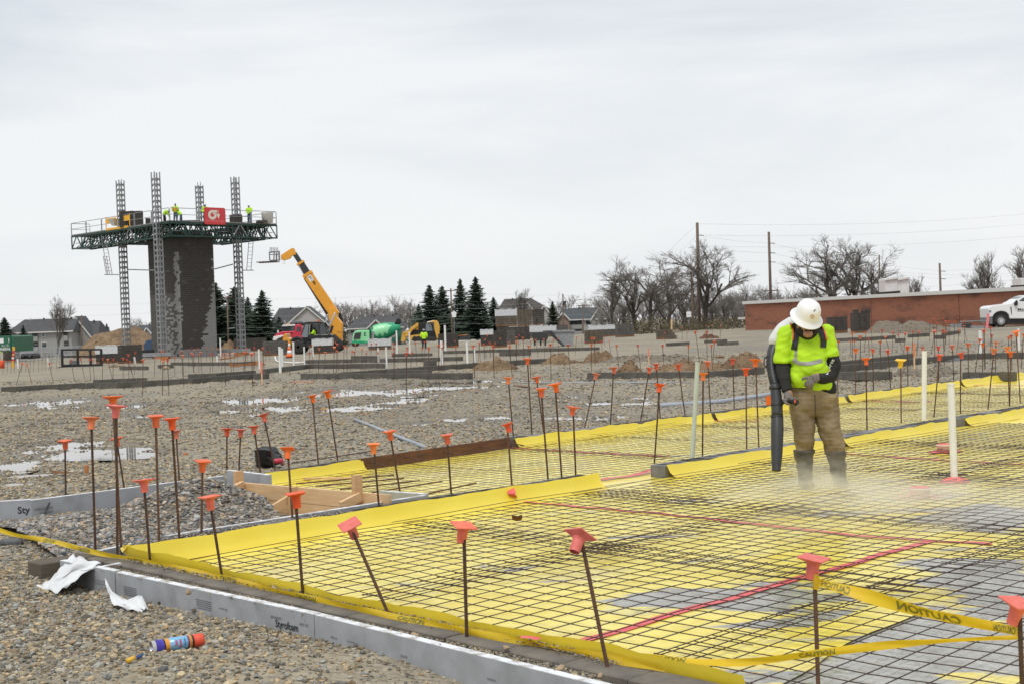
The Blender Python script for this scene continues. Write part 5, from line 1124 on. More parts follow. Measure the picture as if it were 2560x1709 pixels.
mb = MB(); ball(mb, (0,0,0), .99, 16); o = link('spray_mist', mb.mesh('spray_mist', [spray_mat(5.5)], True), None, P(2080,1228,0)+np.array((.02,-.62,.02)), None, (1.35,.85,.24)); o['kind'] = 'stuff'; tag(o, 'pale mist of water spray drifting in front of the worker\'s boots', 'spray')
o = link('spray_mist', o.data, None, P(2050,1216,0)+np.array((-.02,-.12,.12)), (0,0,2.0), (.5,.42,.24)); o['kind'] = 'stuff'; tag(o, 'thin spray rising around the worker\'s boots', 'spray')
mb = MB(); ball(mb, (0,0,0), .99, 16); o = link('spray_mist', mb.mesh('spray_mist', [spray_mat(2.6)], True), None, P(2340,1285,0)+np.array((.0,-.1,.0)), (0,0,.6), (2.3,1.3,.26)); o['kind'] = 'stuff'; tag(o, 'faint low spray drifting right past the white standpipe', 'spray')
# ================================================================== LOW BLOCK WALLS IN THE FIELD
def low_wall(label, pts, h=.2):
    """pts: image points of the top front edge"""
    w = []
    for x, y in pts:
        p = P(x, y, h)
        for _ in range(6): z = float(gz(p[0], p[1])); p = P(x, y, z+h)
        w.append(p)
    th = thing('low_block_wall', label, 'block wall', (0, 0, 0), 0, 'low block walls in the field')
    for i in range(len(w)-1):
        p, q = w[i], w[i+1]; d = (q-p)[:2]; Ln = np.hypot(*d); a = math.atan2(d[1], d[0]); k = max(1, int(round(Ln/.4))); st = Ln/k
        for j in range(k):
            c = p+(q-p)*((j+.5)/k); dz = gz(c[0], c[1])-gz(p[0], p[1])*(1-(j+.5)/k)-gz(q[0], q[1])*((j+.5)/k)
            nrm = np.array((-math.sin(a), math.cos(a), 0))*(.095 if math.cos(a) > 0 else -.095)
            link('block', random.choice(BLS if Ln > 12 else BLK), th, c+nrm+np.array((0, 0, -.19+float(dz)+random.gauss(0, .002))), (0, 0, a+random.gauss(0, .004)), (st/.4, 1, 1))
    return th
WALLS = [('long front block wall with open cells along its foot, left of centre', [(751,933),(1171,932)]), ('slanting block wall behind the long front wall', [(856,930),(1200,906)]), ('short block wall just behind the long front wall', [(968,924),(1069,924)]),
 ('block wall in front of the telehandler, second from the front', [(664,922),(769,910),(954,908)]), ('block wall crossing in front of the mixer', [(763,899),(960,896),(1152,891)]), ('short low block wall below the wrapped pallet', [(877,889),(941,889)]), ('block wall below the far worker', [(979,884),(1075,882)]), ('long far block wall in front of the block pallets', [(1107,877),(1240,873),(1380,870),(1493,867)]),
 ('block wall end at the white pipe pair', [(600,934),(664,933)]), ('long block wall crossing the left foreground of the field', [(4,967),(215,956),(292,955),(480,945),(663,931)]), ('short wall behind the left foreground wall', [(232,949),(368,943)]), ('low wall left of the boulder', [(298,915),(363,915)]), ('low wall right of the boulder', [(394,911),(426,911)]), ('low wall along the tower front', [(426,905),(590,905),(640,902)]), ('low wall behind the left foreground wall, right half', [(469,935),(540,932),(640,925)]),
 ('short block wall in front of the dirt mounds', [(1248,881),(1322,879)]), ('block wall beside the brown dirt mound', [(1259,905),(1290,900),(1376,895)]), ('front block wall left of the worker with open cells', [(1467,931),(1755,929),(1820,925),(1912,917)]), ('short thick block wall right of the worker', [(2070,929),(2222,928)]), ('long block wall slanting to the right edge', [(2090,914),(2330,892),(2440,883),(2600,879)]), ('second slanting block wall right of the worker', [(2090,905),(2180,895),(2286,883)]),
 ('block wall beside the back yellow flap at right', [(2405,930),(2536,929)]), ('far low wall behind the worker', [(2080,846),(2180,842),(2240,838)]), ('single short wall piece right of the worker, far', [(2241,846),(2264,845)]), ('single short wall piece in front of the gravel piles', [(2336,838),(2357,838)]), ('far low wall below the gravel piles', [(2276,835),(2324,832)]), ('far low wall in front of the pickup', [(2362,831),(2402,826)]), ('far short wall beside the post pallet', [(1668,857),(1724,854)]), ('farther of two short walls in front of the brick building', [(1760,850),(1815,848)]), ('nearer of two short walls in front of the brick building', [(1792,855),(1845,853)])]
for lb, pts in WALLS: low_wall(lb, pts)
tag(link('loose_block', BLS[0], None, G(1076,915), (0, 0, .5), (1.2, 1.4, 1.3)), 'single block standing on the low wall right of centre', 'block')
# ------------------------------------------------------------------ mounds, piles, rocks
def mound(name, label, x0, x1, ytop, ybase, mt, cat='dirt pile', seed=0, rough=.10, n=40, depth_k=.7):
    c = G((x0+x1)/2, ybase); d = dep(c); s = F/d; rx = (x1-x0)/2/s; h = (ybase-ytop)/s; ry = max(.3, rx*depth_k); rs = np.random.default_rng(seed); ks = rs.normal(size=(14, 2))*rs.uniform(1.5, 9, 14)[:, None]; phs = rs.uniform(0, 6, 14); c = c+np.array((0, ry*.85, 0))
    def fn(u, v):
        x, y = 2*u-1, 2*v-1; r = math.hypot(x, y); f = sum(math.sin(k[0]*x+k[1]*y+p)/(.6+.25*np.hypot(*k)) for k, p in zip(ks, phs))/2.2
        f2 = sum(math.sin(k[0]*2.6*x+k[1]*2.6*y+2*p) for k, p in zip(ks, phs))/5; e_ = 1-min(1, r)**2; z = e_**.9*(.74+rough*2.2*f)+rough*.6*f2*e_**.5; return (c[0]+x*rx*1.08, c[1]+y*ry, c[2]-.06+max(-.02, z)*(h+.06))
    o = tag(MB().grid(fn, n, n).build(name, MT[mt], None, True), label, cat)
    k = 260; U = rng.uniform(.08, .92, k); V = rng.uniform(.02, .8, k); pts = np.array([fn(u, v) for u, v in zip(U, V)]); sz = (.03+.09*rng.beta(1, 5, k))*max(.6, min(1.6, rx/2))
    cl = stones('clods', pts[:, 0], pts[:, 1], pts[:, 2]+sz*.2, sz, PAL*np.array((.62,.5,.4)) if mt != 'gravel_pile' else PAL*.7, (OCT, OCF)); cl.parent = o; return o
mound('dirt_pile', 'large brown dirt pile behind the left mast', 170, 400, 786, 893, 'dirt', seed=2, n=60, rough=.055)
mound('dirt_pile', 'small brown dirt mound beside the white standpipe', 1178, 1300, 896, 926, 'dirt', seed=3, rough=.25)
mound('dirt_pile', 'brown dirt mound with a pale rock in the centre of the field', 1352, 1470, 886, 910, 'dirt', seed=4, rough=.25)
mound('dirt_pile', 'brown dirt mound right of the centre mound', 1455, 1550, 886, 906, 'dirt', seed=5, rough=.25)
mound('dirt_pile', 'dirt mound behind the low wall left of the worker', 1640, 1840, 896, 928, 'dirt', seed=6, rough=.25)
mound('dirt_pile', 'dirt mound behind the worker\'s elbow', 1800, 1935, 888, 922, 'dirt', seed=7, rough=.25)
mound('dirt_pile', 'small dirt lump at the end of the low wall', 1540, 1612, 912, 930, 'dirt', seed=8, rough=.3)
mound('gravel_bank', 'low bank of gravel in the middle distance', 1500, 1790, 866, 905, 'gravel_pile', 'gravel pile', seed=9, rough=.15)
mound('gravel_pile', 'left of two grey gravel piles by the brick building', 2172, 2282, 793, 832, 'gravel_pile', 'gravel pile', seed=10, rough=.08)
mound('gravel_pile', 'right and larger of two grey gravel piles by the brick building', 2238, 2390, 787, 832, 'gravel_pile', 'gravel pile', seed=11, rough=.08)
mound('gravel_pile', 'small gravel pile behind the pallet with the wooden post', 1662, 1708, 820, 832, 'gravel_pile', 'gravel pile', seed=12, rough=.08)
mound('gravel_bank', 'gravel bank between the white standpipe and the slanting wall', 2230, 2420, 905, 940, 'gravel_pile', 'gravel pile', seed=13, rough=.15)
mound('dirt_pile', 'tan dirt heap right of the tower foot', 548, 592, 851, 880, 'dirt', seed=14, rough=.2)
mound('dirt_pile', 'low tan dirt hump in front of the left wall', 258, 330, 908, 918, 'dirt', seed=15, rough=.2)
mound('dirt_pile', 'low dark red dirt strip in front of the brick building', 1748, 1802, 838, 846, 'wood_form', seed=16, rough=.3)
def rock(label, x, y, w, h, mt='rock', seed=0, amp=.35): c = G(x, y); s = F/dep(c); return blob('rock', label, c+np.array((0, 0, h/2/s*.7)), (w/2/s, w/2/s*.8, h/2/s), mt, 'rock', amp, 8, seed)
rock('pale round boulder in front of the tower', 418, 923, 20, 11, 'cap_pale' if False else 'rock', 1)
rock('flat tan rock at the end of the left foreground wall', 630, 958, 26, 9, 'rock', 2); rock('pale rock on the centre dirt mound', 1407, 903, 22, 9, 'rock', 3); rock('second pale rock on the centre dirt mounds', 1522, 906, 18, 8, 'rock', 4); rock('brown clod on the small dirt lump', 1577, 912, 20, 16, 'dirt', 5)
rock('dark clod on the mound behind the worker', 1797, 895, 28, 9, 'dirt', 6); rock('stone on the small brown mound', 1228, 922, 14, 9, 'rock', 7); rock('tan rock beside the lying white pipe', 1122, 915, 13, 6, 'rock', 8)
for i, (x, y, w, h) in enumerate(((1462,954,40,8),(1508,953,12,6),(2152,948,50,10),(2208,940,18,8),(2127,925,30,12),(2385,905,70,12),(2487,925,25,10),(1640,0,0,0))):
    if w: rock(ordinal(i+1)+' from the near side of the dark wet mortar spills by the low walls' if False else ['dark mortar spill in front of the left open-cell wall','small dark mortar lump beside the spill','dark mortar spill below the short thick wall','dark mortar lump right of that spill','grey mortar heap on the short thick wall','grey mortar heap on the slanting wall','dark mortar lump by the right-hand wall'][i], x, y, w, h, 'mortar_dark', 20+i, .5)
for i, (x, y) in enumerate(((1311,1000),(1298,998),(1620,955))): rock(['dark clump on the gravel, right of two','dark clump on the gravel, left of two','dark pebble clump near the thin conduit'][i], x, y, 10, 6, 'mortar_dark', 40+i, .5)
for i, (x, y, w, h) in enumerate(((30,1362,45,22),(75,1352,30,14),(187,1372,11,13))): rock(['dark rock at the left edge below the caution tape','second dark rock below the caution tape','dark stone on the foam strip by the caution tape'][i], x, y, w, h, 'mortar_dark', 50+i, .4)
for i, (x, y, w, h) in enumerate(((1037,1588,20,10),(1266,1620,16,10),(1400,1674,24,16),(1500,1690,12,9),(472,1480,11,14))):
    c = P(x, y, .125); s = F/dep(c); blob('rock', ['tan stone on the front wall beside the second dowel','tan stone on the front wall right of the upright dowel','large tan stone on the foam top at bottom centre','small stone on the foam top at the bottom','brown stone on the foam joint'][i], c+np.array((0,0,h/2/s*.6)), (w/2/s, w/2/s*.8, h/2/s), 'rock', 'rock', .35, 8, 60+i)
# ------------------------------------------------------------------ pallets of blocks
def pal_mesh(L, Wd, H, m_, holes=True):
    mb = MB(); nz_ = max(1, int(round(H/.2))); nx = max(1, int(round(L/.4))); ny = max(1, int(round(Wd/.4)))
    for k in range(nz_):
        for i in range(nx):
            for j in range(ny):
                if 0 < i < nx-1 and 0 < j < ny-1 and k < nz_-1: continue
                mb.box(((i+.5)*L/nx-L/2+random.gauss(0,.006), (j+.5)*Wd/ny-Wd/2+random.gauss(0,.006), (k+.5)*H/nz_), (L/nx-.014, Wd/ny-.014, H/nz_-.012))
    return mb
def pallet(label, x0, x1, yt, yb, m_='cmu', wrap=0.0, base=True, depw=1.1, d=None, rz=0.0):
    c = G((x0+x1)/2, yb) if d is None else D((x0+x1)/2, yb, d); dd = dep(c); s = F/dd; L = (x1-x0)/s; H = (yb-yt)/s; c = c+np.array((0, depw/2, 0))
    o = thing('block_pallet', label, 'block pallet', c, -.037*0+rz, 'pallets of concrete blocks'); bh = .13 if base else 0.0
    if base:
        for j in (-1, 0, 1): MB().box((0, j*depw*.42, .05), (L, .09, .09)).build('runner', MT['wood_old'], o)
        MB().box((0, 0, .115), (L, depw, .025)).build('pallet_deck', MT['wood_orange'], o)
    b_ = pal_mesh(L, depw, H-bh, m_).build('blocks', MT[m_], o, loc=(0, 0, bh)); b_['kind'] = 'stuff'
    if wrap:
        hw = (H-bh)*wrap; mb = MB(); ph = random.uniform(0, 6)
        mb.box((0, 0, H-hw/2+.02), (L+.05, depw+.05, hw)); mb.grid(lambda u, v: ((u-.5)*(L+.1), (v-.5)*(depw+.1), H+.03+.05*math.sin(u*9+ph)*math.sin(v*6)), 10, 6); mb.build('plastic_wrap', MT['wrap'], o, False)
    return o
PAL_ = [('top tier pallet with plastic on top, left of three', 1239,1293,774,816,'cmu_tan',.42),('top tier pallet of brown blocks, middle of three',1294,1331,774,816,'cmu_tan',0),('top tier pallet of dark blocks, right of three',1332,1362,773,814,'cmu_wet',0),
 ('dark pallet in the second tier below the top left pallet',1242,1272,817,838,'cmu_wet',0),('wide dark pallet in the second tier',1270,1326,817,850,'cmu_wet',0),('wrapped white-topped pallet in the second tier, left of two',1325,1357,814,845,'cmu_mid',.6),('wrapped white-topped pallet in the second tier, right of two',1358,1391,815,842,'cmu_mid',.5),('grey pallet at the right end of the second tier',1391,1421,812,840,'cmu_mid',0),
 ('front pallet with plastic top, left of the tall dark pallet',1202,1234,825,864,'cmu_wet',.35),('tall dark pallet in front of the stacks',1234,1268,827,868,'cmu_wet',0),('pale wrapped pallet right of the tall dark pallet',1268,1289,825,860,'cmu_mid',0),('brown pallet on red boards right of the steel hopper',1463,1508,825,858,'cmu_tan',0),('plastic-covered pallet behind the brown pallet',1472,1540,814,842,'cmu_mid',.4),('grey pallet at the right end of the stacks',1540,1586,810,842,'cmu_mid',0),
 ('small broken-up pallet with a wooden post',1644,1682,824,848,'cmu_tan',0),('low pallet behind the worker\'s shoulder, left of two',2075,2120,792,832,'cmu_wet',0),('tall pallet behind the worker\'s shoulder, right of two',2136,2177,782,832,'cmu_wet',0),
 ('plastic-wrapped pallet left of the tower foot',240,295,865,908,'cmu_wet',.5),('dark pallet beside the plastic-wrapped one, left of the tower',295,347,862,908,'cmu_wet',0),('dark pallet behind the right mast foot',585,663,845,878,'cmu_wet',0),('green-grey pallet in front of the red truck',657,716,852,888,'cmu_mid',0),('plastic-topped pallet in front of the telehandler',781,830,848,884,'cmu_wet',.5),('plastic-wrapped pallet in front of the mixer',921,977,848,874,'cmu_mid',.75),('dark pallet right of the far worker',1096,1146,834,868,'cmu_wet',0),('pallet stack at far left below the container',8,42,876,902,'cmu_wet',0)]
for i, (lb, x0, x1, yt, yb, m_, wr_) in enumerate(PAL_):
    dd = None
    if i < 3: dd = dep(G(1300, 858))+1.5
    elif i < 8: dd = dep(G(1300, 858))+1.0
    pallet(lb, x0, x1, yt, yb, m_, wr_, base=(i not in (3, 4)), d=dd)
c = G(1678, 846); d = dep(c)+.9; tag(MB().beam(D(1679,846,d), D(1679,798,d), .12, .12).build('wood_post', MT['wood_new']), 'pale wooden post standing behind the small broken-up pallet', 'post')
for (x0, x1, y, s) in ((1660,1688,841,'upper'), (1668,1692,848,'lower')): pallet(s+' loose row of blocks on the small broken-up pallet', x0, x1, y-10, y, 'cmu_tan', 0, False, .5)
for k, (x0, x1, y0) in enumerate(((2136,2149,774), (2156,2164,776), (2168,2177,773))): pallet(['left','middle','right'][k]+' loose blocks on top of the tall pallet behind the worker', x0, x1, y0, 783, 'cmu_wet', 0, False, .5, d=dep(G(2156, 832))+.2)
# steel hopper tipped beside the stacks, black basket, other plant
c = G(1400, 866); d = dep(c); Tm = lambda x, y, o=0.0: D(x, y, d+o)
def ppx(mb, poly, dd, t0, t1, mi=0):
    a = [D(x, y, dd)+np.array((0, t0, 0)) for x, y in poly]; b_ = [D(x, y, dd)+np.array((0, t1, 0)) for x, y in poly]; n = len(poly)
    return mb.add(a+b_, [tuple(range(n))[::-1], tuple(range(n, 2*n))]+[(i, (i+1) % n, n+(i+1) % n, n+i) for i in range(n)], mi)
hp_ = thing('steel_hopper', 'grey steel self-dumping hopper standing right of the stacks', 'hopper', (0,0,0))
ppx(MB(), [(1367,829),(1378,829),(1384,834),(1398,850),(1412,864),(1408,866)], d, 0, 1.5).build('chute', MT['dark'], hp_); ppx(MB(), [(1384,828),(1437,827),(1432,862),(1413,865),(1386,838)], d, .1, 1.4).build('bin', MT['galv'], hp_); ppx(MB(), [(1382,826),(1438,825),(1438,829),(1382,830)], d, 0, 1.5).build('rim', MT['galv'], hp_)
mx_ = thing('mortar_mixer', 'dark dirty mortar mixer in front of the wrapped pallets', 'mixer')
ppx(MB(), [(1329,833),(1366,831),(1372,840),(1366,852),(1334,852)], d-2, 0, 1.2).build('drum', MT['dark'], mx_); 
for x in (1337, 1352, 1364): MB().beam(D(x,850,d-2)+np.array((0,.4,0)), D(x,864,d-2)+np.array((0,.4,0)), .12, .12).build('leg', MT['dark'], mx_)
bk = thing('steel_basket', 'black steel man-basket frame standing left of the tower', 'basket'); c = G(200, 916); d = dep(c); Bp = lambda x, y, o=0.0: D(x, y, d+o)
for o_ in (0, 1.4):
    for y in (874, 891, 914): MB().beam(Bp(153,y,o_), Bp(254,y-1,o_), .10, .12 if y != 914 else .22).build('rail', MT['black'], bk)
    for x in (155, 194, 226, 253): MB().beam(Bp(x,872,o_), Bp(x+1,918,o_), .14, .14).build('post', MT['black'], bk)
MB().beam(Bp(153,917,.7), Bp(254,916,.7), 1.4, .06).build('floor', MT['dark'], bk); tag(MB().box(Bp(186,908,.5), (.55,.5,.45)).build('metal_box', MT['galv']), 'grey metal box inside the black basket frame', 'box')
# orange plank pile, cone, far-left odds and ends
for i in range(5): tag(MB().beam(g(576,917-i*1.2,.05+.05*(i % 3)), g(662-i*5,912-i*.8,.05+.06*(i % 3)), .2, .05).build('orange_plank', MT['wood_orange']), ['bottom','second','third','fourth','top'][i]+' plank of the orange plank pile in front of the tower', 'plank', 'orange plank pile')
for i in range(4): tag(MB().beam(g(540+i*9,900-i,.05), g(592+i*6,893-i,.12), .15, .05).build('orange_plank', MT['wood_orange']), ordinal(i+1)+' of the loose orange boards beside the tower foot', 'plank', 'loose boards by the tower')
c = G(724, 895); s = F/dep(c); cn = thing('traffic_cone', 'orange and white traffic cone in front of the telehandler', 'cone', c); hh = 36/s
MB().box((0,0,.04), (.5,.5,.08)).build('base', MT['black'], cn)
for k in range(4): MB().lathe([(.24-.05*k,.08+hh*.235*k),(.19-.05*k,.08+hh*.235*(k+1))], (0,0,0), 14).build('band', MT['cone_orange' if k % 2 == 0 else 'white_paint'], cn, True)
c = G(36, 918); s = F/dep(c); yp = thing('striped_post', 'yellow post with red and white bands at far left', 'post', c); hh = 52/s
for k, (a0, a1, mt_) in enumerate(((0,.32,'deck_yellow'),(.32,.42,'red_paint'),(.42,.5,'white_paint'),(.5,.58,'red_paint'),(.58,.66,'deck_yellow'),(.66,.82,'red_paint'),(.82,1,'deck_yellow'))): MB().beam((.02*k-.1,0,a0*hh), (.02*k-.1-.02,0,a1*hh), .14, .14).build('band', MT[mt_], yp)
c = G(6, 921); tag(MB().lathe([(.16,0),(.17,.55),(.12,.6)], c, 12).build('red_canister', MT['cap_red'], None, True), 'red canister standing at the far left edge', 'canister')
tag(MB().beam(D(9,890,dep(G(8,905))), D(20,872,dep(G(8,905))), .05, .05).build('wood_stake', MT['wood_new']), 'bundle stake leaning at the far left edge', 'stake')
# ================================================================== SMALL FIGURES FAR OFF
def figure(label, base, h, jacket='hivis_far', legs='denim', hat_='hat_white', pose='stand', yaw=0.0, vest=False):
    o = thing('person', label, 'person', base, yaw, 'workers in the background'); k = h/1.78; V = lambda *a: np.array(a)*k
    b_, j, t_ = MB(), MB(), MB()
    if pose == 'stand': hd, nk, ch, hp = V(0,-.06,1.62), V(0,-.03,1.50), V(0,-.02,1.28), V(0,0,.95); kn = [V(-.11,-.02,.5), V(.12,-.03,.5)]; ft = [V(-.12,0,.06), V(.14,.02,.06)]; el = [V(-.28,-.02,1.12), V(.28,-.02,1.12)]; hn = [V(-.16,-.26,1.0), V(.17,-.26,1.0)]
    elif pose == 'bend': hd, nk, ch, hp = V(.42,-.1,1.12), V(.34,-.08,1.15), V(.18,-.04,1.15), V(-.05,0,.92); kn = [V(-.05,-.1,.5), V(.02,.1,.5)]; ft = [V(-.08,-.1,.06), V(.02,.12,.06)]; el = [V(.36,-.2,.85), V(.38,.12,.85)]; hn = [V(.5,-.2,.6), V(.5,.1,.6)]
    else: hd, nk, ch, hp = V(0,-.12,1.40), V(0,-.08,1.28), V(0,-.05,1.08), V(0,0,.78); kn = [V(-.13,-.34,.72), V(.13,-.34,.72)]; ft = [V(-.13,-.3,.3), V(.13,-.3,.3)]; el = [V(-.27,-.14,.98), V(.27,-.14,.98)]; hn = [V(-.14,-.42,.98), V(.14,-.42,.98)]
    sh_ = [ch+V(-.19,0,.14), ch+V(.19,0,.14)] if pose != 'bend' else [ch+V(.1,-.17,-.02), ch+V(.1,.17,-.02)]
    ball(b_, hd, tuple(V(.085,.1,.12)), 8); limb(b_, [hd, nk, ch], [.05*k,.055*k,.07*k], 8); limb(b_, [ch, hp], [.1*k,.11*k], 8)
    for i in (0, 1):
        limb(b_, [ch, sh_[i], el[i], hn[i]], [.05*k,.05*k,.04*k,.035*k], 8); ball(b_, hn[i], .045*k, 6); limb(b_, [hp, kn[i], ft[i]], [.08*k,.06*k,.045*k], 8)
        limb(j, [ch, sh_[i], el[i], hn[i]*.85+el[i]*.15], [.09*k,.085*k,.075*k,.06*k], 10); limb(t_, [hp+V(-.07+.14*i,0,.02) if pose != 'bend' else hp, kn[i], ft[i]+V(0,0,.06)], [.115*k,.09*k,.075*k], 10)
    limb(j, [nk+(ch-nk)*.35, ch, (ch+hp)/2, hp+V(0,0,-.06)], [.13*k,.19*k,.18*k,.18*k], 14); limb(t_, [(ch+hp)/2*.2+hp*.8, hp+V(0,0,-.06)], [.15*k,.15*k], 12)
    remesh('body', b_, MT['skin_dark'], o, .03*k, 1); remesh('jacket', j, MT[jacket], o, .03*k, 1); remesh('trousers', t_, MT[legs], o, .03*k, 1)
    for i in (0, 1): MB().box(ft[i]+V(0,-.05,-.01), tuple(V(.10,.28,.10))).build('boot', MT['dark'], o)
    if hat_: MB().lathe([(.15*k,0),(.15*k,.012*k),(.115*k,.02*k),(.11*k,.07*k),(.07*k,.12*k),(.01*k,.135*k)], hd+V(0,.0,.035), 14).build('hard_hat', MT[hat_], o, True)
    if vest:
        z0 = ch[2]; 
        for xx in (-.11, .11): MB().beam((xx*k,-.20*k,z0+.15*k), (xx*k,-.205*k,z0-.25*k), .05*k, .02*k, up=(0,1,0)).build('stripe', MT['orange_cloth'], o); MB().beam((xx*k,.20*k,z0+.15*k), (xx*k,.205*k,z0-.25*k), .05*k, .02*k, up=(0,1,0)).build('stripe', MT['orange_cloth'], o)
        for zz in (-.08, -.25): MB().lathe([(.205*k,-.03*k),(.205*k,.03*k)], (0,0,z0+zz*k), 14, caps=False).build('stripe', MT['orange_cloth'], o)
    return o
c = G(1061, 872); figure('far worker in lime jacket and dark trousers walking by the yellow loader', c, 1.8, legs='black_cloth', hat_='galv', yaw=3.14)
c = G(-4, 905); figure('worker in lime and red vest cut by the left edge', c, 1.75, jacket='hivis_far', vest=True, yaw=.4)
# ================================================================== BLOCK TOWER AND MAST PLATFORM
A2 = np.array((math.cos(R_(-45)), math.sin(R_(-45)), 0)); B2 = np.array((math.cos(R_(45)), math.sin(R_(45)), 0))
def run_to(o, d, px):
    lo, hi = 0.0, 60.0; f0 = PXL(o)[0] < px
    for _ in range(50):
        md = (lo+hi)/2
        if (PXL(o+d*md)[0] < px) == f0: lo = md
        else: hi = md
    return lo
tz = float(gz(-30, 125))-.05; TC = D(457, 886, 126.0); TC[2] = tz; TLb = run_to(TC, B2, 544); TLa = run_to(TC, -A2, 381); TH_ = 11.6; nC = int(TH_/.2)
print('tower', TLb, TLa)
tw = thing('block_tower', 'tall dark wet block stair tower under construction with pale dry patches', 'tower', (0, 0, 0))
MB().prism([(0.02,0.02),(TLb-.02,0.02),(TLb-.02,TLa-.02),(.02,TLa-.02)], TC, B2, -A2, (0,0,1.), 0, TH_-.02).build('mortar_core', MT['mortar'], tw)
TB = {k: MB().box((0,0,0), (.39,.10,.18)).mesh('block', [MT['cmu_'+k]]) for k in ('wet', 'dry', 'mid')}
rs = np.random.default_rng(5); cells = []
for fi, (dd, Ln) in enumerate(((B2, TLb), (-A2, TLa))):
    nB = int(Ln/.4)
    for k in range(nC):
        for i in range(nB+1):
            s0 = max(0, (i-.5*(k % 2))*.4); s1 = min(Ln, (i+1-.5*(k % 2))*.4)
            if s1-s0 < .08: continue
            u = (s0+s1)/2/Ln; v = k/nC; e = rs.normal(0, .045)
            if fi == 0: kd = 'dry' if (u+e > .58+.9*max(0, v-.04)**1.25 and v < .62) or (u > .93 and v < .8 and rs.random() < .5) or (u < .05 and v < .7 and rs.random() < .35) or v < .07 else ('mid' if rs.random() < .02 else 'wet')
            else: kd = ('dry' if (u < .16 and rs.random() < .75) or (v < .5 and u < .55 and rs.random() < .45) else 'mid' if v < .52 or rs.random() < .06 else 'wet') if v < .85 else 'wet'
            cells.append((fi, s0, s1, k, kd))
cells.sort(key=lambda c_: (c_[0], c_[3])); sel = [c_ for c_ in cells if c_[0] == 0][:300]; ids = set(map(id, sel)); rest = {k: MB() for k in TB}
for c_ in cells:
    fi, s0, s1, k, kd = c_; dd = B2 if fi == 0 else -A2; nn = -np.array((-dd[1], dd[0], 0)) if fi == 0 else np.array((-dd[1], dd[0], 0)); p = TC+dd*((s0+s1)/2)-nn*.04+np.array((0,0,(k+.5)*.2))+nn*float(rs.normal(0,.003)); a = math.atan2(dd[1], dd[0])
    if id(c_) in ids: link('block', TB[kd], tw, p, (0, 0, a), ((s1-s0-.02)/.39, 1, 1))
    else: rest[kd].box(p, (s1-s0-.02, .10, .18), 0, a)
for kd, mb in rest.items(): o = mb.build('blockwork', MT['cmu_'+kd], tw); o['kind'] = 'stuff'
# platform
PC = D(424, 551, 123.2); dz = PC[2]; LB = run_to(PC, B2, 692); LA = run_to(PC, -A2, 178); print('platform', LB, LA, dz)
pf = thing('mast_platform', 'green truss work platform with guard rails wrapped round the block tower', 'work platform', (0, 0, 0)); Wp_ = 2.1; TRH = 1.4
def arm(o, d, q, Ln, bays, skip=None):
    """truss arm from o along d, width along q"""
    MB().prism([(0,0),(Ln,0),(Ln,Wp_),(0,Wp_)], o, d, q, (0,0,1.), -.10, 0).build('deck', MT['deck'], pf); MB().prism([(0.05,.05),(Ln-.05,.05),(Ln-.05,Wp_-.05),(.05,Wp_-.05)], o, d, q, (0,0,1.), -.22, -.105).build('dark_underside', MT['green_steel'], pf); Z = np.array((0,0,1.)); st = Ln/bays  # solid dark slab under the deck stands in for its shaded underside
    for w in (0.04, Wp_-.04):
        b0 = o+q*w; mb = MB(); mb.beam(b0-Z*.2, b0+d*Ln-Z*.2, .12, .16); mb.beam(b0-Z*TRH, b0+d*Ln-Z*TRH, .12, .14); mb.build('chord', MT['green_steel'], pf)
        for i in range(bays+1):
            MB().beam(b0+d*(i*st)-Z*.15, b0+d*(i*st)-Z*TRH, .10, .10).build('upright', MT['green_steel'], pf)
            if i < bays:
                mid = b0+d*((i+.5)*st); mb = MB(); mb.beam(b0+d*(i*st)-Z*TRH, mid-Z*.15, .08, .08); mb.beam(mid-Z*.15, b0+d*((i+1)*st)-Z*TRH, .08, .08); mb.build('diagonal', MT['green_steel' if random.random() < .75 else 'galv'], pf)
    mb = MB()
    for i in range(bays*3): f_ = i/(bays*3)*Ln; mb.beam(o+d*f_+q*.05-Z*TRH, o+d*min(Ln, f_+st*.66)+q*(Wp_-.05)-Z*.25, .06, .06); mb.beam(o+d*min(Ln, f_+st*.33)+q*(Wp_*.5)-Z*TRH, o+d*f_+q*(Wp_*.5)-Z*.25, .06, .06)
    mb.build('inner_bracing', MT['green_steel'], pf)
    for i in range(bays*2+1): MB().beam(o+d*(i*st/2)-Z*TRH, o+d*(i*st/2)+q*Wp_-Z*TRH, .06, .06).build('cross_member', MT['green_steel'], pf)
    for i in range(bays): MB().beam(o+d*(i*st)+q*.3-Z*(TRH*.65), o+d*((i+.8)*st)+q*.3-Z*(TRH*.62), .06, .06).build('outrigger', MT['galv' if i % 3 == 0 else 'dark'], pf)
def rail(o, d, Ln, k, ends=True, mt_='galv'):
    Z = np.array((0,0,1.)); st = Ln/k
    for i in range(k):
        a, c = o+d*(i*st+.06), o+d*((i+1)*st-.06); mb = MB(); mb.tube([a, a+Z*1.05, a+Z*1.13+d*.07, c+Z*1.13-d*.07, c+Z*1.05, c], .032, 6); mb.tube([a+Z*.55, c+Z*.55], .026, 6); mb.build('guard_rail', MT[mt_], pf)
arm(PC, B2, -A2, LB, 7); arm(PC, -A2, B2, LA, 9); rail(PC, B2, LB, 4); rail(PC, -A2, LA, 6); rail(PC-A2*LA, B2, Wp_, 1); rail(PC+B2*LB, -A2, Wp_, 1)
o2 = PC+B2*(LB-Wp_); arm(o2-A2*Wp_, -A2, B2, 7.5, 4); rail(o2+B2*Wp_, -A2, 9, 4)
o3 = PC-A2*(TLa+3.6); arm(o3+B2*Wp_, B2, -A2, 7.0, 3)
MB().beam(PC-A2*LA*.62, PC-A2*LA*.40, .06, .2).build('toe_board', MT['deck_yellow'], pf)
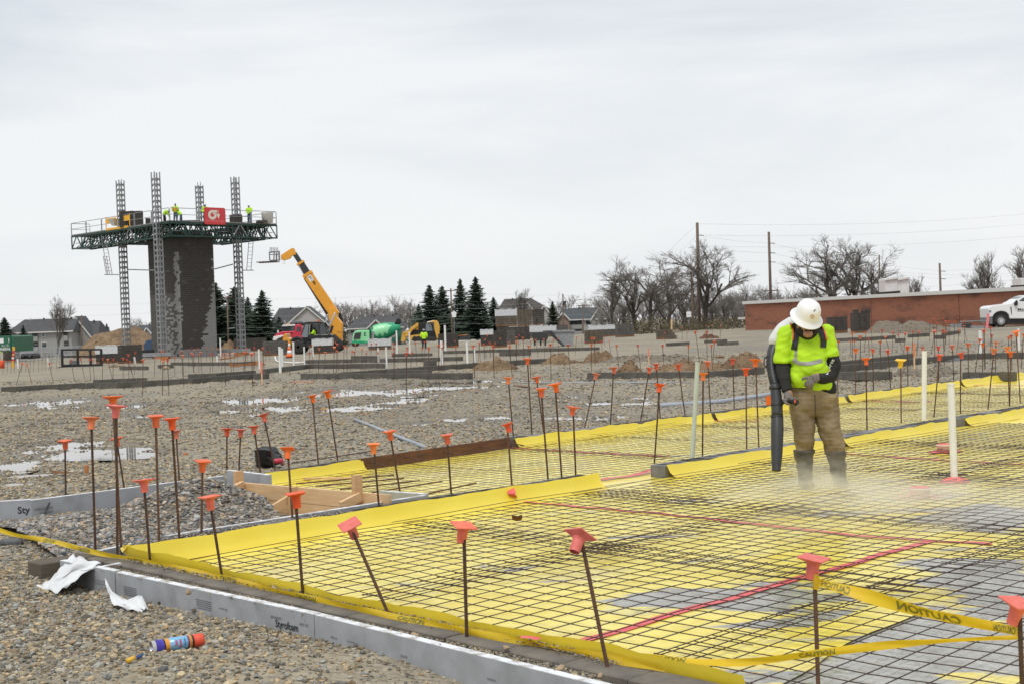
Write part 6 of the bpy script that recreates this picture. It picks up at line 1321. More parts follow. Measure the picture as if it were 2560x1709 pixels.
for f0, f1, z0, z1 in ((.62,.52,.55,1.05), (.48,.38,.55,1.05)): MB().beam(PC-A2*LA*f0+np.array((0,0,.8)), PC-A2*LA*f1+np.array((0,0,.8)), .04, .5).build('gate_panel', MT['deck_yellow'], pf)
for f0 in (.62, .50, .38): MB().beam(PC-A2*LA*f0, PC-A2*LA*f0+np.array((0,0,1.2)), .07, .07).build('gate_post', MT['deck_yellow'], pf)
# red sign on the rail
s0 = run_to(PC, B2, 509); s1 = run_to(PC, B2, 562); off = A2*.12
sg = thing('company_sign', 'red sign with cream trowel logo and web address on the platform rail', 'sign'); a, c = PC+B2*s0+off, PC+B2*s1+off; Ws = s1-s0; H0, H1 = -.28, 1.28
r_ = .14; poly = []
for (cx_, cz_, t0) in ((Ws-r_,H1-r_,0),(r_,H1-r_,90),(r_,H0+r_,180),(Ws-r_,H0+r_,270)): poly += [(cx_+r_*math.cos(R_(t0+k*30)), cz_+r_*math.sin(R_(t0+k*30))) for k in range(4)]
MB().prism(poly, a, B2, (0,0,1.), A2, 0, .03).build('panel', MT['red_sign'], sg)
fo = a+A2*.036; Zv = np.array((0,0,1.))
def flat(nm, pts, m_): MB().add([tuple(fo+B2*(u*Ws)+Zv*(H0+v*(H1-H0))) for u, v in pts], [tuple(range(len(pts)))] if len(pts) < 6 or nm != 'arc' else [(i, i+1, len(pts)-2-i, len(pts)-1-i) for i in range(len(pts)//2-1)]).build('logo', m_, sg)
arc = [(.38+.20*math.cos(R_(t)), .565+.285*math.sin(R_(t))) for t in range(90, 376, 15)]; ina = [(.38+.09*math.cos(R_(t)), .565+.13*math.sin(R_(t))) for t in range(90, 376, 15)]
flat('arc', arc+ina[::-1], MT['sign_cream']); flat('bar', [(.38,.695),(.60,.695),(.60,.85),(.38,.85)], MT['sign_cream']); flat('stub', [(.40,.60),(.58,.60),(.58,.67),(.40,.67)], MT['sign_cream']); flat('stem', [(.63,.70),(.66,.70),(.66,.86),(.63,.86)], MT['sign_cream']); flat('trowel', [(.58,.60),(.65,.68),(.73,.60),(.67,.32)], MT['sign_cream'])
lettering('web_address', 'GustrickMasonry.com', MT['sign_pink'], a+A2*.036+B2*(.06*Ws)+Zv*(H0+.16*(H1-H0)), B2, Zv, Ws*.86, .14, sg)
# masts 
def mast(label, p, ztop, z0=None):
    o = thing('climber_mast', label, 'mast', (p[0], p[1], 0), R_(45), 'lattice masts of the work platform'); z0 = tz-.1 if z0 is None else z0; w = .27; n = int((ztop-z0)/.5)
    for sx in (-1, 1):
        for sy in (-1, 1): MB().beam((sx*w,sy*w,z0), (sx*w,sy*w,ztop+.12), .085, .085).build('leg', MT['galv'], o)
    mb = MB()
    for i in range(n+1):
        z = z0+i*.5
        if z > ztop: break
        for s in (-1, 1):
            mb.box((0, s*w, z), (2*w-.09, .05, .12)); mb.box((s*w, 0, z), (.05, 2*w-.09, .12))
            for q in (-1, 1): mb.beam((q*(w-.03), s*w, z-.22), (q*.08, s*w, z-.05), .03, .06, up=(0,1,0)); mb.beam((s*w, q*(w-.03), z-.22), (s*w, q*.08, z-.05), .03, .06, up=(1,0,0))
            mb.beam((0, s*w, z), (0, s*w, z+.5), .05, .05)
    mb.build('lattice', MT['galv'], o); return o
def mpos(px, o, d, q): return o+d*run_to(o, d, px)+q*.85
def ztop_at(p, y): q = D(0, y, dep(p)); lo = P; 
def zpx(p, y):
    lo, hi = -5.0, 40.0
    for _ in range(50):
        md = (lo+hi)/2
        if PXL((p[0], p[1], md))[1] > y: lo = md
        else: hi = md
    return lo
Gc = np.array((PC[0], PC[1], 0))
m2 = Gc-A2*(.8+1.1)+B2*.85; m2 = D(407, 890, 124.6); m2[2] = 0; m1 = D(317, 868, 132.5); m4 = D(604, 872, 130.5); m3 = D(514, 868, 137.5)
for p, y, s in ((m1,455,'leftmost lattice mast, in front of the dirt pile'), (m2,434,'tallest lattice mast, standing before the tower face'), (m3,467,'lattice mast rising behind the tower'), (m4,446,'rightmost lattice mast, beside the telehandler forks')): mast(s, p, zpx(p, y))
for p, s in ((m2,'left of the tower'), (m4,'right of the tower')): o = thing('support_frame', 'steel base frame under the mast '+s, 'mast base', (p[0], p[1], tz)); MB().box((-1.2,-.3,.45), (4.2,.3,.35)).build('girder', MT['galv'], o); MB().box((0,0,.12), (1.2,1.2,.22)).build('foot', MT['wood_orange'], o)
# ladders and wall ties
def ladder(label, pts, dd, w=.42):
    o = thing('ladder', label, 'ladder', (0,0,0)); p, q = D(*pts[0], dd), D(*pts[1], dd); s = np.array((w/2, 0, 0))
    for k in (-1, 1): MB().beam(p+s*k, q+s*k, .05, .05).build('rail', MT['steel_grey'], o)
    n = int(np.linalg.norm(p-q)/.33)
    for i in range(1, n): c_ = p+(q-p)*i/n; MB().beam(c_-s, c_+s, .03, .03).build('rung', MT['steel_grey'], o)
ladder('steel ladder hanging from the left end of the platform', ((258,588),(275,687)), 131); ladder('second ladder rail set hanging beside the left mast', ((262,640),(270,687)), 130.5, .3); ladder('steel ladder hanging from the right end of the platform', ((628,600),(622,676)), 131.5)
for (x0, y0, x1, y1, dd0, dd1, s) in ((318,674,386,676,132,127,'left'), (536,673,582,661,129,130.5,'right')): tag(MB().cyl(D(x0,y0,dd0), D(x1,y1,dd1), .06, .06, 6).build('wall_tie', MT['galv']), 'horizontal tie bar between the '+s+' mast and the tower', 'tie bar')
for (x0, x1, y, dd, s) in ((262,296,687,131,'left'), (608,634,676,131.5,'right')): tag(MB().beam(D(x0,y,dd), D(x1,y,dd), .4, .06).build('ladder_landing', MT['steel_grey']), 'small landing below the '+s+' hanging ladder', 'landing')
# things and people on the platform
def ond(px, o, d, q, w=.85): return o+d*run_to(o, d, px)+q*w
def deckp(px, yb, dd): p = D(px, yb, dd); p[2] = dz; return p
figure('worker in lime vest with orange stripes standing above the platform corner', deckp(439, 545, 125.6), 1.78, vest=True, hat_=None, yaw=3.1)
figure('worker in lime hoodie standing behind the red sign', deckp(514, 550, 127.5), 1.8, legs='black_cloth', yaw=.2); figure('worker in lime jacket standing at the right end of the platform', deckp(624, 556, 129.8), 1.78, legs='denim', yaw=-.2)
figure('worker bending over behind the mast at the platform corner', deckp(412, 545, 126.6), 1.7, legs='black_cloth', hat_=None, pose='bend'); figure('second worker bending over right of the platform corner', deckp(452, 546, 127.0), 1.55, legs='denim', hat_=None, pose='bend', yaw=3.1)
figure('worker in orange standing behind the black block stack', deckp(330, 556, 131.5), 1.85, jacket='orange_cloth', legs='black_cloth')
def deckstack(label, x0, x1, h, dd, m_='cmu_wet', w=1.0, cat='block stack', nm='block_stack'):
    p0, p1 = deckp(x0, 550, dd), deckp(x1, 550, dd); L_ = abs(p1[0]-p0[0]); o = link(nm, pal_mesh(L_, w, h, m_).mesh(nm, [MT[m_]]), None, (p0+p1)/2, (0,0,.2)); tag(o, label, cat, 'block stacks on the platform'); o['kind'] = 'thing'; return o
deckstack('large black block stack on the left arm of the platform', 300, 357, 1.5, 129.5); deckstack('small block stack beside the large black one', 364, 376, .6, 127.5); deckstack('stack of dark blocks left of the red sign', 455, 500, .3, 128); deckstack('dark blocks beside the right mast', 574, 606, .75, 129)
deckstack('dark block row at the right end of the platform', 640, 668, .2, 130); tag(MB().lathe([(.5,0),(.58,.95),(.6,1.0)], deckp(669, 555, 130.2), 18).build('white_tub', MT['dirty_white'], None, True), 'white plastic tub at the right end of the platform', 'tub')
tb_ = deckp(289, 566, 130.6); tag(MB().lathe([(.35,.3),(.75,.9),(.78,.92)], tb_, 4).build('mortar_tub', MT['dirty_white'], None), 'pale mortar tub behind the orange gate of the platform', 'tub')
# ================================================================== VEHICLES
def px_part(par, nm, poly, dd, t0, t1, m_, bevel=.03):
    o = ppx(MB(), poly, dd, t0, t1).build(nm, MT[m_], par)
    if bevel: b = o.modifiers.new('b', 'BEVEL'); b.width = bevel; b.segments = 2; b.limit_method = 'ANGLE'
    return o
def wheel(par, c, r, w, rim='dark', spokes=0):
    """axis along +Y, near face at c"""
    c = np.asarray(c, float); M = np.array(((1,0,0),(0,0,-1),(0,1,0.))); o = MB().lathe([(r*.62,-.02),(r*.9,0),(r,.05),(r,w-.05),(r*.9,w),(r*.5,w)][::1], (0,0,0), 28, M=np.array(((1,0,0),(0,0,1),(0,-1,0.)))).build('wheel', MT['rubber'], par, True, loc=c)
    tr = MB()
    for k in range(20): t = k*math.pi/10; tr.beam((r*.97*math.cos(t), .05, r*.97*math.sin(t)), (r*.97*math.cos(t+.12), w*.5, r*.97*math.sin(t+.12)), r*.12, r*.07, up=(math.cos(t), 0, math.sin(t)))
    if spokes == 0: tr.build('tyre_lugs', MT['rubber'], o)
    rm = MB(); Mr = np.array(((1,0,0),(0,0,1),(0,-1,0.)))
    if spokes:
        rm.lathe([(r*.62,-.015),(r*.58,-.03),(r*.55,-.01)], (0,0,0), 24, M=Mr, caps=False); rm.lathe([(r*.16,-.03),(r*.10,-.045),(.01,-.045)], (0,0,0), 14, M=Mr, caps=False)
        for k in range(spokes): t = k*2*math.pi/spokes; rm.beam((r*.12*math.cos(t), -.03, r*.12*math.sin(t)), (r*.58*math.cos(t), -.025, r*.58*math.sin(t)), r*.10, .02, up=(0,1,0))
        rm.build('rim', MT['alloy'], o); MB().lathe([(r*.6,.03),(.01,.03)], (0,0,0), 20, M=Mr, caps=False).build('rim_back', MT['black'], o)
    else:
        rm.lathe([(r*.6,-.02),(r*.5,.06),(r*.25,.04),(r*.2,-.02),(.01,-.02)], (0,0,0), 20, M=Mr, caps=False); rm.build('rim', MT[rim], o, True)
    return o
def zc(ox, oy, s): return lambda *L: [(ox+a*s, oy+b*s) for a, b in L]
# ------------------------------------------------------------------ telehandler
K = zc(620, 600, .1914); dT = 120.0; th = thing('telehandler', 'yellow telehandler with raised boom and forks beside the work platform', 'telehandler')
px_part(th, 'chassis', K((560,1285),(1110,1240),(1130,1330),(1110,1400),(560,1410),(500,1360)), dT, .35, 1.9, 'dark'); px_part(th, 'front_fender', K((450,1300),(470,1225),(500,1228),(505,1275),(580,1300),(560,1380),(480,1370)), dT, .1, 2.2, 'jcb_yellow')
px_part(th, 'fender', K((545,1315),(580,1275),(640,1258),(700,1280),(740,1330),(720,1335),(680,1290),(620,1285),(580,1320)), dT, -.02, .5, 'dark', 0); px_part(th, 'counterweight', K((1030,900),(1105,885),(1145,930),(1150,1010),(1215,1090),(1210,1325),(1170,1290),(1130,1240),(1080,1232),(1060,1215),(1062,1100),(1040,1010)), dT, .75, 1.75, 'jcb_yellow')
px_part(th, 'rear_fender', K((1075,1245),(1130,1240),(1175,1275),(1205,1330),(1190,1335),(1150,1290),(1110,1270),(1078,1275)), dT, 0, .6, 'dark', 0)
cabf = px_part(th, 'cab_roof', K((735,1085),(760,1070),(930,1068),(1000,1082),(995,1096),(745,1098)), dT, .05, 1.05, 'black')
for a, b_ in (((690,1240),(745,1090)), ((780,1290),(800,1090)), ((925,1280),(930,1090)), ((1055,1260),(995,1090)), ((1040,1160),(1000,1092))):
    (x0, y0), (x1, y1) = K(a, b_)
    for tt in (.08, 1.02): MB().beam(D(x0,y0,dT)+np.array((0,tt,0)), D(x1,y1,dT)+np.array((0,tt,0)), .07, .07).build('pillar', MT['black'], th)
px_part(th, 'windscreen', K((697,1240),(750,1095),(798,1095),(778,1262),(712,1270)), dT, .10, .12, 'glass_sky', 0); px_part(th, 'door_glass', K((935,1235),(935,1100),(990,1100),(1030,1160),(1035,1235)), dT, .10, .12, 'glass', 0); px_part(th, 'rear_glass', K((800,1100),(925,1100),(925,1235),(790,1240)), dT, .98, 1.0, 'glass', 0)
px_part(th, 'door_panel', K((775,1245),(1070,1240),(1070,1300),(780,1300)), dT, .08, 1.0, 'black'); 
op = thing('person', 'operator in lime jacket seated in the telehandler cab', 'person', (0,0,0), 0, 'workers in the background'); bpy.data.objects.remove(op)
x, y = K((868,1240))[0]; q = D(x, y, dT+.5); figure('operator in lime jacket seated in the telehandler cab', q-np.array((0,0,.78)), 1.7, legs='black_cloth', hat_=None, pose='sit', yaw=-1.4)
def pxbeam(par, nm, a, b_, w, h, m_, off=0.0, dd=dT):
    (x0, y0), (x1, y1) = a, b_; o = MB().beam(D(x0,y0,dd)+np.array((0,off,0)), D(x1,y1,dd)+np.array((0,off,0)), w, h, up=(0,0,1)).build(nm, MT[m_], par); b = o.modifiers.new('b', 'BEVEL'); b.width = .03; b.segments = 2; return o
k = K((1115,960),(745,425),(790,440),(715,480)); bm = pxbeam(th, 'boom', K((1120,985))[0], K((752,445))[0], .5, .86, 'jcb_yellow', 1.25)
pxbeam(bm, 'boom_side', K((1010,970))[0], K((715,495))[0], .3, .20, 'black', 1.2); pxbeam(bm, 'collar', K((765,462))[0], K((742,425))[0], .6, .92, 'jcb_yellow', 1.25); s2 = pxbeam(th, 'boom_section', K((755,445))[0], K((655,290))[0], .36, .60, 'dark', 1.25); pxbeam(s2, 'collar', K((668,308))[0], K((650,280))[0], .46, .70, 'jcb_yellow', 1.25); pxbeam(th, 'boom_section', K((660,295))[0], K((575,165))[0], .28, .40, 'dark', 1.25)
pxbeam(th, 'hose', K((640,330))[0], K((700,440))[0], .06, .08, 'chrome', 1.0)
px_part(th, 'boom_head', K((402,190),(545,97),(575,100),(604,182),(545,200),(522,236),(440,263),(405,250)), dT, 1.08, 1.42, 'jcb_yellow'); px_part(th, 'boom_foot', K((1030,930),(1100,885),(1150,935),(1120,1010),(1080,1080),(1040,1060)), dT, 1.0, 1.5, 'jcb_yellow')
pxbeam(th, 'lift_ram', K((1050,1115))[0], K((1128,950))[0], .16, .16, 'chrome', .8); pxbeam(th, 'ram_body', K((1060,1215))[0], K((1090,1120))[0], .2, .2, 'black', .8); pxbeam(th, 'exhaust', K((1000,1080))[0], K((1025,1030))[0], .12, .12, 'chrome', .4); pxbeam(th, 'beacon', K((893,1066))[0], K((918,1046))[0], .18, .14, 'cone_orange', .5)
cr = thing('fork_carriage', 'x', 'x'); bpy.data.objects.remove(cr); cg = link('fork_carriage', None, th)
for a, b_, w in (((252,150),(258,262),.10), ((318,155),(310,262),.10), ((380,140),(385,255),.14), ((250,155),(390,145),.12), ((262,185),(380,182),.08), ((258,262),(395,258),.12), ((350,160),(345,260),.14)): pxbeam(cg, 'frame', K(a)[0], K(b_)[0], .12, w, 'steel_grey', 1.0)
for i in range(6): pxbeam(cg, 'bar', K((268+i*18,150))[0], K((272+i*16,88))[0], .06, .06, 'steel_grey', .7+.12*i)
for t_ in (.6, 1.9): pxbeam(cg, 'fork', K((92,288))[0], K((365,274))[0], .14, .09, 'wood_form' if t_ > 1 else 'dark', t_)
MB().lathe([(.09,-.02),(.11,0),(.09,.02)], D(*K((438,292))[0], dT)+np.array((0,1.25,0)), 14, M=np.array(((1,0,0),(0,0,1),(0,-1,0.))), caps=False).build('hook', MT['chrome'], th)
pc, qc = [D(x, y, dT)+np.array((0,1.0,0)) for x, y in K((782,438),(855,545))]; ax = (qc-pc)/np.linalg.norm(qc-pc); ay = np.cross(np.array((0,-1.,0)), ax)
pl_ = MB().prism([(0,-.0),(np.linalg.norm(qc-pc)*.72,0),(np.linalg.norm(qc-pc)*.72,.38),(0,.38)], pc-ay*.34+ax*.02, ax, ay, (0,-1.,0), 0, .015).build('name_plate', MT['white_paint'], th); lettering('lettering', 'JCB', MT['black'], pc-ay*.27+ax*.12+np.array((0,-.02,0)), ax, ay, .95, .26, pl_, bold=True)
lettering('lettering', '510-56', MT['black'], D(*K((1152,1215))[0], dT)+np.array((0,.73,0)), np.array((1.,0,0)), np.array((0,0,1.)), .42, .12, th)
for x, y in K((655,1395), (1140,1365)):
    for o_ in (0.0, 1.75): wheel(th, D(x, y, dT)+np.array((0, o_, 0)), .64, .45, 'jcb_yellow' if False else 'dark')
# ------------------------------------------------------------------ red truck behind it
dR = 150.0; rt = thing('red_truck', 'red truck with chrome stacks and amber roof lights behind the telehandler', 'truck')
px_part(rt, 'hood', K((325,1310),(335,1250),(390,1215),(440,1195),(600,1190),(690,1200),(690,1330),(480,1320),(440,1290),(400,1290),(360,1315)), dR, .2, 2.2, 'red_paint', .08); px_part(rt, 'grille', K((318,1310),(332,1262),(440,1240),(470,1250),(400,1285),(360,1312)), dR, .1, 2.3, 'white_paint', .05); px_part(rt, 'cab', K((600,1210),(612,1115),(640,1100),(690,1105),(705,1140),(705,1330),(600,1330)), dR, .15, 2.25, 'red_paint', .08)
px_part(rt, 'windscreen', K((436,1195),(445,1130),(608,1120),(596,1195)), dR, .3, 2.1, 'glass', 0); px_part(rt, 'visor', K((436,1132),(450,1112),(612,1102),(612,1122)), dR, .2, 2.2, 'white_paint', .03); px_part(rt, 'side_window', K((632,1195),(638,1135),(685,1135),(688,1195)), dR, .12, .16, 'glass', 0); px_part(rt, 'vent', K((530,1225),(580,1208),(585,1216),(535,1232)), dR, .16, .2, 'black', 0)
for i in range(5): x, y = K((468+i*32,1108-i*2))[0]; MB().box(D(x,y,dR)+np.array((0,.6,.06)), (.16,.2,.12)).build('marker_light', mat('amber'+str(i), (.85,.45,.12), .4), rt)
for (x0,y0,x1,y1) in ((478,1110,472,1055),(388,1215,386,1180),(650,1195,648,1150)): pxbeam(rt, 'stack' if y1 < 1100 else 'mirror', K((x0,y0))[0], K((x1,y1))[0], .14, .16, 'chrome' if y1 < 1100 else 'white_paint', .3, dR)
px_part(rt, 'body_cover', K((530,1085),(570,1062),(690,1055),(725,1075),(720,1090),(540,1092)), dR, .3, 2.2, 'steel_grey', .05); px_part(rt, 'body', K((540,1092),(720,1090),(715,1115),(690,1115),(640,1104)), dR, .4, 2.1, 'dark', 0)
wheel(rt, D(*K((420,1330))[0], dR)+np.array((0,.1,0)), .5, .3)
# ------------------------------------------------------------------ green concrete mixer
K = zc(840, 760, .1447); dM = 190.0; mxr = thing('mixer_truck', 'green concrete mixer truck with pale zigzag drum', 'mixer truck')
px_part(mxr, 'engine_cover', K((275,640),(295,510),(340,460),(400,450),(575,450),(580,650)), dM, .2, 2.5, 'truck_mint', .1); px_part(mxr, 'side_panel', K((430,460),(570,455),(575,640),(470,640)), dM, .12, .2, 'truck_mint', .02); px_part(mxr, 'grille', K((300,605),(325,500),(430,490),(415,605)), dM, .12, .2, 'dark', 0); px_part(mxr, 'bumper', K((265,680),(268,635),(470,630),(580,645),(580,680)), dM, .1, 2.6, 'truck_green', .05)
px_part(mxr, 'frame', K((570,640),(1120,560),(1120,660),(570,665)), dM, .6, 1.9, 'truck_dark_green', 0); px_part(mxr, 'pedestal', K((1000,590),(1090,440),(1115,440),(1110,620),(1040,640)), dM, .6, 1.8, 'truck_dark_green', 0); px_part(mxr, 'chute', K((1110,520),(1130,510),(1260,640),(1230,650)), dM, .8, 1.4, 'truck_dark_green', 0)
(x0,y0), (x1,y1) = K((590,520),(1100,395)); pa, pb = D(x0,y0,dM)+np.array((0,1.3,0)), D(x1,y1,dM)+np.array((0,1.3,0)); dv = pb-pa; Ld = np.linalg.norm(dv); dv /= Ld; e1 = np.cross(dv, (0,1.,0)); e1 /= np.linalg.norm(e1); Md = np.column_stack((e1, np.cross(dv, e1), dv))
dr = MB().lathe([(.5,0),(.95,.15),(1.12,.6),(1.15,1.4),(1.08,2.2),(.85,3.2),(.62,Ld-.3),(.60,Ld)], pa, 36, M=Md)
for fi, f_ in enumerate(dr.f):
    c_ = np.mean([dr.v[i] for i in f_], axis=0)-pa; l = (c_@dv)/Ld; ph = math.atan2(c_@Md[:, 1], c_@Md[:, 0]); dr.m[fi] = 0
drum = dr.build('drum', MT['truck_green'], mxr, True); 
zz = [(-.5,.05),(.1,.18),(-.45,.30),(.55,.40),(-.15,.5),(.85,.72),(.05,.60),(.95,.62)]
def drum_pt(u, th_):
    prof = [(.5,0),(.95,.15),(1.12,.6),(1.15,1.4),(1.08,2.2),(.85,3.2),(.62,Ld-.3),(.60,Ld)]; l = u*Ld; r = np.interp(l, [p[1] for p in prof], [p[0] for p in prof])+.012
    up = np.array((0,0,1.))-dv*dv[2]; up /= np.linalg.norm(up); fr = np.cross(up, dv); fr = fr if fr[1] < 0 else -fr; return pa+dv*l+(fr*math.cos(th_)+up*math.sin(th_))*r
mbz = MB(); spine = [(.10,-.1,.9),(.22,-.5,1.0),(.30,-.1,1.05),(.38,-.75,1.05),(.46,-.2,1.05),(.55,-.55,1.0),(.62,.0,.95),(.66,.25,.75),(.74,.45,.62)]
us = np.linspace(.08, .74, 34); vs = []
for u in us:
    lo = np.interp(u, [s[0] for s in spine], [s[1] for s in spine]); hi = np.interp(u, [s[0] for s in spine], [s[2] for s in spine])
    for k in range(9): vs.append(drum_pt(u, lo+(hi-lo)*k/8))
mbz.add(vs, [(i*9+k, (i+1)*9+k, (i+1)*9+k+1, i*9+k+1) for i in range(33) for k in range(8)]); mbz.build('zigzag', MT['truck_mint'], drum, True)
MB().lathe([(.80,Ld*.70),(.83,Ld*.715),(.79,Ld*.73)], pa, 30, M=Md, caps=False).build('drum_band', MT['dark'], drum, True)
px_part(mxr, 'charge_hopper', K((1020,300),(1040,255),(1080,240),(1110,270),(1112,340),(1095,345),(1000,340)), dM, .7, 1.9, 'black', .1); pxbeam(mxr, 'stack', K((640,600))[0], K((636,470))[0], .3, .3, 'galv', .2, dM); pxbeam(mxr, 'stack', K((622,440))[0], K((616,385))[0], .14, .14, 'dark', .4, dM); px_part(mxr, 'roof', K((385,455),(400,435),(560,432),(575,450)), dM, .5, 2.2, 'black', 0)
lettering('lettering', 'E', MT['truck_dark_green'], D(*K((482,555))[0], dM)+np.array((0,.1,0)), np.array((1.,0,0)), np.array((0,0,1.)), .32, .5, mxr, bold=True)
for x in (330, 640, 760, 1060): wheel(mxr, D(*K((x,680))[0], dM)+np.array((0,.2,0)), .52, .35)
# ------------------------------------------------------------------ yellow track loader
dL_ = 140.0; tl = thing('track_loader', 'yellow compact track loader with black cab behind the far worker', 'loader')
px_part(tl, 'lift_arm', K((1140,510),(1160,480),(1230,475),(1300,400),(1395,330),(1420,330),(1420,380),(1330,440),(1250,560),(1200,560)), dL_, .1, .5, 'cat_yellow', .03); px_part(tl, 'rear_arm', K((1575,320),(1690,285),(1730,282),(1765,310),(1790,400),(1785,520),(1760,600),(1740,600),(1700,440),(1690,320)), dL_, .1, .45, 'cat_yellow', .03); px_part(tl, 'body', K((1260,530),(1280,450),(1420,440),(1700,470),(1760,540),(1750,600),(1300,590)), dL_, .5, 1.9, 'black', .05)
px_part(tl, 'cab', K((1420,470),(1425,330),(1450,322),(1640,320),(1660,340),(1690,470)), dL_, .5, 1.8, 'black', .04); px_part(tl, 'cab_glass', K((1545,465),(1550,340),(1640,335),(1665,465)), dL_, .47, .5, 'glass_sky', 0); px_part(tl, 'cab_post', K((1360,440),(1385,330),(1418,330),(1418,450)), dL_, .42, .8, 'cat_yellow', 0)
px_part(tl, 'track', K((1300,620),(1320,570),(1480,545),(1740,570),(1760,610),(1700,640),(1340,640)), dL_, .1, .5, 'rubber', .04); px_part(tl, 'skirt', K((1240,600),(1260,545),(1480,520),(1500,545),(1340,570),(1290,625)), dL_, .06, .4, 'cat_yellow', 0); wheel(tl, D(*K((1362,598))[0], dL_)+np.array((0,.05,0)), .28, .3); pxbeam(tl, 'roof_bar', K((1570,318))[0], K((1695,290))[0], .1, .12, 'white_paint', .3, dL_)
px_part(tl, 'bucket', K((1120,640),(1135,520),(1180,500),(1200,600),(1180,645)), dL_, .1, 2.1, 'cat_yellow', 0)
# ------------------------------------------------------------------ white pickup
K = zc(2320, 700, .10217); dP = 99.0; pk_ = thing('pickup_truck', 'white pickup truck with door lettering, cut by the right edge', 'pickup truck')
px_part(pk_, 'body', K((1485,700),(1510,660),(1580,632),(2040,575),(2110,530),(3900,530),(3900,950),(2000,950),(1985,860),(1930,800),(1860,770),(1770,765),(1680,790),(1610,850),(1580,920),(1540,960),(1500,930),(1490,800)), dP, 0, 1.95, 'white_paint', .05)
px_part(pk_, 'bumper', K((1500,900),(1580,880),(1580,1080),(1520,1090),(1505,1050)), dP, -.02, 1.97, 'steel_grey', .03); px_part(pk_, 'headlight', K((1490,800),(1495,745),(1550,745),(1548,800)), dP, -.015, .1, 'glass_sky', .02); px_part(pk_, 'cabin', K((2045,578),(2180,490),(2330,405),(2450,370),(3200,370),(3300,560),(2060,590)), dP, .12, 1.83, 'white_paint', .05)
px_part(pk_, 'side_window', K((2175,612),(2195,560),(2335,445),(2450,410),(2700,410),(2700,620)), dP, .09, .14, 'glass', 0); px_part(pk_, 'windscreen', K((2070,572),(2185,488),(2330,403),(2345,412),(2200,505),(2095,578)), dP, .2, 1.75, 'glass', 0); px_part(pk_, 'mirror', K((2100,560),(2160,490),(2180,560),(2165,630),(2110,630)), dP, -.22, .05, 'black', .03); px_part(pk_, 'fender_vent', K((2010,660),(2040,655),(2055,850),(2040,850)), dP, -.012, .01, 'dark', 0)
px_part(pk_, 'underbody', K((1580,930),(1640,800),(1770,770),(1900,790),(1990,900),(2000,955),(3900,955),(3900,1080),(2010,1080),(1900,1100),(1600,1090)), dP, .12, 1.8, 'black', 0); lettering('door_lettering', 'Metcalf', MT['dark'], D(*K((2200,760))[0], dP)+np.array((0,-.012,0)), np.array((1.,0,-.0)), np.array((0,0,1.)), 1.0, .2, pk_, bold=True); MB().beam(D(*K((2195,772))[0], dP)+np.array((0,-.01,0)), D(*K((2560,765))[0], dP)+np.array((0,-.01,0)), .01, .02).build('underline', MT['dark'], pk_)
for x in (1785, 3350):
    for o_ in (-.03, 1.65): wheel(pk_, D(*K((x,1010))[0], dP)+np.array((0,o_,0)), .43, .28, spokes=12)
c = G(2467, 820); tag(MB().beam(D(2467,822,97), D(2471,784,97), .14, .14).build('pink_post', mat('pink', (.80,.22,.24), .5)), 'pink marker post in front of the white pickup', 'post')
# dark car, container, far-left boxes
K = zc(0, 800, .1022); dJ = 150.0; jp = thing('parked_car', 'dark parked car seen from the front behind the bare rebar at far left', 'car'); px_part(jp, 'body', K((495,945),(500,870),(520,820),(770,810),(805,870),(805,940)), dJ, 0, 2.5, 'black', .08); px_part(jp, 'windscreen', K((520,862),(535,825),(765,815),(785,862)), dJ, -.03, .0, 'glass_sky', 0)
for x in (555, 720): px_part(jp, 'headlight', K((x-20,875),(x+20,872),(x+18,890),(x-18,892)), dJ, -.04, 0, 'dirty_white', 0)
px_part(jp, 'bumper', K((500,945),(500,915),(805,910),(805,942)), dJ, -.06, 0, 'dark', 0)
cn_ = thing('green_container', 'green waste container with white lettering at the far left edge', 'container'); px_part(cn_, 'box', K((-300,770),(-300,395),(260,380),(265,765)), dJ-5, 0, 6, 'container_green', .03); px_part(cn_, 'side', K((265,765),(260,380),(335,400),(335,770)), dJ-5, .1, 6, 'container_green', .03)
px_part(cn_, 'sticker', K((-60,565),(-60,450),(90,445),(90,560)), dJ-5, -.03, 0, 'white_paint', 0); lettering('lettering', 'GENERAL', MT['white_paint'], D(*K((-60,750))[0], dJ-5)+np.array((0,-.05,0)), np.array((1.,0,.03)), np.array((0,0,1.)), 1.4, .32, cn_, bold=True); lettering('lettering', '01m  02r', MT['white_paint'], D(*K((45,645))[0], dJ-5)+np.array((0,-.05,0)), np.array((1.,0,.03)), np.array((0,0,1.)), .8, .2, cn_); lettering('lettering', ')', MT['white_paint'], D(*K((200,555))[0], dJ-5)+np.array((0,-.05,0)), np.array((1.,0,0)), np.array((0,0,1.)), .15, .5, cn_, bold=True)
pc_ = thing('dark_machine', 'dark covered machine beside the tower foot', 'machine'); px_part(pc_, 'cover', [(358,862),(366,850),(384,848),(384,890),(362,890)], 130, 0, 1.2, 'denim', .05); px_part(pc_, 'engine', [(348,888),(352,875),(384,872),(384,893),(350,894)], 129.5, 0, 1.2, 'black', .05)
tag(px_part(None, 'red_marker', [(328,879),(334,877),(335,903),(329,904)], 118, 0, .3, 'cap_red', 0), 'red upright marker panel left of the tower foot', 'marker')
fk = thing('fork_frame', 'low dark steel frame right of the far dark pallet', 'steel frame'); px_part(fk, 'frame', [(1148,842),(1172,838),(1176,847),(1150,850)], 120, 0, 1, 'dark', 0); px_part(fk, 'rail', [(1146,838),(1170,835),(1170,837),(1146,840)], 120, 0, .2, 'wood_orange', 0)
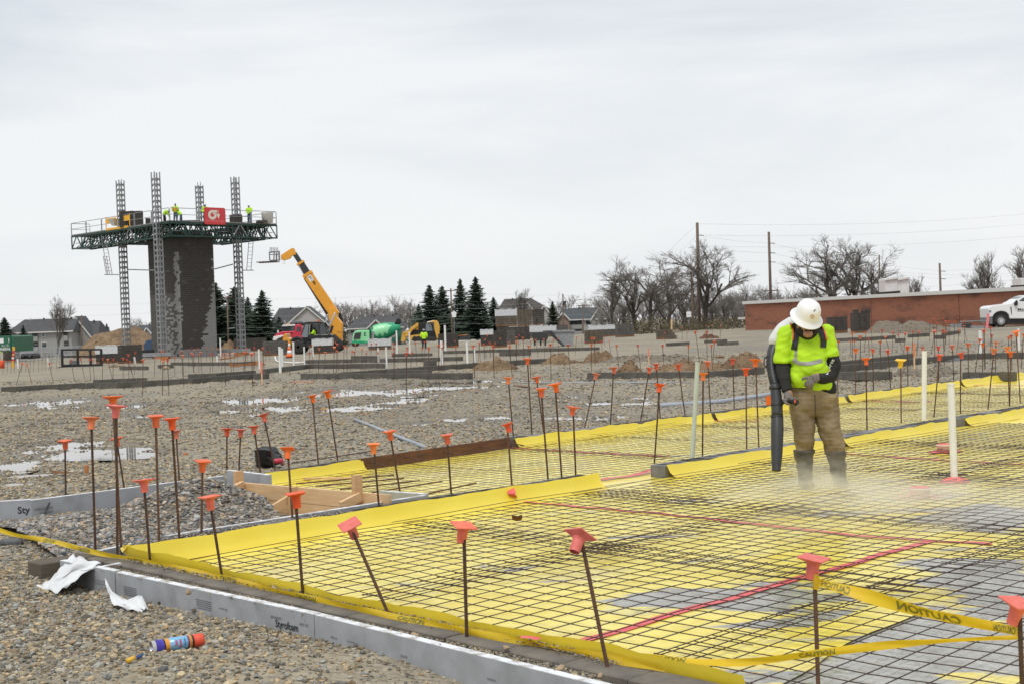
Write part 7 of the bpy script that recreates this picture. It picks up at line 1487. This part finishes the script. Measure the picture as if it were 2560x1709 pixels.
# ================================================================== BRICK BUILDING
m, t, b, nd, ramp, mix = nodes('brickwork'); tcx = nd('TexCoord'); br = nd('TexBrick', Scale=1.0); t.links.new(tcx.outputs['UV'], br.inputs['Vector'])
br.inputs['Color1'].default_value = (.33,.122,.070,1); br.inputs['Color2'].default_value = (.27,.098,.056,1); br.inputs['Mortar'].default_value = (.235,.125,.085,1)
for k, v in (('Mortar Size', .008), ('Brick Width', .25), ('Row Height', .085)): br.inputs[k].default_value = v
nz = nd('TexNoise', Scale=.35, Detail=6.0, Roughness=.65); mp = nd('Mapping'); mp.inputs['Scale'].default_value = (.6, 2.2, 1); t.links.new(tcx.outputs['UV'], mp.inputs[0]); t.links.new(mp.outputs[0], nz.inputs['Vector'])
t.links.new(mix(ramp(nz.outputs['Fac'], (.50, (0,0,0)), (.64, (.8,.8,.8))), br.outputs['Color'], (.085,.045,.034)), b.inputs['Base Color']); b.inputs['Roughness'].default_value = .9
Lg, Rg = D(1864, 829, 139.0), D(2700, 812, 97.5); Lg[2] = Rg[2] = -.4; dW_ = Rg-Lg; LW_ = np.linalg.norm(dW_); dW_ /= LW_; nW = np.array((-dW_[1], dW_[0], 0)); HB = zpx(Lg, 757)+.4
bb = thing('brick_building', 'long low red brick building with white roof edge at right', 'building', (0,0,0))
mb = MB(); mb.add([tuple(Lg), tuple(Rg), tuple(Rg+Zv*HB), tuple(Lg+Zv*HB), tuple(Lg+nW*25), tuple(Lg+nW*25+Zv*HB), tuple(Rg+nW*25), tuple(Rg+nW*25+Zv*HB)], [(0,1,2,3),(4,0,3,5),(6,4,5,7),(1,6,7,2),(3,2,7,5)]); wl = mb.build('wall', MT['brickwork'], bb)
uv = wl.data.uv_layers.new(name='UVMap')
for p in wl.data.polygons:
    for li in p.loop_indices: v = np.array(wl.data.vertices[wl.data.loops[li].vertex_index].co); uv.data[li].uv = ((v-Lg)@dW_+(v-Lg)@nW, v[2]+.4)
MB().beam(Lg+Zv*(HB-.02)-dW_*.15-nW*.06, Rg+Zv*(HB-.02)-nW*.06, .25, .30).build('roof_edge', MT['trim_white'], bb); MB().beam(Lg+Zv*(HB-.02)-dW_*.08, Lg+nW*25+Zv*(HB-.02)-dW_*.08, .2, .28).build('roof_edge', MT['trim_white'], bb)
for px in (1980, 2180, 2400): f = run_to(Lg, dW_, px); MB().beam(Lg+dW_*f-nW*.012, Lg+dW_*f-nW*.012+Zv*(HB-.2), .02, .04).build('joint', MT['wood_form'], bb)
lb = Lg-dW_*.3+Zv*1.6; MB().box(lb-nW*.1, (.9,.5,.22), rz=.0).build('wall_lamp', MT['trim_white'], bb)
ac = thing('rooftop_unit', 'pair of cream rooftop air units on the brick building', 'rooftop unit')
for x0, x1 in ((2213,2243),(2244,2273)): px_part(ac, 'unit', [(x0,734),(x0-1,697),(x1+1,693),(x1,733)], 128, 0, 2.2, 'unit_white', .04); px_part(ac, 'hood', [(x0-1,702),(x0+2,696),(x1,692),(x1+2,697)], 127.9, -.1, 2.3, 'unit_white', .02)
MB().beam(D(2195,734,127), D(2250,730,127), .2, .2).build('duct', MT['black'], ac)
px_part(ac, 'unit', [(2553,720),(2553,695),(2620,695),(2620,720)], 112, 0, 2, 'unit_white', .04); MB().beam(D(2528,718,111), D(2620,714,111), .2, .25).build('duct', MT['black'], ac)
lowf = thing('low_rail', 'thin metal rail and foam boards along the foot of the brick building', 'rail'); MB().beam(D(2400,804,100), D(2468,801,99.5), .06, .08).build('rail', MT['galv'], lowf); px_part(lowf, 'board', [(2368,812),(2408,809),(2408,818),(2385,818)], 101, 0, .3, 'galv', 0); px_part(lowf, 'board', [(2428,815),(2470,814),(2470,822),(2430,822)], 98, 0, .3, 'galv', 0); px_part(lowf, 'crate', [(2410,810),(2429,808),(2428,820),(2411,819)], 99, 0, .6, 'dark', 0)
# ================================================================== HOUSES
def house(label, x0, x1, yr, ye, d, wall='siding', roof='shingle', gables=(), base=-4.2, wins=(), hip=False, deep=9.0, xr0=None, xr1=None, balc=()):
    o = thing('apartment_house', label, 'house', (0,0,0), 0, 'houses behind the site'); s = F/d
    e0, e1 = D(x0, ye+ (0), d), D(x1, ye, d); zt = (e0[2]+e1[2])/2; e0[2] = e1[2] = zt; w = e1[0]-e0[0]; zr = zpx(e0+np.array((w/2, deep/2, 0)), yr)
    MB().box(((e0[0]+e1[0])/2, e0[1]+deep/2, (zt+base)/2), (w, deep, zt-base)).build('wall', MT[wall], o)
    r0 = e0[0] if xr0 is None else D(xr0, ye, d)[0]; r1 = e1[0] if xr1 is None else D(xr1, ye, d)[0]; Y = e0[1]; ov = .5
    rf = MB().add([(e0[0]-ov,Y-ov,zt-.25),(e1[0]+ov,Y-ov,zt-.25),(r1,Y+deep/2,zr),(r0,Y+deep/2,zr),(e0[0]-ov,Y+deep+ov,zt-.25),(e1[0]+ov,Y+deep+ov,zt-.25)], [(0,1,2,3),(3,2,5,4),(0,3,4),(1,5,2),(0,4,5,1)]).build('roof', MT[roof], o)
    MB().beam((e0[0]-ov,Y-ov-.02,zt-.2), (e1[0]+ov,Y-ov-.02,zt-.2), .06, .22).build('fascia', MT['trim_white'], rf)
    for i in range(int(w/2.5)): MB().box((r0+(r1-r0)*(i+.5)/max(1,int(w/2.5)), Y+deep/2-.4, zr), (.25,.25,.35)).build('vent', MT['dark' if i % 2 else 'trim_white'], rf)
    for (g0, g1, gy, ge, gm) in gables:
        a, c = D(g0, ge, d-2), D(g1, ge, d-2); p = D((g0+g1)/2, gy, d-2); a[2] = c[2] = (a[2]+c[2])/2; Yg = Y-1.5; gw = link('gable', MB().prism([(a[0],base),(c[0],base),(c[0],a[2]),(p[0],p[2]),(a[0],a[2])], (0,Yg,0), (1.,0,0), (0,0,1.), (0,1.,0), 0, deep/2+1.5).mesh('gable', [MT[gm]]), o)
        for q in (a, c): MB().prism([(0,0),(1,0),(1,.22),(0,.22)], (q[0]+(q[0]-p[0])*.12,Yg-.4,a[2]-.12*(p[2]-a[2])), (p[0]-q[0]-(q[0]-p[0])*.12,0,p[2]-a[2]+.12*(p[2]-a[2])), (0,0,1.), (0,1.,0), 0, deep/2+2).build('gable_roof', MT[roof], gw); MB().beam((q[0]+(q[0]-p[0])*.12,Yg-.42,a[2]-.12*(p[2]-a[2])+.02), (p[0],Yg-.42,p[2]+.02), .05, .25).build('barge_board', MT['trim_white'], gw)
    for (w0, w1, y0, y1) in wins:
        a, c = D(w0, y0, d), D(w1, y1, d); f = MB().box(((a[0]+c[0])/2, Y-.04-(1.5 if any(g_[0] < (w0+w1)/2 < g_[1] for g_ in gables) else 0), (a[2]+c[2])/2), (abs(c[0]-a[0])+.2, .12, abs(a[2]-c[2])+.2)).build('window', MT['trim_white'], o); MB().box(((a[0]+c[0])/2, Y-.11-(1.5 if any(g_[0] < (w0+w1)/2 < g_[1] for g_ in gables) else 0), (a[2]+c[2])/2), (abs(c[0]-a[0]), .06, abs(a[2]-c[2]))).build('pane', MT['glass'], f)
    for (w0, w1, y0, y1) in balc:
        a, c = D(w0, y0, d), D(w1, y1, d); MB().box(((a[0]+c[0])/2, Y-.05, (a[2]+c[2])/2), (abs(c[0]-a[0]), .1, abs(a[2]-c[2]))).build('recess_shade', MT['dark'], o); MB().beam((a[0],Y-.2,c[2]+.1), (c[0],Y-.2,c[2]+.1), .1, .9).build('balcony', MT['siding_grey'], o)  # flat dark panel on the wall paints the shade of a balcony opening
    return o
house('grey apartment house with dark roof and bare tree in front, at far left', 22, 178, 797, 828, 250, 'siding_grey', 'shingle', (), wins=((105,117,856,868),(106,112,831,842)), balc=((80,95,830,848),(81,96,855,874),(158,170,826,846),(160,172,854,872)), xr0=40, xr1=178)
house('grey gabled wing of the apartment house at far left', 172, 240, 803, 840, 256, 'siding_grey', 'shingle', ((150,225,793,842,'siding_grey'),), xr0=175, xr1=235)
house('low grey house behind the big dirt pile', 318, 378, 813, 833, 300, 'siding_grey', 'shingle_blue', ((350,382,820,840,'siding_grey'),))
house('gabled house with brown roof behind the telehandler boom', 676, 800, 769, 812, 285, 'siding', 'shingle', ((715,818,768,812,'siding'),), wins=((733,742,818,828),), xr0=690, xr1=770)
house('brick house with black roof and small gable behind the mixer', 868, 1005, 789, 818, 270, 'siding_grey', 'shingle', ((916,962,800,822,'house_brick'),), wins=((876,886,823,833),(900,910,823,833)), xr0=896, xr1=990)
house('large brown-roofed house behind the top pallets', 1236, 1400, 746, 790, 300, 'siding', 'shingle_brown', ((1290,1345,756,792,'siding'),(1335,1385,764,800,'siding')), xr0=1262, xr1=1330)
house('house with blue-grey roof and pale gable behind the right pallets', 1400, 1500, 770, 797, 290, 'siding', 'shingle_blue', ((1390,1424,782,800,'house_brick'),(1478,1518,768,798,'siding')), wins=((1464,1478,802,811),(1430,1440,802,812),(1441,1450,802,812)), balc=((1422,1455,801,818),(1430,1455,823,834)), xr0=1406, xr1=1495)
house('gabled wing at the right end of the blue-grey roofed house', 1494, 1540, 780, 795, 286, 'siding', 'shingle_blue', ((1517,1542,779,796,'siding'),), wins=((1500,1510,800,809),(1511,1520,800,809)), xr0=1500, xr1=1528)
# ================================================================== TREES
def bare_tree(seed, H=10.0, spread=.55, n1=7, up=.5, lev=5, trunk=.22, fork=.3, twig='twig', tmin=.0085, dens=1.0):
    rs = random.Random(seed); tk, cw = MB(), MB()
    def branch(p, d, Ln, r, l):
        k = 4 if l < 2 else 3 if l < 3 else 2; pts = [p]; q = p.copy(); dd = d.copy()
        for i in range(k):
            dd = dd+np.array((rs.gauss(0,.13), rs.gauss(0,.13), rs.gauss(0,.06)+up*.10)); dd /= np.linalg.norm(dd); q = q+dd*(Ln/k); pts.append(q)
        r1 = max(tmin*.7, r*.62); rad = [max(tmin*.7, r+(r1-r)*i/k) for i in range(k+1)]; (tk if l < 2 else cw).tube(pts, rad, 6 if l == 0 else 4 if l < 3 else 3, caps=False)
        if l >= lev: return
        nb = n1 if l == 0 else rs.choice((3, 4, 4)) if l < lev-1 else rs.choice((5, 6, 7)); nb = max(2, int(nb*dens))
        for i in range(nb):
            f = (fork+(1-fork)*(i+.7)/nb) if l == 0 else rs.uniform(.3, 1.0); j = f*k; i0 = min(int(j), k-1); bp_ = pts[i0]+(pts[i0+1]-pts[i0])*(j-i0); a = rs.uniform(0, 6.283) if l else i*2.4+rs.uniform(-.4,.4)
            e = np.array((math.cos(a), math.sin(a), 0)); e = e-dd*(e@dd); e /= np.linalg.norm(e)+1e-9; sp = spread*rs.uniform(.7, 1.4); nd_ = dd*math.cos(sp)+e*math.sin(sp); branch(bp_, nd_, Ln*rs.uniform(.5, .75), max(tmin, r*rs.uniform(.42, .62)), l+1)
    branch(np.zeros(3), np.array((rs.gauss(0,.04), rs.gauss(0,.04), 1.)), H*.45, trunk, 0)
    zm = max(v[2] for v in cw.v); k = H/zm
    for mb in (tk, cw): mb.v = [(a*k, b_*k, c_*k) for a, b_, c_ in mb.v]
    return tk.mesh('trunk', [MT['bark']], True), cw.mesh('crown', [MT[twig]])
BT = [bare_tree(1, spread=.55), bare_tree(2, spread=.70, fork=.25), bare_tree(3, spread=.62, n1=6), bare_tree(4, spread=.42, up=.8, n1=9, fork=.12), bare_tree(5, spread=.75, fork=.2, n1=6), bare_tree(8, spread=.38, up=.9, n1=10, fork=.1)]
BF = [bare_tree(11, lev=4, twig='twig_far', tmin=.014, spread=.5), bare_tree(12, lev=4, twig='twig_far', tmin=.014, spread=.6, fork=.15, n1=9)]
def plant_tree(pair, label, x, yt, yb, d, wide=1.0, rz=None, group='bare trees behind the site', name='bare_tree', lean=0.0):
    b_ = D(x, yb, d); b_[2] = min(b_[2], 0.5) if d < 400 else b_[2]; h = (zpx(b_, yt)-b_[2])*(1.1 if group == 'bare trees of the grove' else 1.0); o = thing(name, label, 'tree', b_, random.uniform(0, 6.28) if rz is None else rz, group); k = h/10
    o.rotation_euler = (0, lean, o.rotation_euler[2]) if lean else o.rotation_euler
    for nm, me in zip(('trunk', 'crown'), pair): link(nm, me, o, None, None, (k*wide, k*wide, k))
    return o
plant_tree(BT[5], 'large bare upright tree in front of the apartment house at far left', 143, 733, 884, 225, .78)
for i, (x, yt, d, w) in enumerate(((845,742,330,.8),(872,752,335,.9),(905,745,330,.7),(925,748,340,.9),(955,742,325,.9),(985,735,320,.8),(1012,740,330,.8),(1035,745,335,.9),(1400,728,330,.9),(1432,735,335,.9),(1462,730,325,.9),(1490,742,335,.8),(330,790,330,1.3),(355,793,340,1.2),(215,800,320,.8),(240,806,330,.8),(790,752,350,.8),(1545,745,300,.9))):
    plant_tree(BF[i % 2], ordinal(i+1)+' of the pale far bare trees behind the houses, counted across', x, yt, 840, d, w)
plant_tree(BT[3], 'round bare shrubby tree rising above the block pallets', 1316, 716, 830, 255, 1.15)
BIG = [(1530,652,172,.95,'leaning bare tree at the left end of the grove',0),(1585,668,178,.9,'second bare tree of the grove beside the tall pole',2),(1625,655,170,.95,'third bare tree of the grove beside the tall pole',1),(1672,640,175,.9,'dark bare tree of the grove just left of the tall pole',4),(1760,616,165,.85,'tallest bare tree, right behind the tall pole',2),(1712,668,182,.9,'bare tree behind the tall pole\'s foot',1),(1805,690,190,.9,'bare tree right of the tall pole',0),
  (2085,603,168,.85,'tall bare tree left in the clump above the brick building',1),(2140,610,172,.9,'tall bare tree in the middle of the clump above the brick building',2),(2205,622,166,.85,'bare tree at the right of the clump above the brick building',4),(2050,690,175,.9,'small bare tree left of the clump above the brick building',0),(2280,690,180,.8,'low bare tree behind the rooftop units',3),
  (2480,640,150,.8,'bare tree left of two at the right edge',3),(2545,612,150,.8,'bare tree at the right edge above the pickup',5),(2425,700,170,.7,'low bare tree left of the right-edge trees',3)]
for (x, yt, d, w, s, k) in BIG: plant_tree(BT[k], s, x, yt, 832 if x < 1830 else 825, d, w*1.3, group='bare trees of the grove')
for i, x in enumerate((1840,1862,1884,1905,1948,1968,1990,2012,2030,1560,1650,1735,1780)):
    plant_tree(BT[(i*2+1) % 6] if x < 1830 else BF[i % 2], ordinal(i+1)+' of the thin bare saplings along the grove and brick roof', x, 700+random.randint(-8, 40), 830, 185+random.uniform(-8, 12), .7, group='thin saplings')
for i in range(22):
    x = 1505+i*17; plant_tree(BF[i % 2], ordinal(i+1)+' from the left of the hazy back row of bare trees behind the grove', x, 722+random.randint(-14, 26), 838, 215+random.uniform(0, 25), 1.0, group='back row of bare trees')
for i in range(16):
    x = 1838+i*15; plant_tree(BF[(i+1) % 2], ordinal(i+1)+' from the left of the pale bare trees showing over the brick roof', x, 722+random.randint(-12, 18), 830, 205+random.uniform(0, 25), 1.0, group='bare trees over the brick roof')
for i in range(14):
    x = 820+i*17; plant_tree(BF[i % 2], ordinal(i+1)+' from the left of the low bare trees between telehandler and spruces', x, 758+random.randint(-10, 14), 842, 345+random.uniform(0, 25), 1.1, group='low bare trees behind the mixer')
# conifers
def conifer(seed, H=10.0, R=2.4, needle='needle', dense=1.0, lift=.06, tip=1.0):
    rs = random.Random(seed); tk, cw = MB(), MB(); tk.tube([(0,0,0),(0,0,H*.5),(0,0,H*.98)], [.16,.1,.02], 6, caps=False); n = int(58*dense)
    for i in range(n):
        z = H*(lift+(1-lift)*(i/n)**.92); r = R*((1-z/H)**.82*tip+.02)*rs.uniform(.62, 1.2); k = rs.randint(9, 12)
        for j in range(k):
            a = j*6.283/k+rs.uniform(-.3,.3)+i*.7; L_ = r*rs.uniform(.4, 1.2)*(1+.25*math.sin(3*a+z*1.3+seed)); dr = np.array((math.cos(a), math.sin(a), 0)); sd = np.array((-dr[1], dr[0], 0)); zz_ = z+rs.uniform(-.1,.1); m_ = max(3, int(L_/.22))
            for q in range(m_):
                f = (q+.5)/m_; p = dr*(L_*f)+np.array((0,0,zz_-.30*L_*f+.22*L_*f*f)); w = (.13+.26*(1-f*.6)*min(1, L_))*rs.uniform(.7,1.3); h_ = rs.uniform(.12,.34); t0 = sd*w+np.array((0,0,-h_*.6)); t1 = -sd*w+np.array((0,0,-h_*.6)); tp_ = dr*(L_/m_*1.3)+np.array((0,0,rs.uniform(-.08,.06)))
                cw.add([p+t0, p+tp_, p+t1, p+np.array((0,0,.05))-dr*.05], [(0,1,3),(1,2,3)])
    return tk.mesh('trunk', [MT['bark']]), cw.mesh('crown', [MT[needle]])
CF = [conifer(1, R=2.9), conifer(2, R=2.6), conifer(3, R=3.3), conifer(6, R=2.8), conifer(7, R=2.4, dense=.85)]; AV = [conifer(4, R=1.7, needle='needle_b', dense=1.3, tip=1.35, lift=.0)]
for i, (x, yt, d, w, s) in enumerate(((545,706,235,1.0,'dark spruce just right of the tower'),(592,716,240,1.0,'dark spruce behind the right mast'),(624,742,245,1.0,'shorter dark spruce right of the right mast'),(660,724,238,1.05,'broad dark spruce left of the red truck'),(700,790,250,1.0,'low dark spruce behind the red truck'),(1078,712,255,.95,'dark spruce left of the utility pole'),(1110,714,262,.8,'slim dark spruce beside the utility pole'),(1156,696,255,.85,'dark spruce right of the utility pole'),(1194,690,250,.95,'tallest dark spruce right of the utility pole'),(1237,742,255,.9,'small spruce at the left of the top pallets'),(1050,760,265,.9,'low spruce behind the yellow loader'),
   (14,793,190,1.0,'spruce above the green container'),(60,812,185,1.0,'spruce in front of the grey apartment house'),(269,808,300,.8,'small spruce above the big dirt pile'),(570,770,255,1.1,'spruce filling the gap by the tower'),(640,775,255,1.2,'spruce filling the gap by the mast'),(1135,765,268,1.2,'spruce filling the gap behind the utility pole'),(1215,770,262,1.1,'spruce filling the gap by the pallets'),(1095,770,258,1.2,'low spruce in front of the slim one'),(1175,760,262,1.2,'low spruce between the two tall ones'),(608,765,250,1.2,'low spruce behind the mast foot'),(520,790,262,1.0,'low spruce edge beside the tower'))):
    plant_tree(CF[(i*2) % 5], s, x, yt, 872 if x < 750 else 850, d, w*1.5, group='dark spruces', name='spruce_tree')
plant_tree(AV[0], 'brownish arborvitae between the pallets and the blue-roofed house', 1384, 752, 838, 260, 1.25, group='arborvitae', name='arborvitae'); plant_tree(AV[0], 'arborvitae just right of the telehandler', 852, 778, 862, 200, 1.3, group='arborvitae', name='arborvitae')
# shrubs below the grove
def shrub_mesh(seed, n=520):
    rs = np.random.default_rng(seed); mb = MB()
    for i in range(n):
        v = rs.normal(size=3); v /= np.linalg.norm(v); r = rs.uniform(.55, 1.0); p = v*r*np.array((1, .7, .9)); p[2] = abs(p[2]); a, b_ = rs.normal(size=3)*.06, rs.normal(size=3)*.06; mb.add([p, p+a, p+b_], [(0,1,2)])
    return mb.mesh('foliage', [MT['shrub']])
SM = [shrub_mesh(1), shrub_mesh(2)]
for i, x in enumerate(range(1560, 1872, 24)):
    b_ = D(x, 832, 158+random.uniform(-6, 8)); b_[2] = -.3; o = thing('shrub', ordinal(i+1)+' from the left of the olive shrubs below the grove', 'shrub', b_, 0, 'shrubs below the grove'); k = random.uniform(1.3, 2.6); link('foliage', SM[i % 2], o, None, (0,0,random.uniform(0,6)), (k*1.2, k, k))
    MB().cyl((0,0,0), (0,0,k*.5), .04, .02, 5).build('stem', MT['bark'], o)
for i, x in enumerate((380,470,740,790,850,1020,1060,40,110,200)):
    b_ = D(x, 860, 210+random.uniform(0, 20)); b_[2] = -2.5; o = thing('shrub', ordinal(i+1)+' of the scattered olive shrubs behind the site fence', 'shrub', b_, 0, 'shrubs behind the site'); k = random.uniform(1.5, 2.4); link('foliage', SM[i % 2], o, None, (0,0,random.uniform(0,6)), (k*1.4, k, k)); MB().cyl((0,0,0), (0,0,k*.5), .04, .02, 5).build('stem', MT['bark'], o)
# ================================================================== POLES AND LINES
def pole(label, x, yt, yb, d, r=.17, arms=(), xt=None, ins=()):
    b_ = D(x, yb, d); t_ = D(x if xt is None else xt, yt, d); o = thing('utility_pole', label, 'utility pole', (0,0,0), 0, 'utility poles'); b_ = b_-np.array((0,0,2.5)); MB().cyl(b_, t_, r, r*.72, 8).build('shaft', MT['pole_wood'], o, True)
    for (y, w) in arms: c = D((x if xt is None else xt)+(x-(x if xt is None else xt))*(y-yt)/(yb-yt), y, d); MB().beam(c-np.array((w/2,.2,0)), c+np.array((w/2,-.2,0)), .12, .14).build('crossarm', MT['pole_wood'], o)
    for y in ins: c = D((x if xt is None else xt)+(x-(x if xt is None else xt))*(y-yt)/(yb-yt), y, d); MB().beam(c, c+np.array((.75,-.1,-.08)), .05, .08).build('insulator', MT['dark'], o)
    return o
pole('tallest utility pole standing in the grove', 1748, 557, 828, 165, .24, ((706,1.0),), 1743, (588,616,642))
pole('tall utility pole behind the left end of the brick building', 1928, 580, 800, 175, .22, ((727,2.0),), 1922, (608,632,655)); pole('utility pole above the right part of the brick building', 2354, 658, 800, 190, .2, (), 2349, (678,697)); pole('dark thin pole left of the tallest pole', 1734, 679, 822, 160, .14, (), 1728); pole('utility pole with crossarm between the spruces', 1131, 721, 850, 240, .17, ((727,3.0),(760,1.5)), 1127)
pole('utility pole with transformer behind the blue-roofed house', 1408, 735, 835, 245, .16, (), 1407); pole('utility pole with lamp arm in front of the blue-roofed house', 1457, 763, 840, 230, .13, ((764,2.0),)); pole('pole in front of the apartment house at far left', 201, 788, 862, 215, .13, (), 204); pole('pale pole with street lamp right of the tower', 570, 741, 852, 225, .14, ((743,1.8),), 568); pole('thin pole among the trees above the brick building', 2198, 637, 740, 180, .12); pole('short pole stub above the brick roof', 2040, 716, 750, 170, .1)
tr_ = [o for o in bpy.data.objects if o.get('label') == 'utility pole with transformer behind the blue-roofed house'][0]; MB().cyl(D(1411,753,244), D(1411,764,244), .3, .3, 10).build('transformer', MT['dark'], tr_)
lp = [o for o in bpy.data.objects if o.get('label') == 'pale pole with street lamp right of the tower'][0]; MB().tube([D(570,822,224.5), D(578,821,224), D(587,820,224)], .06, 6).build('lamp_arm', MT['galv'], lp)
sg2 = thing('road_sign', 'white sign boards on a post at the foot of the tallest pole', 'sign'); 
for y in (783, 790): MB().box(D(1722,y,158), (.55,.04,.3)).build('board', MT['white_paint'], sg2)
MB().cyl(D(1722,780,158.2), D(1723,830,158.2), .04, .04, 6).build('post', MT['galv'], sg2)
sg3 = thing('yard_sign', 'white house-shaped sign beside the utility pole between the spruces', 'sign'); MB().prism([(-.35,-.5),(.35,-.5),(.35,.1),(.6,.1),(0,.65),(-.6,.1),(-.35,.1)], D(1135,786,236), (1.,0,0), (0,0,1.), (0,1.,0), 0, .05).build('board', MT['white_paint'], sg3); MB().cyl(D(1135,790,236.1), D(1136,850,236.1), .05, .05, 6).build('post', MT['galv'], sg3)
def cable(label, pts, r=.010, sag=.0, dd=None):
    w = [D(x, y, d) for x, y, d in pts]; q = []
    for i in range(len(w)-1):
        Ln = np.linalg.norm(w[i+1]-w[i]); n = 10
        for j in range(n): t_ = j/n; q.append(w[i]+(w[i+1]-w[i])*t_-np.array((0,0,4*t_*(1-t_)*Ln*.012)))
    q.append(w[-1]); tag(MB().tube(q, r, 4, caps=False).build('power_line', MT['cable']), label, 'power line', 'overhead lines')
CB = [[(-100,756,260),(568,748,225),(1127,728,240),(1408,738,245),(1736,700,163)],[(-100,790,260),(204,790,215),(568,765,225),(1127,762,240),(1745,706,165)],[(1743,588,165),(1922,608,175),(2349,678,190),(2700,640,200)],[(1743,616,165),(1922,632,175),(2349,697,190),(2700,660,200)],[(1743,642,165),(1922,655,175),(2700,690,200)],[(1743,588,165),(2700,545,210)],[(1743,616,165),(2700,575,210)],[(1743,560,165),(2700,520,210)],[(1743,706,165),(1928,727,175),(2200,722,185),(2700,678,200)],[(-100,858,255),(568,835,225),(1131,808,240),(1457,800,230),(1748,790,165),(1870,775,160)],[(568,820,225),(1131,790,240),(1457,786,230),(1748,775,165)],[(568,790,225),(1131,772,240),(1408,760,245),(1748,745,165)],[(1743,560,165),(1590,700,172)],[(1743,588,165),(1610,715,172)],[(1743,706,165),(1702,832,158)],[(1748,760,165),(1704,832,158)]]
for i, p in enumerate(CB): cable(ordinal(i+1)+' overhead line counted from the spruces to the right edge and guys', p)
# chain-link fence at the far left edge of the site
fe = thing('site_fence', 'grey chain-link fence behind the rebar at far left', 'fence')
for i in range(9): c_ = D(40+i*22, 892, 160); c_[2] = float(gz(c_[0], c_[1])); MB().cyl(c_, c_+Zv*1.5, .04, .04, 6).build('post', MT['fence_metal'], fe)
a, c_ = D(40,892,160), D(216,888,160); a[2] = c_[2] = float(gz(-50, 160))
for z in (.1, .5, .9, 1.3, 1.5): MB().beam(a+Zv*z, c_+Zv*z, .02, .03).build('rail', MT['fence_metal'], fe)
mb = MB()
for i in range(90): p = a+(c_-a)*i/90; mb.beam(p, p+Zv*1.5+(c_-a)/90*1.6, .012, .012); mb.beam(p+Zv*1.5, p+(c_-a)/90*1.6, .012, .012)
o = mb.build('wire_fabric', MT['fence_metal'], fe); o['kind'] = 'stuff'
